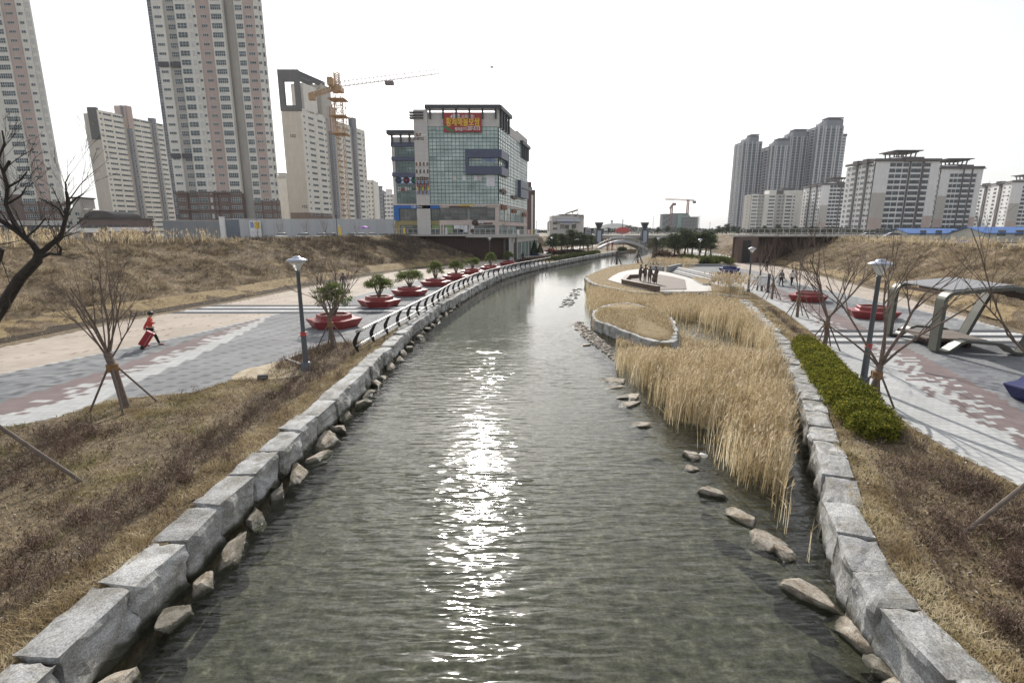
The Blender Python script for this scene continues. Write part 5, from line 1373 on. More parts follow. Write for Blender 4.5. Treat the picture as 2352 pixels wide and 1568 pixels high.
p = G(287, 935); bare_tree('bare tree on four stakes in the left lawn bed, with many thin upright twigs', (p[0], p[1], 0), 5, 1.75, 5.3, .115, 10, .62, 3, lean=(-.25, 0), kmax=4, lf=.28)
p = G(765, 800); bare_tree('bare staked tree in front of the nearest red planter by the railing', (p[0], p[1], 0), 8, 1.55, 4.7, .10, 9, .7, 3, lean=(-.05, 0))
p = G(2000, 925); bare_tree('bare tree on stakes at the right hedge, nearest and widest of the right row', (p[0], p[1], 0), 12, 1.25, 6.0, .105, 6, .85, 3, lean=(.1, 0), lf=.5)
p = G(1890, 800); bare_tree('bare forked tree on stakes, second nearest of the right row', (p[0], p[1], 0), 15, 1.5, 6.3, .10, 5, .6, 3, lean=(.12, .1), lf=.52)
p = G(1830, 728); bare_tree('bare tree on stakes, third of the right row from the camera', (p[0], p[1], 0), 19, 1.5, 5.5, .09, 6, .6, 3)
p = G(1772, 687); bare_tree('bare tree on stakes, fourth of the right row from the camera', (p[0], p[1], 0), 23, 1.6, 5.6, .09, 6, .6, 3)
p = G(1738, 667); bare_tree('bare tree leaning beside the white box, last of the right row', (p[0], p[1], 0), 27, 1.8, 5.4, .08, 6, .5, 3, lean=(.2, 0))
bare_tree('bare tree outside the right edge, its stake and twigs reaching into the picture', (11.6, 8.9, 0), 31, 1.6, 6.2, .11, 7, .8, 3, stakes=0)
o = [q for q in bpy.data.objects if q.get('label', '').startswith('bare tree outside')][0]
p = G(2210, 1225); a = Vector((p[0] - 11.6, p[1] - 8.9, -.03)); yb = p[1] + .12; t2 = Vector((X(2352, yb, 1115) - 11.6, yb - 8.9, Z(1115, yb)))
q = MB(); q.tube([a, a + (t2 - a) * 2.0], .04, 8); q.build('support_pole', M_stake, o)
# the dark tree leaning in from the left, traced as 3-D limbs
T = thing('dark_bare_tree', 'dark gnarled bare tree leaning in from the left edge', 'tree', (-13.0, 10.2, 0))
def q3(u, v, y): return Vector((X(u, y, v) + 13.0, y - 10.2, Z(v, y)))
b = MB(); b.tube([Vector((-.3, 0, -.1)), Vector((-.25, 0, .5)), q3(-110, 820, 10.1), q3(-40, 770, 10.1), q3(0, 712, 10), q3(45, 640, 10), q3(86, 598, 10), q3(90, 580, 10)], [.18, .14, .125, .115, .105, .095, .085, .07], 10); b.build('trunk', M_barkd, T, True)
b = MB(); rr = random.Random(77)
limbs = [([(90, 582, 10), (75, 560, 9.9), (45, 535, 9.8), (15, 515, 9.7), (-10, 500, 9.6)], .07), ([(90, 585, 10), (118, 560, 10.1), (140, 545, 10.2), (150, 505, 10.3), (158, 470, 10.4), (152, 440, 10.4)], .055), ([(95, 590, 10), (115, 582, 9.9), (138, 585, 9.8), (140, 570, 9.8), (128, 556, 9.7)], .035),
    ([(45, 536, 9.8), (30, 505, 9.8), (14, 470, 9.9), (18, 430, 10), (8, 395, 10), (22, 370, 10)], .05), ([(18, 430, 10), (45, 415, 10), (62, 395, 10)], .022), ([(14, 470, 9.9), (48, 450, 9.9), (60, 430, 10)], .022), ([(150, 505, 10.3), (135, 480, 10.3), (120, 470, 10.2), (90, 455, 10.2)], .022), ([(158, 472, 10.4), (175, 455, 10.5), (192, 445, 10.5)], .022), ([(152, 442, 10.4), (150, 420, 10.4), (160, 400, 10.4)], .016),
    ([(8, 395, 10), (-5, 370, 10), (10, 330, 10), (5, 300, 10)], .026), ([(60, 545, 9.8), (85, 525, 9.8), (105, 500, 9.8)], .02), ([(-20, 560, 9.6), (5, 575, 9.6), (0, 600, 9.6)], .05)]
for pts, r in limbs:
    P = [q3(*p) for p in pts]; b.tube(P, [lerp(r, r * .5, i / (len(P) - 1)) for i in range(len(P))], 7, cap=False)
    for k in range(len(P) - 1):
        for j in range(1 + (k % 2)):
            e = P[k].lerp(P[k + 1], rr.random()); d = (P[k + 1] - P[k]).normalized(); nd = (d + Vector((rr.uniform(-1, 1), rr.uniform(-.6, .6), rr.uniform(-.3, 1.1))) * .9).normalized()
            grow(b, e, nd, rr.uniform(.35, .8), max(.004, r * .22), 2, rr, kmin=1, kmax=3)
b.build('crown', M_barkd, T)
p = G(190, 1105); a = Vector((p[0] + 13, p[1] - 10.2, -.03)); yb = p[1] - .05; t2 = Vector((X(0, yb, 980) + 13, yb - 10.2, Z(980, yb)))
MB().tube([a, a + (t2 - a) * 1.25], .042, 8).build('support_pole', M_stake, T)
# ---------------------------------------------------------------- statue terrace
M_plat = mat('pale_paving_slab', (.52, .50, .47), .8, scale=.8, var=.1)
M_step = mat('grey_step_stone', (.27, .275, .28), .8, scale=1, var=.12)
M_bronze = mat('bronze', (.125, .095, .075), .42, metal=.55, scale=6, var=.25)
M_bronzew = mat('bronze_parapet', (.13, .10, .08), .45, metal=.3, scale=1.5, var=.2)
def plank_mat():
    m, nt, b = newmat('weathered_deck_planks')
    tc = N(nt, 'ShaderNodeTexCoord'); br = N(nt, 'ShaderNodeTexBrick'); br.inputs['Scale'].default_value = 1; br.inputs['Brick Width'].default_value = 3.2; br.inputs['Row Height'].default_value = .16
    br.inputs['Mortar Size'].default_value = .014; br.inputs['Color1'].default_value = (.25, .205, .175, 1); br.inputs['Color2'].default_value = (.19, .155, .13, 1); br.inputs['Mortar'].default_value = (.06, .05, .045, 1)
    nt.links.new(tc.outputs['Object'], br.inputs['Vector']); nt.links.new(br.outputs['Color'], b.inputs['Base Color']); b.inputs['Roughness'].default_value = .8; return m
M_deck = plank_mat()
lawn = smooth_open(prom_front + prom_back, 3)
cen = G(*zc(700, 480))
lawn_in = [(lerp(cen[0], x, .955), lerp(cen[1], y, .955)) for x, y in lawn]
structure(MB().sheet(lawn_in, .012).build('terrace_lawn', M_lawn))
plat = [G(*zc(*p)) for p in ((385, 505), (440, 462), (520, 420), (610, 396), (720, 380), (840, 378), (980, 396), (1130, 425), (1300, 470), (1480, 530), (1600, 585), (1610, 640), (1440, 645), (1240, 648), (990, 640), (760, 606), (560, 556))]
T = thing('statue_platform', 'pale stone platform with a timber deck carrying the bronze musicians', 'platform', (0, 0, 0))
MB().prism(plat, 0, .10).build('paving', M_plat, T)
deck = [G(*zc(*p), .14) for p in ((560, 492), (612, 440), (740, 428), (1000, 436), (1150, 462), (1292, 497), (1310, 607), (985, 612))]
MB().prism(deck, .105, .16).build('deck', M_deck, T)
def wallseg(b, P, Q, th, z0, z1, m=0):
    d = (Vector(Q) - Vector(P)).normalized(); n = Vector((-d.y, d.x)) * th / 2
    p = [Vector(P) - n, Vector(Q) - n, Vector(Q) + n, Vector(P) + n]
    b.hexa([(q.x, q.y, z0) for q in p] + [(q.x, q.y, z1) for q in p], m)
Pp = [G(*zc(*p), .16) for p in ((742, 470), (620, 478), (566, 535), (770, 580), (980, 622))]
T = thing('bronze_parapet', 'low bronze clad parapet wall in front of the statues', 'wall', (0, 0, 0))
b = MB()
for i in range(4): wallseg(b, Pp[i], Pp[i + 1], .38, .1 + .001 * i, .52 + .002 * i)
b.build('wall', M_bronzew, T)
b = MB()
for i in range(4): wallseg(b, Pp[i], Pp[i + 1], .5, .523 + .001 * i, .57 + .002 * i)
b.build('coping', M_bronze, T)
# steps down from the walk
T = thing('terrace_steps', 'broad low stone steps between the right walk and the statue deck', 'steps', (0, 0, 0))
s0 = [zc(1100, 412), zc(1150, 400), zc(1205, 390)]; s1 = [zc(1470, 540), zc(1590, 530), zc(1660, 500)]
P0 = Vector(G(*zc(1130, 414))); P1 = Vector(G(*zc(1560, 528))); Q0 = Vector(G(*zc(1215, 388))); Q1 = Vector(G(*zc(1665, 496)))
for k in range(4):
    a, c = k / 4, (k + 1) / 4
    A, B_, C_, D = P0.lerp(Q0, a), P1.lerp(Q1, a), P1.lerp(Q1, c), P0.lerp(Q0, c)
    MB().hexa([(*A, 0.01), (*B_, 0.01), (*C_, .01), (*D, .01), (*A, .13 + .13 * k), (*B_, .13 + .13 * k), (*C_, .13 + .13 * k), (*D, .13 + .13 * k)]).build('step', M_step if k % 2 == 0 else M_plat, T)
b = MB(); e0 = Vector(G(*zc(1090, 410))); e1 = Vector(G(*zc(1240, 372))); wallseg(b, e0, e1, .4, 0, .85); b.build('cheek_wall', M_step, T)
T = thing('low_wall', 'low grey stone cheek wall behind the statues', 'wall', (0, 0, 0)); b = MB(); wallseg(b, G(*zc(900, 388)), G(*zc(1035, 402)), .4, 0, .7); b.build('wall', M_step, T)
b = MB(); o_ = [G(*zc(*p)) for p in ((1380, 505), (1440, 497), (1540, 525), (1580, 560), (1500, 570))]
t = thing('planting_ring', 'curved pale stone planting ring in the paving behind the reeds', 'planting bed', (0, 0, 0)); b.prism(smooth_closed(o_, 3), .02, .3, 0, 1); b.build('kerb', [M_plat, M_lawn], t)
b = MB(); wallseg(b, G(*zc(1855, 640)), G(*zc(1940, 632)), .8, 0, .5); t = thing('stone_bench', 'square grey stone block bench beyond the reed plumes', 'bench', (0, 0, 0)); b.build('seat', M_step, t)

# ---------------------------------------------------------------- people and bronze musicians
def skin(name, J, E, m, parent, root, sub=2, smooth_=True):
    names = list(J); me = bpy.data.meshes.new(name)
    me.from_pydata([J[n][:3] for n in names], [(names.index(a), names.index(c)) for a, c in E], [])
    o = bpy.data.objects.new(name, me); C.objects.link(o)
    md = o.modifiers.new('skin', 'SKIN'); md.use_smooth_shade = True
    for i, n in enumerate(names):
        sv = me.skin_vertices[0].data[i]; r = J[n][3]; sv.radius = r if hasattr(r, '__len__') else (r, r); sv.use_root = (n == root)
    sb = o.modifiers.new('sub', 'SUBSURF'); sb.levels = sub; sb.render_levels = sub
    ev = bpy.data.meshes.new_from_object(o.evaluated_get(bpy.context.evaluated_depsgraph_get()))
    bpy.data.objects.remove(o); bpy.data.meshes.remove(me); ev.name = name
    ev.materials.clear(); ev.materials.append(m)
    ev.polygons.foreach_set('use_smooth', [True] * len(ev.polygons))
    return link(name, ev, parent)
def pose(hl=(0, 0), hr=(0, 0), fl=None, fr=None, lean=0.0, H=1.7, headfwd=0.0):
    """joints, facing +y; fl, fr: hand positions (elbows found between); hl, hr: forward shift of the feet"""
    k = H / 1.7
    def v(x, y, z, r): return (x * k, (y + lean * max(0, z - .9)) * k, z * k, tuple(q * k for q in r) if hasattr(r, '__len__') else r * k)
    J = dict(pelvis=v(0, 0, .93, (.145, .10)), waist=v(0, 0, 1.08, (.13, .095)), chest=v(0, .0, 1.30, (.155, .105)), neck0=v(0, 0, 1.44, .075), neck=v(0, .01 + headfwd * .3, 1.50, .055), head0=v(0, .02 + headfwd, 1.57, .082), head=v(0, .025 + headfwd, 1.64, .095))
    for s, n, h, f in ((-1, 'l', hl, fl), (1, 'r', hr, fr)):
        J['hip' + n] = v(s * .09, 0, .88, .095); J['knee' + n] = v(s * .1, h[0] * .55 + .03, .48, .062); J['ank' + n] = v(s * .1, h[0], .09 + h[1], .042); J['toe' + n] = v(s * .115, h[0] + .16, .035 + h[1] * .6, .036)
        J['sh' + n] = v(s * .19, 0, 1.40, .062)
        f = f or (s * .27, .08, .82); e = ((s * .2 + f[0]) / 2 + s * .05, (f[1]) / 2 - .06, (1.4 + f[2]) / 2 - .06)
        J['elb' + n] = v(*e, .045); J['wri' + n] = v(*f, .03); J['hand' + n] = v(f[0], f[1] + .03, f[2] - .07 if f[2] < 1.0 else f[2] + .06, .036)
    E = [('pelvis', 'waist'), ('waist', 'chest'), ('chest', 'neck0'), ('neck0', 'neck'), ('neck', 'head0'), ('head0', 'head')]
    for n in 'lr': E += [('pelvis', 'hip' + n), ('hip' + n, 'knee' + n), ('knee' + n, 'ank' + n), ('ank' + n, 'toe' + n), ('neck0', 'sh' + n), ('sh' + n, 'elb' + n), ('elb' + n, 'wri' + n), ('wri' + n, 'hand' + n)]
    return J, E
M_skin = mat('skin', (.42, .26, .19), .6); M_hair = mat('black_hair', (.012, .011, .011), .5)
def sub_j(J, names, g): return {n: (*J[n][:3], tuple(q + g for q in J[n][3]) if hasattr(J[n][3], '__len__') else J[n][3] + g) for n in names}
def face(t, J, H):
    k = H / 1.7; h = J['head']; y = h[1] + .088 * k; z = h[2] - .02 * k
    b = MB()
    for s in (-1, 1): b.ball((s * .034 * k, y, z + .02 * k), .013 * k, 6)
    b.build('eye', M_hair, t); MB().ball((0, y + .008, z - .015 * k), .018 * k, 6, 0, (.8, 1, 1.3)).build('nose', M_skin, t, True)
    MB().box(-.026 * k, .026 * k, y - .015, y + .002, z - .056 * k, z - .046 * k).build('mouth', mat('lips', (.25, .1, .09)), t)
    for s in (-1, 1): MB().ball((s * .098 * k, h[1] - .005, z + .005), .028 * k, 6, 0, (.4, .8, 1.2)).build('ear', M_skin, t, True)
def person(label, loc, rz, top_m, leg_m, shoe_m, hair='short', H=1.65, coat=False, **kw):
    t = thing('person', label, 'person', loc, rz); J, E = pose(H=H, **kw)
    skin('body', J, E, M_skin, t, 'pelvis')
    g = .016
    tn = ['pelvis', 'waist', 'chest', 'neck0', 'shl', 'elbl', 'wril', 'shr', 'elbr', 'wrir']
    te = [e for e in E if e[0] in tn and e[1] in tn]; skin('jacket', sub_j(J, tn, g + .008), te, top_m, t, 'pelvis')
    ln = ['pelvis', 'hipl', 'kneel', 'ankl', 'hipr', 'kneer', 'ankr']; le = [e for e in E if e[0] in ln and e[1] in ln]
    skin('trousers', sub_j(J, ln, g), le, leg_m, t, 'pelvis')
    for n in 'lr':
        b = MB(); a = Vector(J['ank' + n][:3]); q = Vector(J['toe' + n][:3]); b.tube([a + Vector((0, -.05, -.04)), a + Vector((0, 0, -.035)), q + Vector((0, 0, .01)), q + Vector((0, .05, .0))], [.045, .055, .05, .025], 8); b.build('shoe', shoe_m, t, True)
    k = H / 1.7; h = J['head']
    b = MB()
    b.ball((h[0], h[1] - .018 * k, h[2] + .025 * k), .118 * k, 12, 0, (.98, 1, 1))
    if hair == 'long': b.ball((h[0], h[1] - .06, h[2] - .08), .1 * k, 10, 0, (1, .7, 1.5))
    ho = b.build('hair', M_hair, t, True)
    if hair == 'cap': MB().lathe([(.128 * k, 0), (.125 * k, .05), (.08 * k, .1), (0, .115)], (h[0], h[1] - .01, h[2] + .03), 14).box(h[0] - .08, h[0] + .08, h[1] + .1, h[1] + .2, h[2] + .03, h[2] + .045).build('cap', M_hair, t, True)
    face(t, J, H); return t
M_redj = mat('red_jacket', (.50, .05, .035), .7, scale=8, var=.2); M_blk = mat('black_cloth', (.014, .014, .016), .8); M_greyc = mat('grey_cloth', (.16, .165, .17), .8); M_whitec = mat('white_cloth', (.62, .6, .56), .8); M_print = mat('patterned_dark_cloth', (.08, .06, .06), .8, scale=20, var=.9); M_jean = mat('grey_trousers', (.13, .125, .13), .8); M_pinks = mat('pink_shoe', (.45, .22, .24), .6)
p = G(350, 795)
person('person in a red jacket and black cap pulling a red shopping trolley along the walk', (p[0], p[1], .01), R(-62), M_redj, M_blk, M_pinks, 'cap', 1.66, hl=(.30, .0), hr=(-.28, .05), fl=(-.24, -.28, .86), fr=(.26, .22, 1.2), lean=.14)
M_bag = mat('red_trolley_bag', (.28, .018, .022), .6, scale=5)
p2 = G(329, 801)
T = thing('shopping_trolley', 'red two wheeled shopping trolley tilted behind the person in red', 'trolley', (p2[0], p2[1], .01), R(-62))
b = MB(); a = Vector((0, -.02, .16)); c = Vector((0, .36, .72)); b.bar(a, c, .36, .26, 0, (1, 0, 0)); b.bar(c, c + Vector((0, .05, .07)), .38, .3, 0, (1, 0, 0)); b.build('bag', M_bag, T)
for s in (-1, 1):
    w = MB(); w.tube([(s * .2 - .02, 0, .09), (s * .2 + .02, 0, .09)], .09, 14); w.build('wheel', M_black, T)
b = MB(); b.tube([(-.12, .02, .1), (-.12, .5, .82), (-.12, .62, .9), (.12, .62, .9), (.12, .5, .82), (.12, .02, .1)], .012, 6); b.tube([(-.2, 0, .09), (.2, 0, .09)], .012, 6); b.build('handle', M_steel, T)
p = G(790, 667); person('person in dark patterned top walking away beyond the staked tree', (p[0], p[1], .01), R(20), M_print, M_jean, M_blk, 'short', 1.62, hl=(.2, 0), hr=(-.18, .03))
p = G(1793, 657); person('person in grey carrying white bags, walking on the right promenade', (p[0], p[1], .01), R(190), M_greyc, M_blk, M_blk, 'short', 1.62, hl=(.16, 0), hr=(-.16, .03), fl=(-.32, .05, .8), fr=(.32, .05, .8))
b0 = Vector((p[0], p[1], .01))
for s, l in ((-1, 'white plastic bag in the hand nearer the river of the person in grey'), (1, 'white plastic bag in the hand nearer the bank of the person in grey')):
    t = thing('carrier_bag', l, 'bag', (b0.x + s * .4, b0.y - .08, .32)); MB().lathe([(0, 0), (.17, .05), (.2, .2), (.12, .36), (.03, .46)], n=10).build('bag', M_whitec, t, True)
p = G(1817, 656); person('person in a white top and black trousers beside the one in grey', (p[0], p[1], .01), R(185), M_whitec, M_blk, M_blk, 'long', 1.56, hl=(-.14, .03), hr=(.15, 0))
p = G(1760, 622); person('person in black standing on the beige walk near the lattice wall', (p[0], p[1], .01), R(170), M_blk, M_blk, M_blk, 'short', 1.68)
p = G(1200.5, 601); person('tiny person in black walking before the glass plaza shopfronts', (p[0], p[1], .01), R(150), M_blk, M_blk, M_blk, 'short', 1.7, hl=(.2, 0), hr=(-.2, .03))
p = G(1271, 585); person('tiny person in a red top near the plaza shopfronts and conifers', (p[0], p[1], .01), R(170), M_redj, M_blk, M_blk, 'short', 1.65)
M_brass = M_bronze
def musician(label, px, rz, instrument, hat=False, **kw):
    q = G(*zc(*px), .16); t = thing('musician_statue', label, 'statue', (q[0], q[1], .16), rz, 'bronze street musicians'); J, E = pose(H=1.78, **kw)
    for n in ('waist', 'pelvis'): J[n] = (*J[n][:3], tuple(c + .02 for c in J[n][3]))
    for n in ('hipl', 'hipr', 'kneel', 'kneer', 'elbl', 'elbr', 'shl', 'shr'): J[n] = (*J[n][:3], J[n][3] + .014)
    skin('body', J, E, M_bronze, t, 'pelvis')
    h = J['head']; b = MB(); b.ball((h[0], h[1] - .02, h[2] + .03), .115, 10)
    if hat: b.lathe([(.21, .02), (.2, .035), (.12, .05), (.11, .14), (0, .15)], (h[0], h[1], h[2] + .04), 14)
    else: b.lathe([(.13, 0), (.12, .06), (0, .1)], (h[0], h[1], h[2] + .05), 12)
    b.build('hat', M_bronze, t, True)
    k = Vector(J['chest'][:3]); b = MB(); b.lathe([(.20, .78), (.205, .95), (.19, 1.15), (.17, 1.3)], (0, 0, 0), 12)
    b.build('coat', M_bronze, t, True)
    b = MB()
    if instrument == 'trumpet': b.tube([(.02, .14, 1.62), (.05, .5, 1.68)], .018, 8); b.lathe([(.02, 0), (.03, .06), (.1, .15)], (.05, .5, 1.66), 12); b.tube([(.05, .2, 1.6), (.07, .42, 1.62), (.06, .42, 1.55), (.04, .2, 1.54)], .014, 6)
    if instrument == 'sax': b.tube([(.0, .13, 1.56), (.05, .22, 1.45), (.1, .25, 1.05), (.1, .3, .86), (.1, .42, .86), (.1, .46, 1.06)], [.012, .02, .035, .05, .06, .1], 8)
    if instrument == 'guitar':
        for x, r in ((-.16, .19), (.06, .145)): b.ball((x, .2, 1.08), r, 10, 0, (1, .28, 1))
        b.bar((.12, .22, 1.12), (.62, .28, 1.42), .05, .03)
    if instrument == 'bass':
        b.ball((.12, .3, .48), .30, 12, 0, (1, .42, 1.1)); b.ball((.12, .3, .92), .22, 12, 0, (1, .42, 1.1)); b.bar((.12, .3, 1.0), (.12, .2, 1.85), .05, .05); b.ball((.12, .18, 1.9), .06, 6); b.bar((.12, .3, 0), (.12, .3, .2), .03)
    b.build('instrument', M_brass, t, True)
    return t
musician('bronze statue raising a trumpet, first from the river of the four musicians', (765, 512), R(-75), 'trumpet', fl=(-.05, .28, 1.56), fr=(.12, .34, 1.55))
musician('bronze statue in a brimmed hat, second from the river of the four musicians', (822, 520), R(20), 'guitar', True, fl=(-.1, .25, 1.05), fr=(.4, .28, 1.28))
musician('bronze statue playing a saxophone, third from the river of the four musicians', (872, 534), R(-40), 'sax', fl=(.02, .26, 1.25), fr=(.14, .26, .98))
musician('bronze statue with an upright bass, last of the four musicians', (945, 543), R(165), 'bass', fl=(-.1, .3, .95), fr=(.2, .22, 1.5))

# ---------------------------------------------------------------- ribbon shelter on the right
M_olive = mat('shelter_olive_metal', (.095, .098, .082), .5, scale=1.5, var=.12, metal=.15)
M_oliveb = mat('shelter_brown_edge', (.085, .055, .045), .55, scale=2)
M_srf = mat('shelter_roof_sheet', (.27, .275, .29), .85, scale=.6, var=.1, spec=.15)
zs = lambda x, y: (1894.9 + x * .23807, 545.5 + y * .23807)
S2 = Vector(G(*zs(1040, 1105))); S1 = Vector(G(*zs(605, 945))); S4 = Vector(G(*zs(1885, 1135)))
ax = (S4 - S2).normalized(); LX = (S4 - S2).length; ay = Vector((-ax.y, ax.x)); 
if ay.dot(S1 - S2) < 0: ay = -ay
DY = 4.0
T = thing('shelter', 'olive grey metal ribbon shelter with a slatted roof over a timber deck bench', 'shelter', (S2.x, S2.y, .008), math.atan2(ax.y, ax.x))
HT = Z(zs(1035, 522)[1], S2.y)
def ribbon(b, path, wid, th, y0, m=0):
    P = [Vector((x, 0, z)) for x, z in path]
    for i in range(len(P) - 1):
        a, c = P[i], P[i + 1]
        def nrm(j):
            d = (P[min(j + 1, len(P) - 1)] - P[max(j - 1, 0)]).normalized(); return Vector((-d.z, 0, d.x)) * th / 2
        na, nc = nrm(i), nrm(i + 1)
        q = [a - na, c - nc, c + nc, a + na]
        n = len(b.v); b.v += [(p.x, y0, p.z) for p in q] + [(p.x, y0 + wid, p.z) for p in q]
        for f in ((0, 1, 2, 3), (7, 6, 5, 4), (0, 4, 5, 1), (2, 6, 7, 3)): b.f.append(tuple(n + k for k in f)); b.m.append(m if f[0] in (0,) and f[1] == 4 else m)
        if i == 0: b.f.append((n + 3, n + 7, n + 4, n)); b.m.append(m)
        if i == len(P) - 2: b.f.append((n + 1, n + 5, n + 6, n + 2)); b.m.append(m)
def arc(cx, cz, r, a0, a1, n=6): return [(cx + r * math.cos(R(lerp(a0, a1, k / n))), cz + r * math.sin(R(lerp(a0, a1, k / n)))) for k in range(n + 1)]
xr = LX
frame = [(0, .1), (0, HT - .45)] + arc(.4, HT - .45, .4, 180, 95) + [(xr * .4, HT + .1), (xr * .72, HT + .2), (xr * .8, HT + .18), (xr + .9, HT - .12), (xr + 2.6, HT - .6)]
leg = [(xr + .9, HT - .2), (xr + .45, HT * .5), (xr + .02, .12)]
runner = [(-.02, .1)] + arc(.35, .42, .36, 250, 300, 3) + [(.75, .3), (.95, .5), (1.2, .60), (xr * .5, .56), (xr * .72, .50), (xr * .8, .36), (xr * .87, .14), (xr + .05, .09)]
for yy, nm in ((-.3, 0), (DY - .3, 0)):
    b = MB(); ribbon(b, frame, .6, .16, yy); b.build('frame', M_olive, T)
    b = MB(); ribbon(b, leg, .6, .16, yy); b.build('leg', M_olive, T)
    b = MB(); ribbon(b, runner, .6, .12, yy); b.build('runner', M_olive, T)
    b = MB(); e = yy + .6
    ribbon(b, frame, .02, .17, e); ribbon(b, leg, .02, .17, e); b.build('edge_strip', M_oliveb, T)
b = MB()
for (xa_, za_), (xb2, zb2) in (((.3, HT + .02), (xr * .74, HT + .3)), ((xr * .74, HT + .3), (xr + 2.6, HT - .5))):
    b.hexa([(xa_, -.05, za_), (xb2, -.05, zb2), (xb2, DY + .05, zb2), (xa_, DY + .05, za_), (xa_, -.05, za_ + .06), (xb2, -.05, zb2 + .06), (xb2, DY + .05, zb2 + .06), (xa_, DY + .05, za_ + .06)])
b.build('roof', M_srf, T)
for k in range(9):
    x = .3 + k * (xr + 1.8) / 8; zz = float(np.interp(x, [0, xr * .74, xr + 2.6], [HT - .12, HT + .14, HT - .7]))
    MB().box(x, x + .09, .3, DY - .3, zz - .16, zz).build('roof_slat', M_oliveb, T)
b = MB(); b.box(.2, xr * .74, .9, DY - .6, .42, .50); b.build('deck', M_deck, T)
b = MB(); b.box(.15, xr * .75, .85, .9, .36, .505).box(.15, xr * .75, DY - .6, DY - .55, .36, .505).box(.8, .95, 1.2, DY - 1, 0, .42).box(xr * .6, xr * .6 + .15, 1.2, DY - 1, 0, .42); b.build('deck_frame', M_oliveb, T)

# ---------------------------------------------------------------- clipped hedges
M_box = blade_mat('boxwood_leaf', [(0, (.03, .05, .008)), (.35, (.11, .13, .018)), (.7, (.22, .22, .03)), (1, (.36, .32, .06))], trans=.4)
M_boxd = blade_mat('dark_box_leaf', [(0, (.02, .032, .01)), (.5, (.055, .07, .02)), (1, (.11, .12, .035))], trans=.25)
M_core = mat('hedge_twigs', (.035, .032, .016), .95, scale=9, var=.5)
def hedge(label, line, wid, h, m, n, size, seed, group=None):
    """leafy body following a plan line, uneven on top"""
    rg = np.random.default_rng(seed); P = [Vector(p) for p in line]; seg = np.array([(P[i + 1] - P[i]).length for i in range(len(P) - 1)]); cum = np.concatenate([[0], np.cumsum(seg)])
    t = thing('hedge', label, 'hedge', (P[0].x, P[0].y, 0), 0, group)
    s = rg.uniform(0, cum[-1], n); i = np.clip(np.searchsorted(cum, s) - 1, 0, len(seg) - 1); f = (s - cum[i]) / seg[i]
    A = np.array([[p.x, p.y] for p in P]); c = A[i] + (A[i + 1] - A[i]) * f[:, None]; d = (A[i + 1] - A[i]) / seg[i][:, None]; nn_ = np.stack([-d[:, 1], d[:, 0]], 1)
    a = rg.uniform(0, math.pi, n); rad = np.sqrt(rg.uniform(.12, 1, n))
    W = np.interp(s, [0, .6, cum[-1] - .6, cum[-1]], [.55, 1, 1, .45])
    hh = np.array([1 + .5 * mnoise.noise(Vector((x * .9, s_ * 1.3, seed))) + .2 * mnoise.noise(Vector((x * 3, s_ * 3.2, seed))) for x, s_ in zip(c[:, 0], s)])
    off = np.cos(a) * wid / 2 * rad * W * hh; z = (np.sin(a) ** .6) * h * rad * hh * (.6 + .4 * W)
    pts = np.stack([c[:, 0] + nn_[:, 0] * off - P[0].x, c[:, 1] + nn_[:, 1] * off - P[0].y, z + .03], 1)
    leaves('foliage', m, pts, size, t, seed, 1.0)
    P = [P[0].lerp(P[1], .5)] + P[1:-1] + [P[-1].lerp(P[-2], .8)]; O_ = t.location
    b = MB(); b.tube([(p.x - O_.x, p.y - O_.y, h * .2) for p in P], [h * .1] + [min(wid, h) * .36] * (len(P) - 2) + [h * .06], 8); b.build('core', M_core, t)
    return t
hl = [G(u, v) for u, v in ((1840, 800), (1862, 825), (1885, 858), (1912, 895), (1945, 935), (1985, 985), (2015, 1020))]
hl = [(x + .1, y) for x, y in hl]
hedge('bushy yellow green box hedge between the right wall and the promenade', hl, 1.6, .72, M_box, 52000, .065, 3)
hc = [G(u, v) for u, v in ((1582, 604), (1600, 606), (1622, 607), (1645, 607), (1664, 605))]
hedge('broad round clipped green hedge in the far right court', hc, 5.0, 1.35, blade_mat('round_hedge_leaf', [(0, (.03, .05, .012)), (.5, (.085, .115, .028)), (1, (.17, .19, .05))], trans=.3), 14000, .16, 4)
b = MB(); wallseg(b, G(1570, 611), G(1668, 612), .4, 0, .35); t = thing('planter_kerb', 'grey stone kerb in front of the round clipped hedge', 'kerb', (0, 0, 0)); b.build('kerb', M_step, t)
hl2 = [(XLw(y) - 1.6, y) for y in np.arange(98, 138, 5)]
hedge('long low clipped hedge along the far left river wall', hl2, 1.8, .9, M_boxd, 7000, .2, 5)
hedge('dark brown leafless hedge bed behind the far end of the railing', [(XLw(y) - 4.2, y) for y in np.arange(88, 108, 4)], 2.4, .8, blade_mat('brown_twigs', [(0, (.04, .025, .02)), (1, (.13, .09, .07))]), 4000, .2, 6)
hedge('rounded dark shrub at the tip of the far left bank', [(31.0, 148), (32.6, 151)], 2.2, 1.1, M_boxd, 1500, .25, 7)
hedge('dark shrub bed under the left pine grove', [G(1265, 585), G(1300, 583), G(1340, 582)], 4.5, 1.0, blade_mat('brown_twigs_dark', [(0, (.03, .022, .018)), (1, (.10, .07, .055))]), 4000, .28, 8)
hedge('brown shrub clump at the foot of the right pine grove', [G(1545, 598), G(1580, 596)], 4, 1.0, blade_mat('brown_twigs_red', [(0, (.04, .025, .02)), (1, (.12, .08, .06))]), 2500, .25, 9)
hedge('rusty brown shrub bed left of the round hedge and behind the steps', [G(1512, 590), G(1530, 588)], 4, 1.2, blade_mat('brown_twigs_warm', [(0, (.05, .03, .02)), (1, (.14, .09, .06))]), 2000, .25, 10)
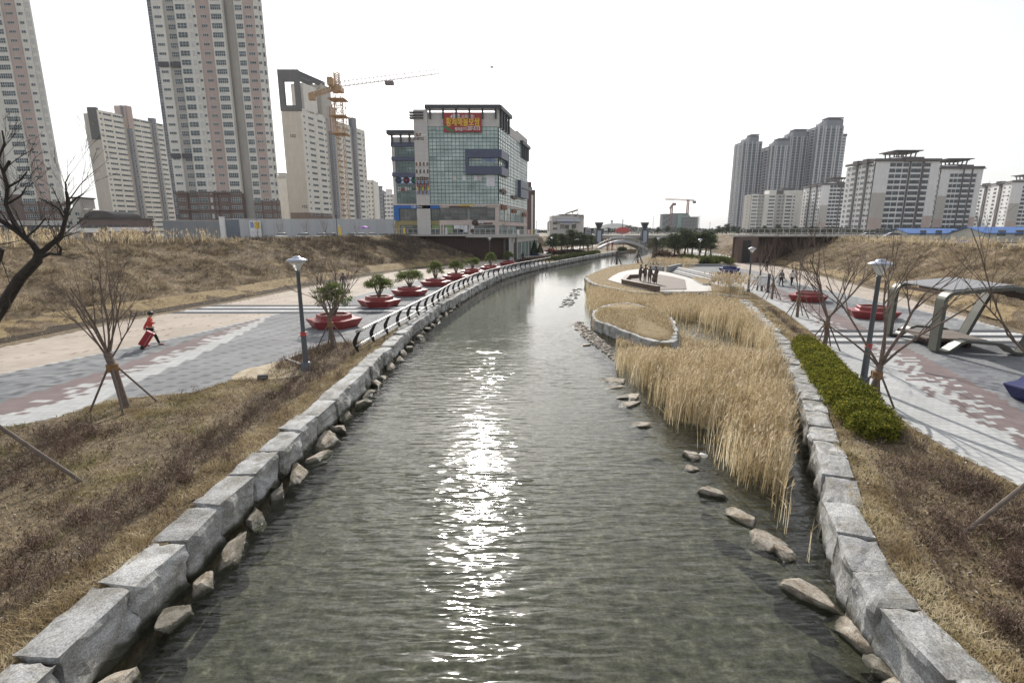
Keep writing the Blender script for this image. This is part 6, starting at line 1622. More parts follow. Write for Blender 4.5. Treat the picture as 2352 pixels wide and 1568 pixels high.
# white utility box, dark post, small things on the right bed
p = G(1749, 668); T = thing('utility_box', 'small white metal cabinet on a post beside the far right lamp', 'cabinet', (p[0], p[1], 0)); MB().box(-.3, .3, -.2, .2, .5, 1.35, 0).box(-.34, .34, -.24, .24, 1.35, 1.42, 0).box(-.08, .08, -.08, .08, 0, .5, 1).build('cabinet', [M_frame, M_lampgrey], T); MB().box(-.22, .22, -.225, -.2, .6, 1.25).build('door', M_wht, T)
p = G(1763, 672); T = thing('signpost', 'dark narrow upright post between the white cabinet and the bare trees', 'post', (p[0], p[1], 0)); MB().box(-.11, .11, -.05, .05, 0, 1.75).box(-.15, .15, -.09, .09, 0, .06).build('post', M_charcoal, T)
for (u, v), l in (((2012, 862), 'small dark flood light box on the ground behind the hedge'), ((1031 * .36621 + 225, 875), 'small dark flood light box at the edge of the left court')):
    p = G(u, v) if u > 1000 else G(604, 872); T = thing('ground_light', l, 'light', (p[0], p[1], 0), .4); MB().box(-.18, .18, -.1, .1, .04, .2, 0).box(-.05, .05, -.05, .05, 0, .05, 0).build('housing', M_black, T); MB().box(-.15, .15, -.105, -.1, .07, .17).build('lens', M_greyc, T)
p = G(1595, 1050, ZW); T = thing('litter', 'crumpled white plastic litter caught on the stones at the reeds', 'litter', (p[0] + .25, p[1] + .1, ZW)); b = MB(); rr = random.Random(3)
me = rock_mesh(77, M_whitec); o = link('plastic', me, T); o.scale = (.22, .18, .12)
b = MB(); kb = [G(u, v) for u, v in ((659, 826), (697, 841), (704, 852))]
T = thing('kerb_edging', 'pale concrete edging round the bed at the left lamp', 'kerb', (0, 0, 0)); wallseg(b, kb[0], kb[1], .14, 0, .07); wallseg(b, kb[0], G(696, 811), .14, .001, .072); b.build('kerb', M_plat, T)

sp = [G(u, v) for u, v in ((530, 872), (560, 850), (610, 838), (655, 828), (697, 842), (712, 856), (660, 868), (600, 872))]
structure(MB().sheet(smooth_closed(sp, 3), .016).build('sand', ramp_mat('spilt_sand', [(.35, (.30, .24, .16)), (.55, (.46, .39, .29)), (.7, (.52, .46, .36))], 2.5, bump=.3)))
# ---------------------------------------------------------------- the far end of the valley
M_hill = ramp_mat('wooded_hill', [(.35, (.045, .055, .055)), (.6, (.085, .095, .09))], .02, bump=0)
b = MB(); nx = 60
for j in range(14):
    for i in range(nx + 1):
        x = -900 + 1900 * i / nx; t = j / 13; y = 1750 + 500 * t
        hx = 26 * math.exp(-((x - 385) / 75) ** 2) + 12 * math.exp(-((x - 520) / 150) ** 2) + 9 * math.exp(-((x - 700) / 120) ** 2) + 5 * math.exp(-((x + 200) / 400) ** 2) + 5 * math.exp(-((x - 900) / 200) ** 2)
        b.v.append((x, y, 3.4 + hx * math.sin(math.pi * min(1, t * 1.0)) * (1 + .12 * mnoise.noise(Vector((x * .02, y * .02, 0))))))
for j in range(13):
    for i in range(nx): k = j * (nx + 1) + i; b.f.append((k, k + 1, k + nx + 2, k + nx + 1)); b.m.append(0)
structure(b.build('hill', M_hill, smooth=True))
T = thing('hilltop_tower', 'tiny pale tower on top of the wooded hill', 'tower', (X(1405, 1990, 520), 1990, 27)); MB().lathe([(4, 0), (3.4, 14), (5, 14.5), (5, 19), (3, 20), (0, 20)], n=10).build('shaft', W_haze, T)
# road bridge across the end, with its railing and two funnel topped pylons
yb = 226
T = thing('road_bridge', 'low grey road bridge with a pale blue railing across the end of the valley', 'bridge', (X(1340, yb), yb, 0))
xa, xb_ = 0, X(1560, yb) - X(1340, yb)
MB().box(xa, xb_, 0, 9, 2.6, 3.9).build('deck', M_conc, T)
for k in range(4): MB().box(xa + 2 + k * xb_ / 3.4, xa + 3.2 + k * xb_ / 3.4, 1, 8, -1.6, 2.6).build('pier', M_conc, T)
M_prail = mat('pale_blue_rail', (.38, .42, .5), .5)
b = MB()
for k in np.arange(0, xb_, 1.1): b.box(k, k + .12, .1, .22, 3.9, 5.0)
b.box(xa, xb_, .08, .24, 5.0, 5.12).box(xa, xb_, .12, .2, 4.4, 4.5); b.build('railing', M_prail, T)
M_ph = mat('pylon_dark_panel', (.07, .08, .095), .5)
for u, l in ((1376.5, 'dark pylon with a funnel top at the left end of the road bridge'), (1482, 'dark pylon with a funnel top at the right end of the road bridge')):
    T = thing('bridge_pylon', l, 'pylon', (X(u, 222), 222, 0), 0, 'funnel topped bridge pylons')
    w = (15 * .000831 * 222) / 2
    MB().box(-w, w, -w, w, 0, 6.6, 0).build('shaft', M_ph, T); MB().box(-w * .55, w * .55, -w - .06, -w, 1, 5.8).build('panel', M_prail, T)
    MB().lathe([(w * .6, 6.6), (w * .7, 7.2), (w * 1.3, 9.0), (w * 1.3, 9.25), (0, 9.3)], n=8).build('funnel', M_charcoal, T)
# arched footbridge
yf = 165; xl_ = X(1376, yf); xr_ = X(1492, yf); span = xr_ - xl_
T = thing('arch_footbridge', 'pale grey arched footbridge with curved railings over the far water', 'bridge', (xl_, yf, 0))
M_bw = mat('bridge_pale_paint', (.50, .50, .52), .6, scale=.8)
def arch(z0, rise, th, y0, y1, m, name, n=24):
    b = MB()
    for i in range(n):
        def zz(k): t = k / n; return z0 + rise * math.sin(math.pi * t) ** .9
        x0, x1 = span * i / n, span * (i + 1) / n
        b.hexa([(x0, y0, zz(i) - th), (x1, y0, zz(i + 1) - th), (x1, y1, zz(i + 1) - th), (x0, y1, zz(i) - th), (x0, y0, zz(i)), (x1, y0, zz(i + 1)), (x1, y1, zz(i + 1)), (x0, y1, zz(i))])
    b.build(name, m, T)
arch(.3, 2.5, .75, 0, 3.2, M_bw, 'arch')
for yy in (0, 3.1):
    arch(1.45, 2.5, .08, yy, yy + .1, M_rail, 'handrail'); b = MB()
    for i in range(1, 40): t = i / 40; z = .3 + 2.5 * math.sin(math.pi * t) ** .9; b.box(span * t, span * t + .06, yy + .02, yy + .08, z, z + 1.1)
    b.build('railing', M_rail, T)
T = thing('oval_billboard', 'large red oval board standing on the road beyond the footbridge', 'billboard', (X(1430, 250, 533), 250, ZG))
b = MB(); wv = 35 * .000825 * 250 / 2; P = [(wv * math.cos(R(a)), wv * .44 * math.sin(R(a)) + 2.15) for a in range(0, 360, 12)]
b.v = [(x, -.2, z) for x, z in P] + [(x, .2, z) for x, z in P]; n = len(P)
b.f = [tuple(range(n)), tuple(range(2 * n - 1, n - 1, -1))] + [(i, n + i, n + (i + 1) % n, (i + 1) % n) for i in range(n)]; b.m = [0] * len(b.f)
b.build('board', mat('oval_red', (.50, .10, .09), .6, scale=.4), T); MB().bar((0, .5, -.1), (0, .5, 7.5), .3).build('pole', M_charcoal, T)
# red pole sculpture
T = thing('pole_sculpture', 'cluster of dark red upright poles on the far left bank tip', 'sculpture', (G(1401, 575)[0], G(1401, 575)[1], 0)); rr = random.Random(6)
for k in range(9): x = rr.uniform(-1, 1); MB().tube([(x, rr.uniform(-.4, .4), 0), (x + rr.uniform(-.15, .15), 0, rr.uniform(1.8, 3.4))], .07, 6).build('pole', mat('sculpture_red', (.26, .05, .045)) if k == 0 else bpy.data.materials['sculpture_red'], T)
# white community building with the tilted solar roof
yw = 215; xw = X(1262, yw)
uw = lambda z: X(1148.4 + z / 4.096, yw) - xw
vz = lambda z: Z(402 + z / 4.096, yw) - ZG
T = thing('community_building', 'pale grey civic building with a tilted solar roof and rounded white canopy', 'building', (xw, yw, ZG))
b = MB().box(uw(470), uw(790), 0, 16, 0, vz(440), 0).box(uw(487), uw(560), .6, 14, vz(440), vz(382), 0).box(uw(556), uw(742), .3, 14, vz(440), vz(366), 0).box(uw(742), uw(792), .9, 14, vz(440), vz(372), 0)
b.box(uw(742), uw(794), -.2, 14.2, vz(400), vz(392), 0); b.build('wall', [W_stone], T)
b = MB(); P = [(uw(458), 0, vz(530)), (uw(452), 0, vz(450)), (uw(462), 0, vz(436)), (uw(480), 0, vz(434))]
b.tube([(x, -.2, z) for x, y, z in P], .25, 6); b.build('side_fin', M_conc, T)
b = MB(); n = 6
pr = [(-.1, vz(446)), (-1.3, vz(444)), (-2.0, vz(436)), (-1.8, vz(428)), (-1.0, vz(420)), (.2, vz(419))]
for (y0, z0), (y1, z1) in zip(pr[:-1], pr[1:]): b.face([(uw(538), y0, z0), (uw(750), y0, z0), (uw(750), y1, z1), (uw(538), y1, z1)])
for x in (uw(538), uw(750)): b.face([(x, y0, z0) for y0, z0 in pr])
b.build('canopy', M_lampcap, T)
b = MB(); b.hexa([(uw(622), 1, vz(360)), (uw(745), 1, vz(318)), (uw(745), 10, vz(334)), (uw(622), 10, vz(366)), (uw(622), 1, vz(357)), (uw(745), 1, vz(314)), (uw(745), 10, vz(330)), (uw(622), 10, vz(362))])
b.build('solar_roof', M_charcoal, T); b = MB()
for x in (690, 738): b.bar((uw(x), 2, vz(366)), (uw(x), 2, vz(330 if x > 700 else 345)), .3)
b.build('roof_prop', M_charcoal, T)
for a, c, z0, z1 in ((500, 540, 465, 440), (500, 540, 515, 495), (570, 580, 505, 462), (585, 592, 505, 462), (598, 606, 505, 462), (612, 650, 505, 470), (676, 718, 505, 462), (742, 790, 392, 375)): MB().box(uw(a), uw(c), -.08 + (.9 if a > 740 else 0), (.9 if a > 740 else .05) - .01, vz(z0), vz(z1)).build('window', G_dark, T)
o = MB().box(uw(570), uw(705), -.3, -.12, vz(464), vz(446)).build('hung_banner', M_wht, T); text('청라사업본부', M_sky, o, (uw(637), -.33, vz(460)), width=uw(690) - uw(585), height=.7)
text('LH 청라 영종직할사업단', M_choc, T, (uw(622), .26, vz(386)), width=uw(675) - uw(575), height=.75); o = MB().box(uw(694), uw(728), .18, .29, vz(390), vz(372)).build('sign_board', M_choc, T)
text('홍보관', M_wht, o, (uw(711), .15, vz(385)), width=uw(726) - uw(697), height=.7)
# far low blocks by the bridge
for u0, u1, vt, y, l, wi in ((1342, 1362, 524, 300, 'far blue and grey shop block right of the civic building', 2), (1362, 1370, 524, 310, 'far narrow ochre shop block left of the dark pylon', 0), (1385, 1400, 525, 320, 'far grey block behind the left dark pylon', 5)):
    T = plain_block(l, u0, u1, y, vt, wi, [((u1 - u0) * .000831 * y, wi, (2.2, 1.3, 2, 1, .9), 0)], False, dep=8); T.finish()
# block under construction, wrapped in green netting, and its two cranes
yc = 900
T = thing('construction_block', 'unfinished grey concrete block partly wrapped in green netting', 'building', (X(1523, yc), yc, ZG))
uc = lambda z: X(1148.4 + z / 4.096, yc) - X(1523, yc); vc = lambda z: Z(402 + z / 4.096, yc) - ZG
M_net = mat('green_netting', (.20, .34, .28), .8, scale=.5); W_conc2 = wall_mat('raw_concrete', (.19, .2, .21))
MB().box(0, uc(1660), 4, 18, 0, vc(365)).box(uc(1630), uc(1780), 3, 18, 0, vc(358)).build('rear_wing', W_conc2, T)
for j in range(11):
    for i in range(5):
        if vc(365) - 3 - j * 3.1 > 2: MB().box(uc(1545) + i * 4.4, uc(1545) + i * 4.4 + 2.6, 3.9, 4.05, vc(365) - 3.1 - j * 3.1, vc(365) - 1.2 - j * 3.1).build('window_opening', M_black if (i + j) % 3 else W_hz2, T)
zt = vc(392); b = MB(); nfl = 11
for k in range(nfl + 1): b.box(uc(1700), uc(1872), 0, 12, k * zt / nfl - .45, k * zt / nfl)
b.build('floor_slab', M_conc, T)
for k in range(7): x = lerp(uc(1704), uc(1864), k / 6); MB().box(x, x + 1.0, .2, 1.2, 0, zt - .5).build('column', W_conc2, T)
MB().box(uc(1706), uc(1868), 4, 11.5, 0, zt - .6).build('core_wall', W_conc2, T)
MB().box(uc(1672), uc(1705), -.4, 2, 0, vc(372)).box(uc(1672), uc(1790), 1.5, 2.2, zt, vc(378)).build('netting', M_net, T)
b = MB(); rr = random.Random(2)
for x in np.linspace(uc(1870), uc(1882), 3): b.bar((x, .2, 0), (x, .2, zt + 2), .25)
for k in range(10): b.bar((uc(1868), .1, k * zt / 9), (uc(1884), .1, k * zt / 9), .3)
b.build('scaffold', M_net, T)
M_cr_or = mat('crane_orange', (.46, .30, .17), .5, scale=1); M_cr_w = mat('crane_white', (.72, .70, .68), .5); M_cr_red = mat('crane_far_red', (.32, .15, .14), .6); M_cr_y = mat('crane_dark', (.2, .17, .18), .6)
def truss(b, a, c, w, n, r, tri=False):
    a = Vector(a); c = Vector(c); d = (c - a).normalized(); s = d.cross(Vector((0, 0, 1)))
    s = Vector((1, 0, 0)) if s.length < .1 else s.normalized(); u = s.cross(d).normalized()
    cs = [s * w / 2 - u * w / 2, -s * w / 2 - u * w / 2, -s * w / 2 + u * w / 2, s * w / 2 + u * w / 2] if not tri else [s * w / 2, -s * w / 2, u * w]
    for k in cs: b.bar(a + k, c + k, r, r)
    L = len(cs)
    for i in range(n):
        p, q = a.lerp(c, i / n), a.lerp(c, (i + 1) / n)
        for j in range(L):
            b.bar(p + cs[j], q + cs[(j + 1) % L], r * .7, r * .7); b.bar(p + cs[j], p + cs[(j + 1) % L], r * .6, r * .6)
# orange tower crane in front of tower 102
yk = 150
T = thing('tower_crane', 'tall orange tower crane with a long pale jib in front of tower 102', 'crane', (X(795, yk), yk, ZG))
def kp(u, v, y=yk): return Vector((X(u, y, v) - X(795, yk), y - yk, Z(v, y) - ZG))
tp = kp(783, 212)
b = MB(); truss(b, (0, 0, 0), (0, 0, tp.z), 1.8, 24, .12); b.build('mast', M_cr_or, T)
b = MB(); z0 = tp.z * .72
truss(b, (0, 0, z0), (0, 0, z0 + 9), 2.9, 5, .14)
for z in (z0, z0 + 4.5, z0 + 8.8): b.box(-2.2, 2.2, -2.2, 2.2, z, z + .2)
b.build('climbing_cage', M_cr_or, T)
b = MB(); b.box(-1.4, 1.4, -1.4, 1.4, tp.z, tp.z + 1.2).box(-1.9, -.6, -2.6, -1.0, tp.z + 1.2, tp.z + 3.2); b.build('slewing_cab', M_cr_or, T)
b = MB(); truss(b, (0, 0, tp.z + 1.2), (0, 0, Z(167, yk) - ZG), 1.2, 6, .16); b.build('tower_head', M_cr_or, T)
je = kp(1130, 154, 175); js = Vector((0, 0, tp.z + 1.3)); mid_ = js.lerp(je, .62)
b = MB(); truss(b, js, mid_, 1.3, 26, .13, True); b.build('jib', M_cr_w, T)
b = MB(); truss(b, mid_, je, 1.2, 16, .085, True); b.box(je.x - .5, je.x + .5, je.y - .3, je.y + .3, je.z - .3, je.z + .3); b.build('jib_tip', M_cr_w, T)
b = MB(); ce = kp(716, 219, 143); truss(b, js, ce, 1.2, 9, .2); b.box(ce.x - .7, ce.x + .9, ce.y - .6, ce.y + .6, ce.z - 1.2, ce.z + .4); b.build('counter_jib', M_cr_or, T)
b = MB(); hd = Vector((0, 0, Z(168, yk) - ZG)); 
for q in (js.lerp(je, .3), mid_, ce): b.bar(hd, q + Vector((0, 0, 1)), .07)
b.build('tie_bar', M_cr_w, T)
tr = js.lerp(je, .30); MB().box(tr.x - 1, tr.x + 1.4, tr.y - .8, tr.y + .8, tr.z - 1.2, tr.z - .3).build('trolley', M_cr_y, T)
for u, vt, ja, jb, l in ((1579.3, 458, (1527, 459), (1595, 462), 'far tower crane with a level jib over the construction block'), (1542.6, 471, (1539.5, 480), (1549, 467), 'far tower crane with a short raised jib, left of the level one')):
    yk2 = 905; T = thing('tower_crane', l, 'crane', (X(u, yk2, 480), yk2, ZG), 0, 'far tower cranes')
    f = lambda uu, vv: Vector((X(uu, yk2, vv) - X(u, yk2, 480), 0, Z(vv, yk2) - ZG))
    b = MB(); truss(b, (0, 0, 0), (0, 0, Z(vt, yk2) - ZG), 3.0, 14, .7); b.build('mast', M_cr_red, T)
    b = MB(); truss(b, f(*ja), f(*jb), 2.4, 12, .6, True); b.build('jib', M_cr_red, T)
    e = f(*jb); MB().box(e.x - 2.5, e.x + 2.5, -1.8, 1.8, e.z - 4, e.z + .7).build('counterweight', M_cr_y, T)

# ---------------------------------------------------------------- street level behind the left bank
M_hoard = wall_mat('white_hoarding_panel', (.50, .51, .53), lw=6, bw=2.0, mort=.8)
M_hoardg = wall_mat('grey_hoarding_panel', (.27, .275, .285), lw=6, bw=2.0, mort=.8)
yh = 122
def fence_run(label, u0, u1, y, vt, m, posts=True):
    x0, x1 = X(u0, y), X(u1, y); T = thing('hoarding', label, 'fence', (x0, y, ZG), 0, 'site hoardings behind the left bank'); h = Z(vt, y) - ZG
    MB().box(0, x1 - x0, 0, .12, 0, h).build('panel', m, T)
    for k in np.arange(0, x1 - x0, 4.0): MB().box(k, k + .12, .12, .3, 0, h - .1).build('post', M_rail, T)
    MB().box(0, x1 - x0, -.03, .15, h, h + .12).build('top_rail', M_rail, T)
fence_run('long pale grey site hoarding below tower 102', 548, 905, yh, 504, M_hoard)
fence_run('darker grey site hoarding below the tallest tower', 372, 508, yh + 2, 507, M_hoardg)
fence_run('slate blue gate panel at the joint of the two hoardings', 508, 548, yh + 1, 504, wall_mat('slate_panel', (.17, .19, .23), lw=6, bw=1.2))
T = thing('notice_board', 'white notice board with coloured prints on the hoarding', 'sign', (X(571, yh - .6), yh - .6, ZG)); x1 = X(597, yh - .6) - X(571, yh - .6)
MB().box(0, x1, 0, .08, .4, 4.2).build('board', M_wht, T); MB().box(.2, 1.0, -.03, -.001, 2.6, 3.9).build('print', M_sky, T); MB().box(1.2, x1 - .2, -.03, -.001, 2.4, 3.9).build('print', M_yel, T); MB().box(.3, x1 - .3, -.03, -.001, .9, 1.9).build('print', M_blind, T)
T = thing('gate_pillar', 'white gate pillar beside the slate blue panel', 'pillar', (X(509, yh - 2), yh - 2, ZG)); MB().box(-.5, .5, -.3, .3, 0, 4.9).box(-.56, .56, -.36, .36, 4.9, 5.05).build('shaft', W_white, T)
# low houses below the left towers
T = thing('market_hall', 'low dusty brown market hall with a barrel roof', 'building', (X(182, 150), 150, ZG))
x1 = X(294, 150) - X(182, 150); b = MB().box(0, x1, 0, 10, 0, 5.2, 0).box(-.3, x1 + .3, -.4, 10.4, 5.2, 5.6, 1); b.build('wall', [W_brown, W_roof], T)
P = [(x1 * .45 + 4.5 * math.cos(R(a)), 5.6 + 1.9 * math.sin(R(a))) for a in range(0, 181, 15)]; b = MB(); n = len(P)
b.v = [(x, -.6, z) for x, z in P] + [(x, 10, z) for x, z in P]; b.f = [tuple(range(n))[::-1], tuple(range(n, 2 * n))] + [(i, i + 1, n + i + 1, n + i) for i in range(n - 1)]; b.m = [0] * len(b.f); b.build('barrel_roof', W_roof, T)
for k in range(6): MB().box(1 + k * x1 / 6.4, 2.6 + k * x1 / 6.4, -.08, .02, 1.2, 3.6).build('window', G_dark, T)
T = plain_block('small grey two storey house with a rooftop hut, left of the market hall', 150, 190, 170, 478, 4, [((190 - 150) * .000831 * 170 / 2, 4, (1.6, 1.2, 2, 1, .9), 0)] * 2, True, dep=8); T.finish()
T = thing('site_fence', 'dark wall with a long grey top behind the dark bare tree', 'fence', (X(-60, 110), 110, ZG)); MB().box(0, X(150, 110) - X(-60, 110), 0, .3, 0, 3.0, 0).box(-.1, X(150, 110) - X(-60, 110) + .1, -.2, .5, 3.0, 4.0, 1).build('panel', [W_dgrey, W_stone], T)
for u0, u1, v0, v1, m, l in ((145, 222, 524, 534, M_wht, 'white banner with faint lettering strung behind the dry grass'), (243, 340, 522, 531, M_blind, 'long pale blue banner strung behind the reed plumes')):
    T = thing('street_banner', l, 'banner', (X(u0, 95), 95, 0)); MB().box(0, X(u1, 95) - X(u0, 95), 0, .03, Z(v1, 95), Z(v0, 95)).build('cloth', m, T); MB().box(-.05, .05, .04, .12, ZG, Z(v0, 95) + .2).build('pole', M_rail, T)
    MB().box(X(u1, 95) - X(u0, 95) - .05, X(u1, 95) - X(u0, 95) + .05, .04, .12, ZG, Z(v0, 95) + .2).build('pole', M_rail, T)
# parked cars (front ends towards us)
M_tyre = mat('tyre', (.015, .015, .015), .9); M_carglass = mat('car_glass', (.03, .035, .04), .1, spec=.8); M_lampg = mat('headlight_glass', (.6, .62, .62), .15)
def make_car(label, m, loc, rz, group):
    t = thing('parked_car', label, 'car', loc, rz, group)
    bm = bmesh.new(); secs = [(-2.2, .35, .75, .78), (-2.1, .25, .88, .84), (-1.0, .22, .98, .88), (.2, .22, .98, .88), (1.3, .22, 1.0, .88), (2.05, .28, .92, .84), (2.2, .4, .8, .78)]
    b = MB(); rows = []
    for y, z0, z1, w in secs:
        k = len(b.v); b.v += [(-w + .06, y, z0), (w - .06, y, z0), (w, y, (z0 + z1) / 2), (w - .08, y, z1), (-w + .08, y, z1), (-w, y, (z0 + z1) / 2)]; rows.append(k)
    for a, c in zip(rows[:-1], rows[1:]):
        for j in range(6): b.f.append((a + j, a + (j + 1) % 6, c + (j + 1) % 6, c + j)); b.m.append(0)
    b.f += [tuple(rows[0] + j for j in range(5, -1, -1)), tuple(rows[-1] + j for j in range(6))]; b.m += [0, 0]
    b.hexa([(-.62, -.35, 1.40), (.62, -.35, 1.40), (.64, 1.1, 1.42), (-.64, 1.1, 1.42), (-.56, -.3, 1.46), (.56, -.3, 1.46), (.58, 1.05, 1.48), (-.58, 1.05, 1.48)])
    b.build('body', m, t)
    MB().hexa([(-.8, -1.15, .96), (.8, -1.15, .96), (.8, 1.85, .98), (-.8, 1.85, .98), (-.62, -.38, 1.405), (.62, -.38, 1.405), (.64, 1.12, 1.425), (-.64, 1.12, 1.425)]).build('windows', M_carglass, t)
    for x in (-.78, .78):
        for y in (-1.35, 1.35): q = MB(); q.tube([(x - .1, y, .31), (x + .1, y, .31)], .31, 14); q.build('wheel', M_tyre, t)
        MB().ball((x * .78, -2.13, .68), .14, 8, 0, (1.3, .5, .7)).build('headlight', M_lampg, t, True)
    return t
M_cw = glossy('car_white', (.62, .62, .61)); M_cs = glossy('car_silver', (.33, .34, .36)); M_cb = glossy('car_black', (.02, .02, .022)); M_cbl = glossy('car_blue', (.04, .07, .16))
g_ = 'cars parked along the street behind the left bank'; yk = 108
kinds = {}
for i, (u, c, l) in enumerate(((692, 'w', 'white parked car left of the bare street tree below the hoarding'), (733, 's', 'silver parked car beside the yellow flag behind the bank'), (752, 'b', 'black parked car next to the silver one behind the bank'), (806, 'b', 'black parked car left of the purple umbrella'), (824, 's', 'silver parked car close to the left of the purple umbrella'), (850, 'w', 'white parked car just right of the purple umbrella'), (878, 's', 'silver parked car nearest the glass shopping building'), (640, 'w', 'white parked car at the left end of the parked row'))):
    m = dict(w=M_cw, s=M_cs, b=M_cb)[c]; loc = (X(u, yk), yk + (i % 3) * .5, ZG)
    if c in kinds: dup(kinds[c], loc, .05 * (i - 3), l)
    else: kinds[c] = make_car(l, m, loc, .03, g_)
T = thing('parasol', 'purple umbrella over the parked cars', 'parasol', (X(836, 105), 105, ZG)); MB().lathe([(1.25, 2.35), (.8, 2.62), (.3, 2.8), (0, 2.88)], n=10).build('canopy', mat('purple_cloth', (.22, .07, .35), .7), T); MB().tube([(0, 0, 0), (0, 0, 2.9)], .025, 6).build('pole', M_rail, T)
for u, l in ((775, 'yellow feather flag by the silver parked car'), (925, 'yellow feather flag at the shop entrance, left one'), (1022, 'white feather flag at the shop corner')):
    T = thing('feather_flag', l, 'flag', (X(u, 104 if u < 900 else 136), 104 if u < 900 else 136, ZG)); MB().tube([(0, 0, 0), (0, 0, 2.6), (.2, 0, 3.0)], .03, 6).build('pole', M_rail, T); MB().hexa([(.03, -.01, .9), (.55, -.01, 1.1), (.55, .01, 1.1), (.03, .01, .9), (.03, -.01, 2.6), (.5, -.01, 2.8), (.5, .01, 2.8), (.03, .01, 2.6)]).build('cloth', M_yel if u < 1000 else M_wht, T)
# right bank: blue roofed sheds, tarp, trucks
M_shedblue = mat('shed_roof_blue', (.05, .15, .42), .5, scale=.4); M_shedw = mat('shed_wall_cream', (.48, .48, .44), .7, scale=.5)
def shed(label, u0, u1, y, v0, dep, gable_left=True):
    x0, x1 = X(u0, y), X(u1, y); T = thing('site_shed', label, 'shed', (x0, y, ZG), 0, 'blue roofed site sheds'); h = Z(v0, y) - ZG; w = x1 - x0
    b = MB().box(0, w, 0, dep, 0, h)
    b.face([(-.001, 0, h), (-.001, dep, h), (-.001, dep / 2, h + 1.0)]); b.face([(w, 0, h), (w, dep / 2, h + 1.0), (w, dep, h)]); b.build('wall', M_shedw, T)
    b = MB(); b.hexa([(-.3, -.4, h - .02), (w + .3, -.4, h - .02), (w + .3, dep / 2, h + 1.06), (-.3, dep / 2, h + 1.06), (-.3, -.4, h + .08), (w + .3, -.4, h + .08), (w + .3, dep / 2, h + 1.16), (-.3, dep / 2, h + 1.16)])
    b.hexa([(-.3, dep / 2, h + 1.06), (w + .3, dep / 2, h + 1.06), (w + .3, dep + .4, h - .02), (-.3, dep + .4, h - .02), (-.3, dep / 2, h + 1.16), (w + .3, dep / 2, h + 1.16), (w + .3, dep + .4, h + .08), (-.3, dep + .4, h + .08)]); b.build('roof', M_shedblue, T)
    for k in range(3): MB().box(w * (.2 + .27 * k), w * (.2 + .27 * k) + 1.4, -.06, .01, 1.0, 2.0).build('window', G_dark, T)
shed('long low site shed with a blue roof behind the right bank', 2092, 2225, 118, 536.5, 7)
shed('site shed with a blue roof and cream gable at the right edge', 2268, 2420, 92, 536, 7)
T = thing('tarpaulin', 'heap under a bright blue tarpaulin on the right bank', 'tarp', (X(2242, 76), 76, 3.9)); o = link('cover', rock_mesh(90, mat('tarp_blue', (.03, .10, .42), .5, scale=2)), T); o.scale = (2.6, 1.2, .95)
for u, y, m, l in ((1942, 130, M_cbl, 'dark blue parked car on the right street'), (2005, 125, M_cw, 'white parked car on the right street behind the bank'), (2062, 120, M_cs, 'silver parked car on the right street with bright lamps')):
    k = {'car_white': 'w', 'car_silver': 's'}.get(m.name)
    if k: q = dup(kinds[k], (X(u, y), y, ZG), 1.3, l)
    else: q = make_car(l, m, (X(u, y), y, ZG), 1.2, '')
    q['group'] = 'cars parked on the right street'
fx0 = X(1700, 128); T = thing('street_fence', 'low railing along the street behind the right bank', 'fence', (fx0, 128, ZG)); b = MB(); w = X(2250, 128) - fx0
for k in np.arange(0, w, 2.0): b.box(k, k + .08, 0, .08, 0, 1.3)
b.box(0, w, -.02, .06, 1.25, 1.33).box(0, w, 0, .05, .6, .66); b.build('railing', M_rail, T)
# street lamps and masts seen small against the sky
for u, v, y, l in ((1232, 510, 190, 'thin street mast beside the dark brick tower'), (1501, 497, 260, 'thin tall mast between the pylon and the construction block'), (1632, 512, 240, 'thin street mast left of the four grey towers'), (772, 497, 118, 'slim dark post with a sign before the hoarding')):
    T = thing('street_mast', l, 'mast', (X(u, y), y, ZG)); MB().tube([(0, 0, 0), (0, 0, Z(v, y) - ZG)], .07, 6).box(-.2, .2, -.1, .1, Z(v, y) - ZG, Z(v, y) - ZG + .2).build('pole', M_charcoal, T)

# ---------------------------------------------------------------- pines and far trees
M_pinel = blade_mat('pine_needles', [(0, (.018, .03, .016)), (.5, (.05, .07, .032)), (1, (.12, .14, .065))], trans=.25)
def pine(label, loc, h, seed, group, lean=0.0, r=1.0, n=44):
    t = thing('pine_tree', label, 'tree', loc, 0, group); rr = random.Random(seed); b = MB()
    pts = [Vector((0, 0, -.2))]; 
    for k in range(1, 6): pts.append(Vector((lean * k / 5 * h * .3 + rr.uniform(-.15, .15), rr.uniform(-.15, .15), h * .86 * k / 5)))
    b.tube(pts, [.16, .13, .11, .09, .07, .04], 7); cl = []
    for k in range(n):
        t_ = rr.uniform(.36, 1.0); p = pts[min(4, int(t_ * 5))].lerp(pts[min(5, int(t_ * 5) + 1)], t_ * 5 - int(t_ * 5)) if t_ < 1 else pts[5]
        a = rr.uniform(0, 6.28); rad = r * h * .28 * (1.15 - .6 * (t_ - .36) / .64) * rr.uniform(.3, 1.0); q = p + Vector((rad * math.cos(a), rad * math.sin(a), rr.uniform(0, .08) * h)); b.tube([p, q], [.035, .015], 4); cl.append(q)
    b.build('trunk', M_barkd, t); rg = np.random.default_rng(seed)
    P = np.concatenate([np.array(c) + rg.normal(size=(95, 3)) * np.array([.55, .55, .28]) * h * .105 for c in cl]); leaves('crown', M_pinel, P, .15 * h / 5, t, seed, .6); return t
P0 = [pine('', (0, 0, 0), 5.2, 41 + i, 'pines on the far banks', (.4, -.3, .1)[i]) for i in range(3)]
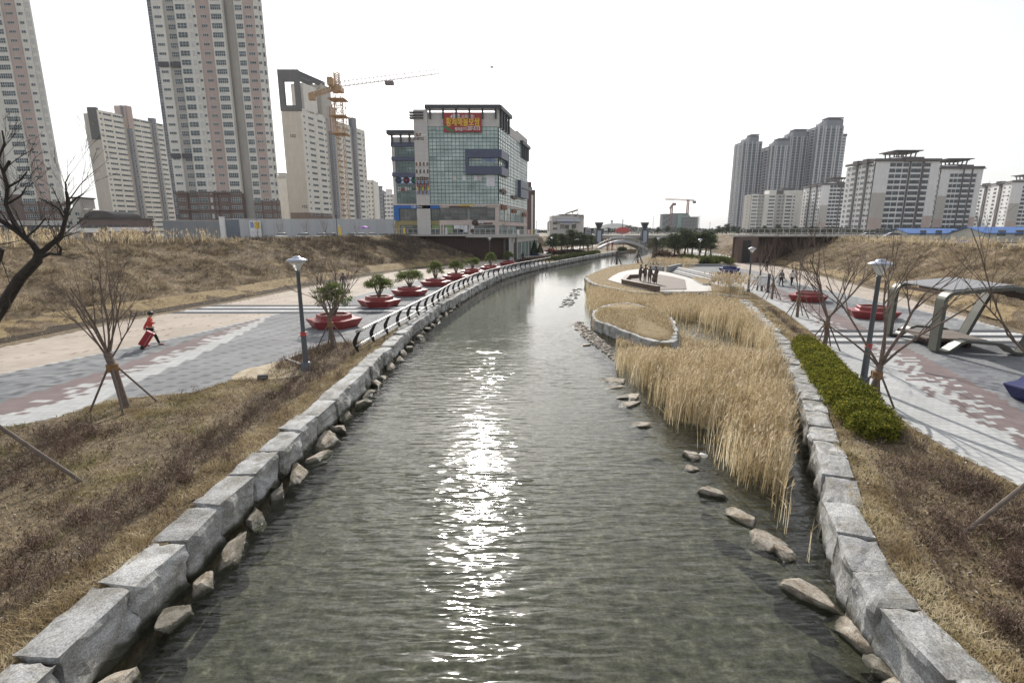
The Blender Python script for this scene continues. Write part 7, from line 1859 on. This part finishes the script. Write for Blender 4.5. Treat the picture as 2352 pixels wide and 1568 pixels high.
spots = [(1262, 581, 1.0), (1278, 580, .9), (1290, 583, 1.05), (1304, 579, .9), (1318, 581, 1.1), (1333, 580, 1.0), (1350, 577, .9), (1268, 574, .9), (1312, 572, .9), (1340, 571, .85), (1360, 571, .8), (1548, 596, .95), (1560, 592, 1.0), (1574, 594, 1.1), (1590, 590, 1.0), (1604, 594, 1.1), (1618, 590, 1.0), (1630, 592, .9), (1556, 582, .9), (1580, 580, .95), (1610, 580, .9), (1508, 576, .75), (1522, 574, .7)]
for i, (u, v, s) in enumerate(spots):
    side = 'left pine grove' if u < 1370 else ('right pine grove' if u > 1540 else 'pines by the footbridge')
    p = G(u, v); z = 0
    l = 'dark umbrella pine in the %s, %s from its left end' % (side, ordinal([q[0] for q in sorted(spots) if (q[0] < 1370) == (u < 1370) and (q[0] > 1540) == (u > 1540)].index(u) + 1))
    if i < 3: o = P0[i]; o.location = (p[0], p[1], z); o['label'] = l; o.scale = (s,) * 3
    else: dup(P0[i % 3], (p[0], p[1], z), i * 1.3, l, (s * 1.4, s * 1.4, s * 1.12))
# conifer cones in the blue planter, far trees on the skyline, street shrubs
for i, (u, h) in enumerate(((1223, 3.0), (1236, 2.4))):
    p = G(u + 4, 587); t = thing('conifer', ('taller', 'shorter')[i] + ' dark cone shaped conifer standing at the blue planter by the plaza', 'tree', (p[0], p[1], .6)); rg = np.random.default_rng(i); n = 2600
    z = rg.uniform(0, 1, n); a = rg.uniform(0, 6.28, n); rr_ = (1 - z) * .95 * np.sqrt(rg.uniform(.4, 1, n)) + .03
    leaves('crown', M_pinel, np.stack([rr_ * np.cos(a), rr_ * np.sin(a), z * h], 1), .18, t, i, .5); MB().tube([(0, 0, -.1), (0, 0, h * .9)], .06, 6).build('trunk', M_barkd, t)
for i, (u, y, s, v) in enumerate(((1650, 250, .95, 0), (1662, 255, .8, 0), (1672, 250, 1.1, 0), (1690, 240, .9, 0), (1700, 235, .75, 0), (1535, 300, 1.0, 0), (1512, 290, .9, 0), (1760, 250, .9, 0), (1790, 240, 1.0, 0), (1830, 230, .9, 0), (1865, 225, .8, 0))):
    dup(P0[i % 3], (X(u, y), y, ZG), i * .9, 'distant dark tree on the skyline plateau, %s from the left' % ordinal(sorted([1650, 1662, 1672, 1690, 1700, 1535, 1512, 1760, 1790, 1830, 1865]).index(u) + 1), s)
small = bare_tree('', (0, 0, 0), 61, 1.2, 5.0, .07, 7, .55, 2, group='bare street trees behind the banks', stakes=0, name='bare_tree')
first = True
rows = [(640, 112), (700, 110), (745, 111), (815, 112), (905, 118), (588, 112), (60, 60), (330, 70), (1160, 112)]
for i, (u, y) in enumerate(rows):
    loc = (X(u, y), y, ZG if u > 500 else 3.9); l = 'small bare street tree above the left bank, %s from the left' % ordinal(sorted(r[0] for r in rows).index(u) + 1)
    if first: small.location = loc; small['label'] = l; first = False
    else: dup(small, loc, i * 1.7, l, .9 + .12 * (i % 3))
far_b = [(1448, 590), (1420, 585), (1525, 605), (1558, 606), (1350, 585), (1300, 590), (1240, 592), (1690, 590), (1500, 585), (1480, 580), (1395, 578)]
for i, (u, v) in enumerate(far_b):
    p = G(u, v); q = dup(small, (p[0], p[1], 0), i * 2.1, 'thin bare tree on the far promenade, %s from the left' % ordinal(sorted(r[0] for r in far_b).index(u) + 1), .8); q['group'] = 'thin bare trees on the far promenades'
for i, (u, v) in enumerate(((1416, 607), (1470, 606), (1503, 608))):
    p = G(*((1416, 606), (1465, 604), (1500, 608))[i]); bare_tree('dark leafless sapling with long black stakes at the terrace tip, %s from the left' % ordinal(i + 1), (p[0], p[1], 0), 70 + i, 1.9, 3.2, .12, 4, .5, 1, group='staked dark saplings at the terrace tip', stakes=5, tie=.85, bark=M_barkd, sm=M_charcoal, sr=.055)
p = G(1677, 622); bare_tree('slim bare sapling growing in the blue star planter pair', (p[0], p[1], .6), 83, 1.6, 3.2, .05, 5, .7, 2, stakes=0)
p = G(1630, 596); bare_tree('low spreading bare shrub tree right of the pine grove', (p[0], p[1], 0), 84, .8, 3.4, .09, 7, 1.0, 2, stakes=0)
T = thing('park_pavilion', 'small white tent roof among the left pines', 'pavilion', (G(1337, 570)[0], G(1337, 570)[1], 0)); MB().lathe([(3.0, 2.5), (2.9, 2.62), (.2, 3.7), (0, 3.7)], n=4).build('roof', M_wht, T)
for sx_ in (-1, 1):
    for sy_ in (-1, 1): MB().tube([(sx_ * 1.9, sy_ * 1.9, 0), (sx_ * 1.9, sy_ * 1.9, 2.55)], .08, 6).build('post', M_charcoal, T)

# low tree line on the horizon
def tree_line(label, segs, n, seed, size):
    rg = np.random.default_rng(seed); P_ = []
    for (xa, ya, xb, yb, h) in segs:
        t = rg.uniform(0, 1, n); x = xa + (xb - xa) * t; y = ya + (yb - ya) * t + rg.uniform(-6, 6, n)
        hh = np.array([h * (.75 + .6 * mnoise.noise(Vector((a * .035, b_ * .03, seed))) + .3 * mnoise.noise(Vector((a * .13, 0, seed + 3)))) for a, b_ in zip(x, y)])
        P_.append(np.stack([x, y, 3.6 + rg.uniform(0, 1, n) ** .7 * np.maximum(hh, .6)], 1))
    o = leaves('far_woodland', M_farleaf, np.concatenate(P_), size, None, seed, .5); o['kind'] = 'stuff'; tag(o, label, 'trees')
M_farleaf = blade_mat('far_leaf', [(0, (.035, .04, .03)), (.6, (.075, .08, .06)), (1, (.13, .125, .10))], trans=.1)
tree_line('low dark tree line along the horizon beyond the valley', [(40, 420, 330, 470, 5.5), (150, 330, 260, 300, 5), (-60, 520, 100, 520, 5)], 5200, 5, 1.4)
tree_line('dark tree belt at the foot of the right hand towers', [(135, 262, 250, 240, 3.6), (170, 300, 330, 275, 4)], 4200, 6, 1.0)
# ---------------------------------------------------------------- reeds, dry grass, dead shrubs, leaf litter
def blades(name, m, B, lean, h, w, seed=0, plume=None, parent=None, mid=.55, bend=.35, patch=None):
    """N grass blades: base points, plan lean of the tip, height, width; each a bent two-piece strip"""
    rg = np.random.default_rng(seed); n = len(B); a = rg.uniform(0, math.pi, n); s = np.stack([np.cos(a), np.sin(a), np.zeros(n)], 1) * (w / 2)[:, None]
    L = np.concatenate([lean, np.zeros((n, 1))], 1); up = np.zeros((n, 3)); up[:, 2] = 1
    M_ = B + L * bend + up * (h * mid)[:, None]; T_ = B + L + up * h[:, None]
    V = np.stack([B - s, B + s, M_ + s * .75, M_ - s * .75, T_], 1).reshape(-1, 3)
    k = np.arange(n)[:, None] * 5
    idx = np.concatenate([k + np.array([[0, 1, 2, 3]]), k + np.array([[3, 2, 4]])], 1).ravel()
    tot = np.tile([4, 3], n); r = rg.uniform(0, 1, n)
    if patch:      # tints gather in patches
        q = np.array([mnoise.noise(Vector((a_ * patch, b_ * patch, seed))) + .5 * mnoise.noise(Vector((a_ * patch * 3, b_ * patch * 3, seed))) for a_, b_ in B[:, :2]]); r = np.clip(.5 + .75 * q + .5 * (r - .5), 0, 1)
    rn = np.repeat(r, 2)
    return raw_mesh(name, V, tot, idx, m, rn, parent)
def stuff(o, label, cat): o['kind'] = 'stuff'; return tag(o, label, cat)
def join_stuff(objs, label, cat):
    return [stuff(o, label, cat) for o in objs][0]
M_reed = blade_mat('dry_reed', [(0, (.30, .225, .125)), (.45, (.52, .415, .25)), (.8, (.70, .595, .40)), (1, (.80, .715, .54))], trans=.5)
M_plume = blade_mat('reed_plume', [(0, (.34, .25, .15)), (.6, (.55, .45, .30)), (1, (.70, .62, .48))], trans=.45)
rg = np.random.default_rng(100)
reed_left = [G(u, v, ZW) for u, v in ((1347, 668), (1342, 700), (1352, 722), (1420, 775), (1412, 800), (1404, 835), (1428, 872), (1470, 895), (1495, 945), (1548, 985), (1600, 1025), (1655, 1085), (1700, 1130), (1750, 1185), (1800, 1228), (1840, 1275), (1862, 1290))]
reed_right = [(XRw(y) - d, y) for y, d in ((9.9, .75), (11.2, .8), (13, .6), (15, .5), (17.4, .3), (26.3, .2), (42, .2))]
reed_poly = reed_left[::-1] + reed_right[::1]
# order: up the left side then back down along the wall
reed_poly = reed_left + reed_right + [(p[0] - .1, p[1] - .6) for p in prom_front[:-1]]
isl_out = [(lerp(cx, x, 1.05), lerp(cy, y, 1.05)) for x, y in isl]
reed_poly = reed_left[::-1] + [(p[0], p[1] - .5) for p in prom_front[::-1]] + reed_right[::-1]
bx = np.array(reed_poly); x0, x1, ya, yb_ = bx[:, 0].min(), bx[:, 0].max(), bx[:, 1].min(), bx[:, 1].max()
pool = G(1612, 765, ZW); pool2 = G(1590, 835, ZW)
RLs = [(Vector(a), Vector(b_)) for a, b_ in zip(reed_left[:-1], reed_left[1:])]
def edge_d(x, y):
    p = Vector((x, y)); best = 9
    for a, b_ in RLs:
        t = max(0, min(1, (p - a).dot(b_ - a) / (b_ - a).length_squared)); best = min(best, (p - a.lerp(b_, t)).length)
    return best
pts = []
tries = 0
rr = random.Random(9)
while len(pts) < 30000 and tries < 400000:
    tries += 1
    y = ya + (yb_ - ya) * rr.random() ** 1.25; x = rr.uniform(x0, x1)
    if not inpoly(x, y, reed_poly) or inpoly(x, y, isl_out): continue
    cl = .5 + .5 * mnoise.noise(Vector((x * .75, y * .75, 4))) + .3 * mnoise.noise(Vector((x * 2.2, y * 2.2, 9)))
    d1 = ((x - pool[0]) / 1.7) ** 2 + ((y - pool[1]) / 4.6) ** 2; d2 = ((x - pool2[0]) / .9) ** 2 + ((y - pool2[1]) / 2.2) ** 2
    p_ = min(1, max(.03, (cl - .24) * 2.0)) * min(1, .12 + .75 * edge_d(x, y))
    if d1 < 1: p_ *= .06
    elif d1 < 1.8: p_ *= .4
    if d2 < 1: p_ *= .15
    if y < 15: p_ *= max(.55, (y - 8.2) / 5)
    if rr.random() < p_: pts.append((x, y))
P = np.array(pts); n = len(P)
hn = np.array([1.62 + .38 * mnoise.noise(Vector((x * .5, y * .5, 2))) for x, y in pts]) * rg.uniform(.5, 1.1, n)
hn *= np.clip(.72 + (P[:, 1] - 10) * .03, .72, 1.0)
hn = np.where(P[:, 1] > 36, np.minimum(hn * .85, rg.uniform(.8, 1.18, n)), hn)
near_isl = (np.abs(P[:, 0] - cx) < 4.2) & (P[:, 1] < cy) & (P[:, 1] > 16)
hn = np.where(near_isl, np.minimum(hn, np.maximum(.45, np.array([(Z(795, y) - ZW) * .97 for x, y in pts]) * rg.uniform(.8, 1.05, n))), hn)     # stunted where they grow up to the stones
Bp = np.concatenate([P, np.full((n, 1), ZW - .05)], 1)
ln = rg.normal(size=(n, 2)) * .11 + np.array([.07, -.04])
parts_reed = [blades('reeds', M_reed, Bp, ln * hn[:, None] * .8, hn, rg.uniform(.010, .021, n), 1, patch=.9)]
# leaves on the stalks, fallen stalks leaning out over the water
k = rg.integers(0, n, 24000); f = rg.uniform(.3, .85, len(k)); LB = Bp[k] + np.concatenate([ln[k] * (hn[k] * .8 * f ** 1.6)[:, None], (hn[k] * f)[:, None]], 1)
ll = rg.normal(size=(len(k), 2)) * .22
parts_reed.append(blades('reeds', M_reed, LB, ll, rg.uniform(.05, .4, len(k)), rg.uniform(.012, .022, len(k)), 2))
k = rg.integers(0, n, 900); parts_reed.append(blades('reeds', M_reed, Bp[k], rg.normal(size=(900, 2)) * .7, rg.uniform(.3, 1.0, 900), np.full(900, .014), 3))
k = np.where(rg.uniform(0, 1, n) < .2)[0]; tipP = Bp[k] + np.concatenate([ln[k] * hn[k][:, None] * .8, hn[k][:, None]], 1)
pl_ = []
for j in range(5): pl_.append(blades('reeds', M_plume, tipP - np.array([0, 0, .05 + .03 * j]), rg.normal(size=(len(k), 2)) * .05 + np.array([.06, -.02]), rg.uniform(.06, .17, len(k)), rg.uniform(.02, .045, len(k)), 10 + j, mid=.5))
for o in parts_reed + pl_: pass
def merge(objs, name, label, cat):
    """several raw meshes into one object (keeps materials and the tint attribute)"""
    V = []; tot = []; idx = []; rn = []; mi = []; mats = []; off = 0
    for o in objs:
        me = o.data; nv = len(me.vertices); c = np.zeros(nv * 3, dtype=np.float32); me.vertices.foreach_get('co', c); V.append(c.reshape(-1, 3))
        t = np.zeros(len(me.polygons), dtype=np.int32); me.polygons.foreach_get('loop_total', t); tot.append(t)
        ix = np.zeros(len(me.loops), dtype=np.int32); me.loops.foreach_get('vertex_index', ix); idx.append(ix + off); off += nv
        r = np.zeros(len(t), dtype=np.float32); me.attributes['rnd'].data.foreach_get('value', r); rn.append(r)
        m = me.materials[0]
        if m not in mats: mats.append(m)
        mi.append(np.full(len(t), mats.index(m), dtype=np.int32)); bpy.data.objects.remove(o); bpy.data.meshes.remove(me)
    o = raw_mesh(name, np.concatenate(V), np.concatenate(tot), np.concatenate(idx), mats[0], np.concatenate(rn))
    for m in mats[1:]: o.data.materials.append(m)
    o.data.polygons.foreach_set('material_index', np.concatenate(mi)); o.data.update()
    return stuff(o, label, cat)
merge(parts_reed + pl_, 'reeds', 'dense bed of tall straw coloured dry reeds filling the right side of the river', 'reeds')
# tall pale plumes by the terrace corner
def plume_stand(label, cxy, rad, n, h, seed, z):
    rg = np.random.default_rng(seed); a = rg.uniform(0, 6.28, n); q = np.sqrt(rg.uniform(0, 1, n)); B_ = np.stack([cxy[0] + np.cos(a) * q * rad[0], cxy[1] + np.sin(a) * q * rad[1], np.full(n, z)], 1)
    hh = rg.uniform(.7, 1.1, n) * h; l_ = rg.normal(size=(n, 2)) * .16 * h + np.array([.12, 0]) * h; o = [blades('reed_plumes', M_reed, B_, l_, hh, rg.uniform(.012, .022, n), seed)]
    tp_ = B_ + np.concatenate([l_, hh[:, None]], 1)
    for j in range(7): o.append(blades('reed_plumes', M_plume, tp_ - np.array([0, 0, .04 + .035 * j]), rg.normal(size=(n, 2)) * .06 + np.array([.09, -.02]), rg.uniform(.07, .2, n), rg.uniform(.03, .06, n), seed + j, mid=.5))
    merge(o, 'reed_plumes', label, 'reeds')
p = G(1652, 692, ZW); plume_stand('tall pale feathery reed plumes at the right corner of the statue terrace', (p[0] + .3, p[1]), (1.6, 2.2), 420, 2.5, 5, ZW)
p = G(1540, 606); plume_stand('far low reeds behind the statue terrace', (p[0] - 1, p[1] - 3), (4.5, 5), 900, 1.2, 6, -.1)
rr = random.Random(31)
# ---- grass and shrubs on the beds
M_gdry = blade_mat('dry_lawn_grass', [(0, (.23, .17, .09)), (.5, (.43, .34, .20)), (.85, (.58, .49, .32)), (1, (.68, .60, .43))], trans=.3)
M_ggrn = blade_mat('half_green_grass', [(0, (.08, .095, .028)), (.4, (.22, .21, .08)), (.75, (.40, .34, .16)), (1, (.52, .46, .28))], trans=.3)
M_twig = blade_mat('dead_shrub_twigs', [(0, (.055, .036, .028)), (.5, (.13, .085, .066)), (.85, (.23, .165, .13)), (1, (.38, .30, .24))], trans=.1)
M_leaf = blade_mat('dry_leaf_litter', [(0, (.06, .04, .025)), (.5, (.20, .14, .09)), (.85, (.36, .29, .21)), (1, (.58, .53, .46))], trans=.1)
def scatter(n, x0, x1, y0, y1, dens, seed, ypow=1.0):
    rr = random.Random(seed); out = []; t = 0
    while len(out) < n and t < n * 14:
        t += 1; y = y0 + (y1 - y0) * rr.random() ** ypow; x = rr.uniform(x0, x1); d = dens(x, y)
        if d > 0 and rr.random() < d: out.append((x, y))
    return np.array(out) if out else np.zeros((0, 2))
def nz3(x, y, f, s): return mnoise.noise(Vector((x * f, y * f, s)))
def in_left_bed(x, y): return x < XLw(y) - .55 and not inpoly(x, y, left_pave) and x > XLf(y)
def in_right_bed(x, y): return x > XRw(y) + .5 and x < XRn(y) - .02
def rl(x, y): return XLw(y) - .62 - x
def rrt(x, y): return x - XRw(y) - .55
rail_side = lambda x, y: y > 25 and x > rail_x(y) - .1
def d_left_dry(x, y):
    if not in_left_bed(x, y): return 0
    r = rl(x, y); n = .5 + .5 * nz3(x, y, 1.1, 1)
    if y > 25: return .9
    edge = XLw(y) - .62
    if r < .85 + .35 * nz3(x, y, .8, 7): return 1.0
    if r < 2.1: return .10
    return .30 * n + (.5 if (x < -9 and y > 15) else 0)
def d_left_green(x, y):
    if not in_left_bed(x, y) or y > 24: return 0
    r = rl(x, y)
    if r < 1.7: return 0
    return max(0, nz3(x, y, .7, 3) * 1.6 + .12)
def d_left_twig(x, y):
    if not in_left_bed(x, y): return 0
    r = rl(x, y); n = nz3(x, y, .9, 5)
    if y > 25.5: return 0
    if .75 + .3 * n < r < 2.0 + .6 * n: return max(.1, .45 + 1.1 * nz3(x, y, 1.7, 17))
    if -12.0 < x < -7.6 and 20.3 < y < 25: return .75
    if r > 4.6 and y < 13.8: return max(0, n * 1.6 + .55)
    return max(0, n * .9 - .1)
def in_hedge(x, y): return any((x - p[0]) ** 2 + (y - p[1]) ** 2 < .45 for p in hl)
def d_right_dry(x, y):
    if not in_right_bed(x, y) or in_hedge(x, y): return 0
    r = rrt(x, y); e = XRn(y) - x
    if r < .75 + .3 * nz3(x, y, .8, 7): return 1
    if e < .55: return .9
    return .22
def d_right_green(x, y):
    if not in_right_bed(x, y) or in_hedge(x, y): return 0
    return max(0, nz3(x, y, .9, 13) * 1.5 - .1) * (1 if rrt(x, y) < 2.2 else .6)
def d_right_twig(x, y):
    if not in_right_bed(x, y) or in_hedge(x, y): return 0
    r = rrt(x, y); n = nz3(x, y, .8, 15)
    if r < .9 or XRn(y) - x < .7: return 0
    return max(.06, .4 + .9 * nz3(x, y, 1.5, 18)) if n > -.25 else .08
def bed(label, dens, n, box, m, h, w, ln_, seed, cat, name, ypow=1.6, mid=.55):
    Pq = scatter(n, *box, dens, seed, ypow); k = len(Pq)
    if not k: return None
    rg = np.random.default_rng(seed); B_ = np.concatenate([Pq, np.full((k, 1), .0)], 1)
    hv = np.array([.75 + .6 * max(-.6, nz3(x, y, 1.6, seed)) for x, y in Pq]) * rg.uniform(*h, k)
    return blades(name, m, B_, rg.normal(size=(k, 2)) * ln_, hv, rg.uniform(*w, k), seed, mid=mid, patch=1.3)
LBX = (-20, -5.8, 4.2, 26); RBX = (5.8, 24, 4.2, 52)
o1 = bed('', d_left_dry, 52000, LBX, M_gdry, (.05, .15), (.008, .018), .06, 51, '', 'dry_grass')
o2 = bed('', d_left_green, 26000, LBX, M_ggrn, (.06, .17), (.008, .018), .06, 52, '', 'dry_grass')
o3 = bed('', d_left_dry, 12000, (-8, 9, 25, 98), M_gdry, (.06, .16), (.02, .04), .07, 53, '', 'dry_grass', 1.2)
merge([o1, o2, o3], 'dry_grass', 'tan and greenish dormant grass tufts of the left river bed strip', 'grass')
o1 = bed('', d_right_dry, 44000, RBX, M_gdry, (.05, .15), (.008, .02), .06, 54, '', 'dry_grass'); o2 = bed('', d_right_green, 22000, RBX, M_ggrn, (.05, .15), (.008, .02), .06, 55, '', 'dry_grass')
merge([o1, o2], 'dry_grass', 'tan and greenish dormant grass tufts of the right bed strip', 'grass')
def twigs(dens, n, box, seed, h=(.12, .36)):
    Pq = scatter(n, *box, dens, seed, 1.5); k = len(Pq); rg = np.random.default_rng(seed); out = []
    rep = 9; i = np.repeat(np.arange(k), rep); B_ = np.concatenate([Pq[i] + rg.normal(size=(k * rep, 2)) * .05, np.zeros((k * rep, 1))], 1)
    hv = rg.uniform(*h, k * rep); l_ = rg.normal(size=(k * rep, 2)) * .13; out.append(blades('dead_shrubs', M_twig, B_, l_, hv, rg.uniform(.005, .010, k * rep), seed, mid=.5, bend=.5, patch=1.1))
    j = rg.integers(0, k * rep, k * 22); f = rg.uniform(.35, .95, len(j)); C_ = B_[j] + np.concatenate([l_[j] * f[:, None], (hv[j] * f)[:, None]], 1)
    out.append(blades('dead_shrubs', M_twig, C_, rg.normal(size=(len(j), 2)) * .07, rg.uniform(-.01, .1, len(j)), rg.uniform(.007, .016, len(j)), seed + 1, mid=.5)); return out
merge(twigs(d_left_twig, 4000, LBX, 61), 'dead_shrubs', 'dark russet leafless dwarf shrubs carpeting the left bed', 'shrubs')
merge(twigs(d_right_twig, 4200, RBX, 63), 'dead_shrubs', 'dark russet leafless dwarf shrubs carpeting the right bed', 'shrubs')
def litter(dens, n, box, seed, label, size=(.02, .05)):
    Pq = scatter(n, *box, dens, seed, 1.7); k = len(Pq); rg = np.random.default_rng(seed)
    o = leaves('leaf_litter', M_leaf, np.concatenate([Pq, rg.uniform(.01, .05, (k, 1))], 1), .055, None, seed, .2); stuff(o, label, 'leaf litter')
litter(lambda x, y: (.6 if rl(x, y) > 1.0 else .25) if in_left_bed(x, y) else 0, 13000, LBX, 71, 'brown and bleached fallen leaves on the left bed')
litter(lambda x, y: (.6 if rrt(x, y) > .8 else .25) if in_right_bed(x, y) else 0, 13000, (5.8, 24, 4.2, 40), 72, 'brown and bleached fallen leaves on the right bed')
# ---- the grass banks
M_gbank = blade_mat('bank_grass', [(0, (.13, .10, .062)), (.35, (.265, .21, .14)), (.7, (.43, .36, .245)), (1, (.60, .53, .41))], trans=.3)
def bank(label, fa, fb, ya, yb2, n, zf_, downx, seed, hs_=(.22, .6)):
    rr = random.Random(seed); pts = []; t_ = 0
    while len(pts) < n and t_ < n * 6:
        t_ += 1; y = ya + (yb2 - ya) * rr.random() ** 1.35; t = rr.random(); x = lerp(fa(y), fb(y), t)
        d = .55 + .75 * nz3(x, y, .35, seed) + .5 * nz3(x, y, 1.3, seed + 1)
        if t < .17: d *= .35
        if rr.random() < d: pts.append((x, y, zf_(t, x, y) - .02))
    B0 = np.array(pts); k = len(B0); rep = 4; i = np.repeat(np.arange(k), rep); rg = np.random.default_rng(seed)
    B_ = B0[i] + np.concatenate([rg.normal(size=(k * rep, 2)) * .06, np.zeros((k * rep, 1))], 1)
    hv = np.array([.8 + 1.2 * max(-.55, nz3(x, y, .5, seed + 4)) for x, y, z in pts])[i] * rg.uniform(*hs_, k * rep)
    l_ = rg.normal(size=(k * rep, 2)) * .16 + np.array([downx * .22, -.05])
    o = blades('bank_grass', M_gbank, B_, l_, hv * .62, rg.uniform(.018, .04, k * rep), seed, mid=.6, bend=.3, patch=.8); stuff(o, label, 'grass')
bank('rough straw coloured grass covering the left embankment', lt, XLc, 14, LB_END, 34000, bz_disp, 1, 81)
bank('rough straw coloured grass covering the right embankment', rt, XRc, 18, 150, 34000, bzr, -1, 82)
# reeds and brush along the crests
def crest(label, f, ya, yb2, n, h, m, seed, dx, plume):
    rg = np.random.default_rng(seed); y = rg.uniform(ya, yb2, n); x = np.array([f(v) for v in y]) + rg.normal(size=n) * dx; keep = np.array([nz3(a, b_, .25, seed) > -.15 for a, b_ in zip(x, y)]); x, y = x[keep], y[keep]; k = len(x)
    B_ = np.stack([x, y, np.full(k, (ZPR if x[0] > 0 else ZP) - .25)], 1); hh = rg.uniform(.5, 1.1, k) * h; l_ = rg.normal(size=(k, 2)) * .14 * h; o = [blades('crest_reeds', m, B_, l_, hh, rg.uniform(.02, .04, k), seed)]
    if plume:
        tp_ = B_ + np.concatenate([l_, hh[:, None]], 1); s = rg.uniform(0, 1, k) < .4; tp_ = tp_[s]
        for j in range(5): o.append(blades('crest_reeds', M_plume, tp_ - np.array([0, 0, .04 + .05 * j]), rg.normal(size=(len(tp_), 2)) * .1 + np.array([.1, 0]), rg.uniform(.1, .26, len(tp_)), rg.uniform(.05, .1, len(tp_)), seed + j, mid=.5))
    merge(o, 'crest_reeds', label, 'reeds')
crest('tall plumed reeds along the top of the left bank', XLc, 32, 62, 1900, 1.45, M_reed, 91, 1.6, True)
crest('pale grass fringe along the far top of the left bank', XLc, 55, 106, 2600, .7, M_gdry, 92, 1.2, False)
crest('tawny reeds along the top of the right bank', XRc, 38, 95, 2400, 1.0, M_reed, 93, 1.5, True)
# stunted brown brush on the slope near the mall
M_brush = blade_mat('slope_brush', [(0, (.05, .038, .03)), (.6, (.13, .10, .08)), (1, (.24, .2, .16))], trans=.1)
pts = []; rr = random.Random(95)
while len(pts) < 5200:
    y = rr.uniform(48, 105); t = rr.uniform(.25, 1.0); x = lerp(lt(y), XLc(y), t)
    if nz3(x, y, .18, 33) > -.1 and rr.random() < (y - 40) / 60: pts.append((x, y, bz_disp(t, x, y) - .03))
B0 = np.array(pts); k = len(B0); i = np.repeat(np.arange(k), 5); rg = np.random.default_rng(95)
o = blades('slope_brush', M_brush, B0[i] + rg.normal(size=(k * 5, 3)) * np.array([.1, .1, 0]), rg.normal(size=(k * 5, 2)) * .25, rg.uniform(.25, .75, k * 5), rg.uniform(.015, .035, k * 5), 95); stuff(o, 'grey brown dead brush on the slope below the shopping building', 'brush')
# lawn blades on islet and terrace
def lawn_blades(label, poly, zfun, n, seed):
    A = np.array(poly); P_ = scatter(n, A[:, 0].min(), A[:, 0].max(), A[:, 1].min(), A[:, 1].max(), lambda x, y: 1 if inpoly(x, y, poly) else 0, seed); k = len(P_); rg = np.random.default_rng(seed)
    B_ = np.concatenate([P_, np.array([[zfun(x, y)] for x, y in P_])], 1); o = blades('lawn_grass', M_gdry, B_, rg.normal(size=(k, 2)) * .06, rg.uniform(.05, .14, k), rg.uniform(.02, .04, k), seed); stuff(o, label, 'grass')
def zi(x, y):
    t = max(abs(x - cx) / 3.2, abs(y - cy) / 5.5); return float(np.interp(t, [0, .3, .6, .9], [.2, .17, .08, -.12]))
lawn_blades('short tawny grass on the stone ringed islet', [(lerp(cx, x, .9), lerp(cy, y, .9)) for x, y in isl], zi, 9000, 101)
lawn_blades('short tawny grass on the statue terrace', [p for p in lawn_in], lambda x, y: 0.0 if not inpoly(x, y, plat) else -.3, 9000, 102)
# ---------------------------------------------------------------- the hazy air
def haze_mat():
    m = bpy.data.materials.new('haze'); m.use_nodes = True; nt = m.node_tree; nt.nodes.clear()
    v = nt.nodes.new('ShaderNodeVolumePrincipled'); v.inputs['Color'].default_value = (.88, .92, .97, 1); v.inputs['Density'].default_value = .00015; v.inputs['Anisotropy'].default_value = .0
    o = nt.nodes.new('ShaderNodeOutputMaterial'); nt.links.new(v.outputs[0], o.inputs['Volume']); return m
hz = MB().box(-4600, 4600, -600, 7100, -3, 175).build('haze', haze_mat()); hz['kind'] = 'stuff'
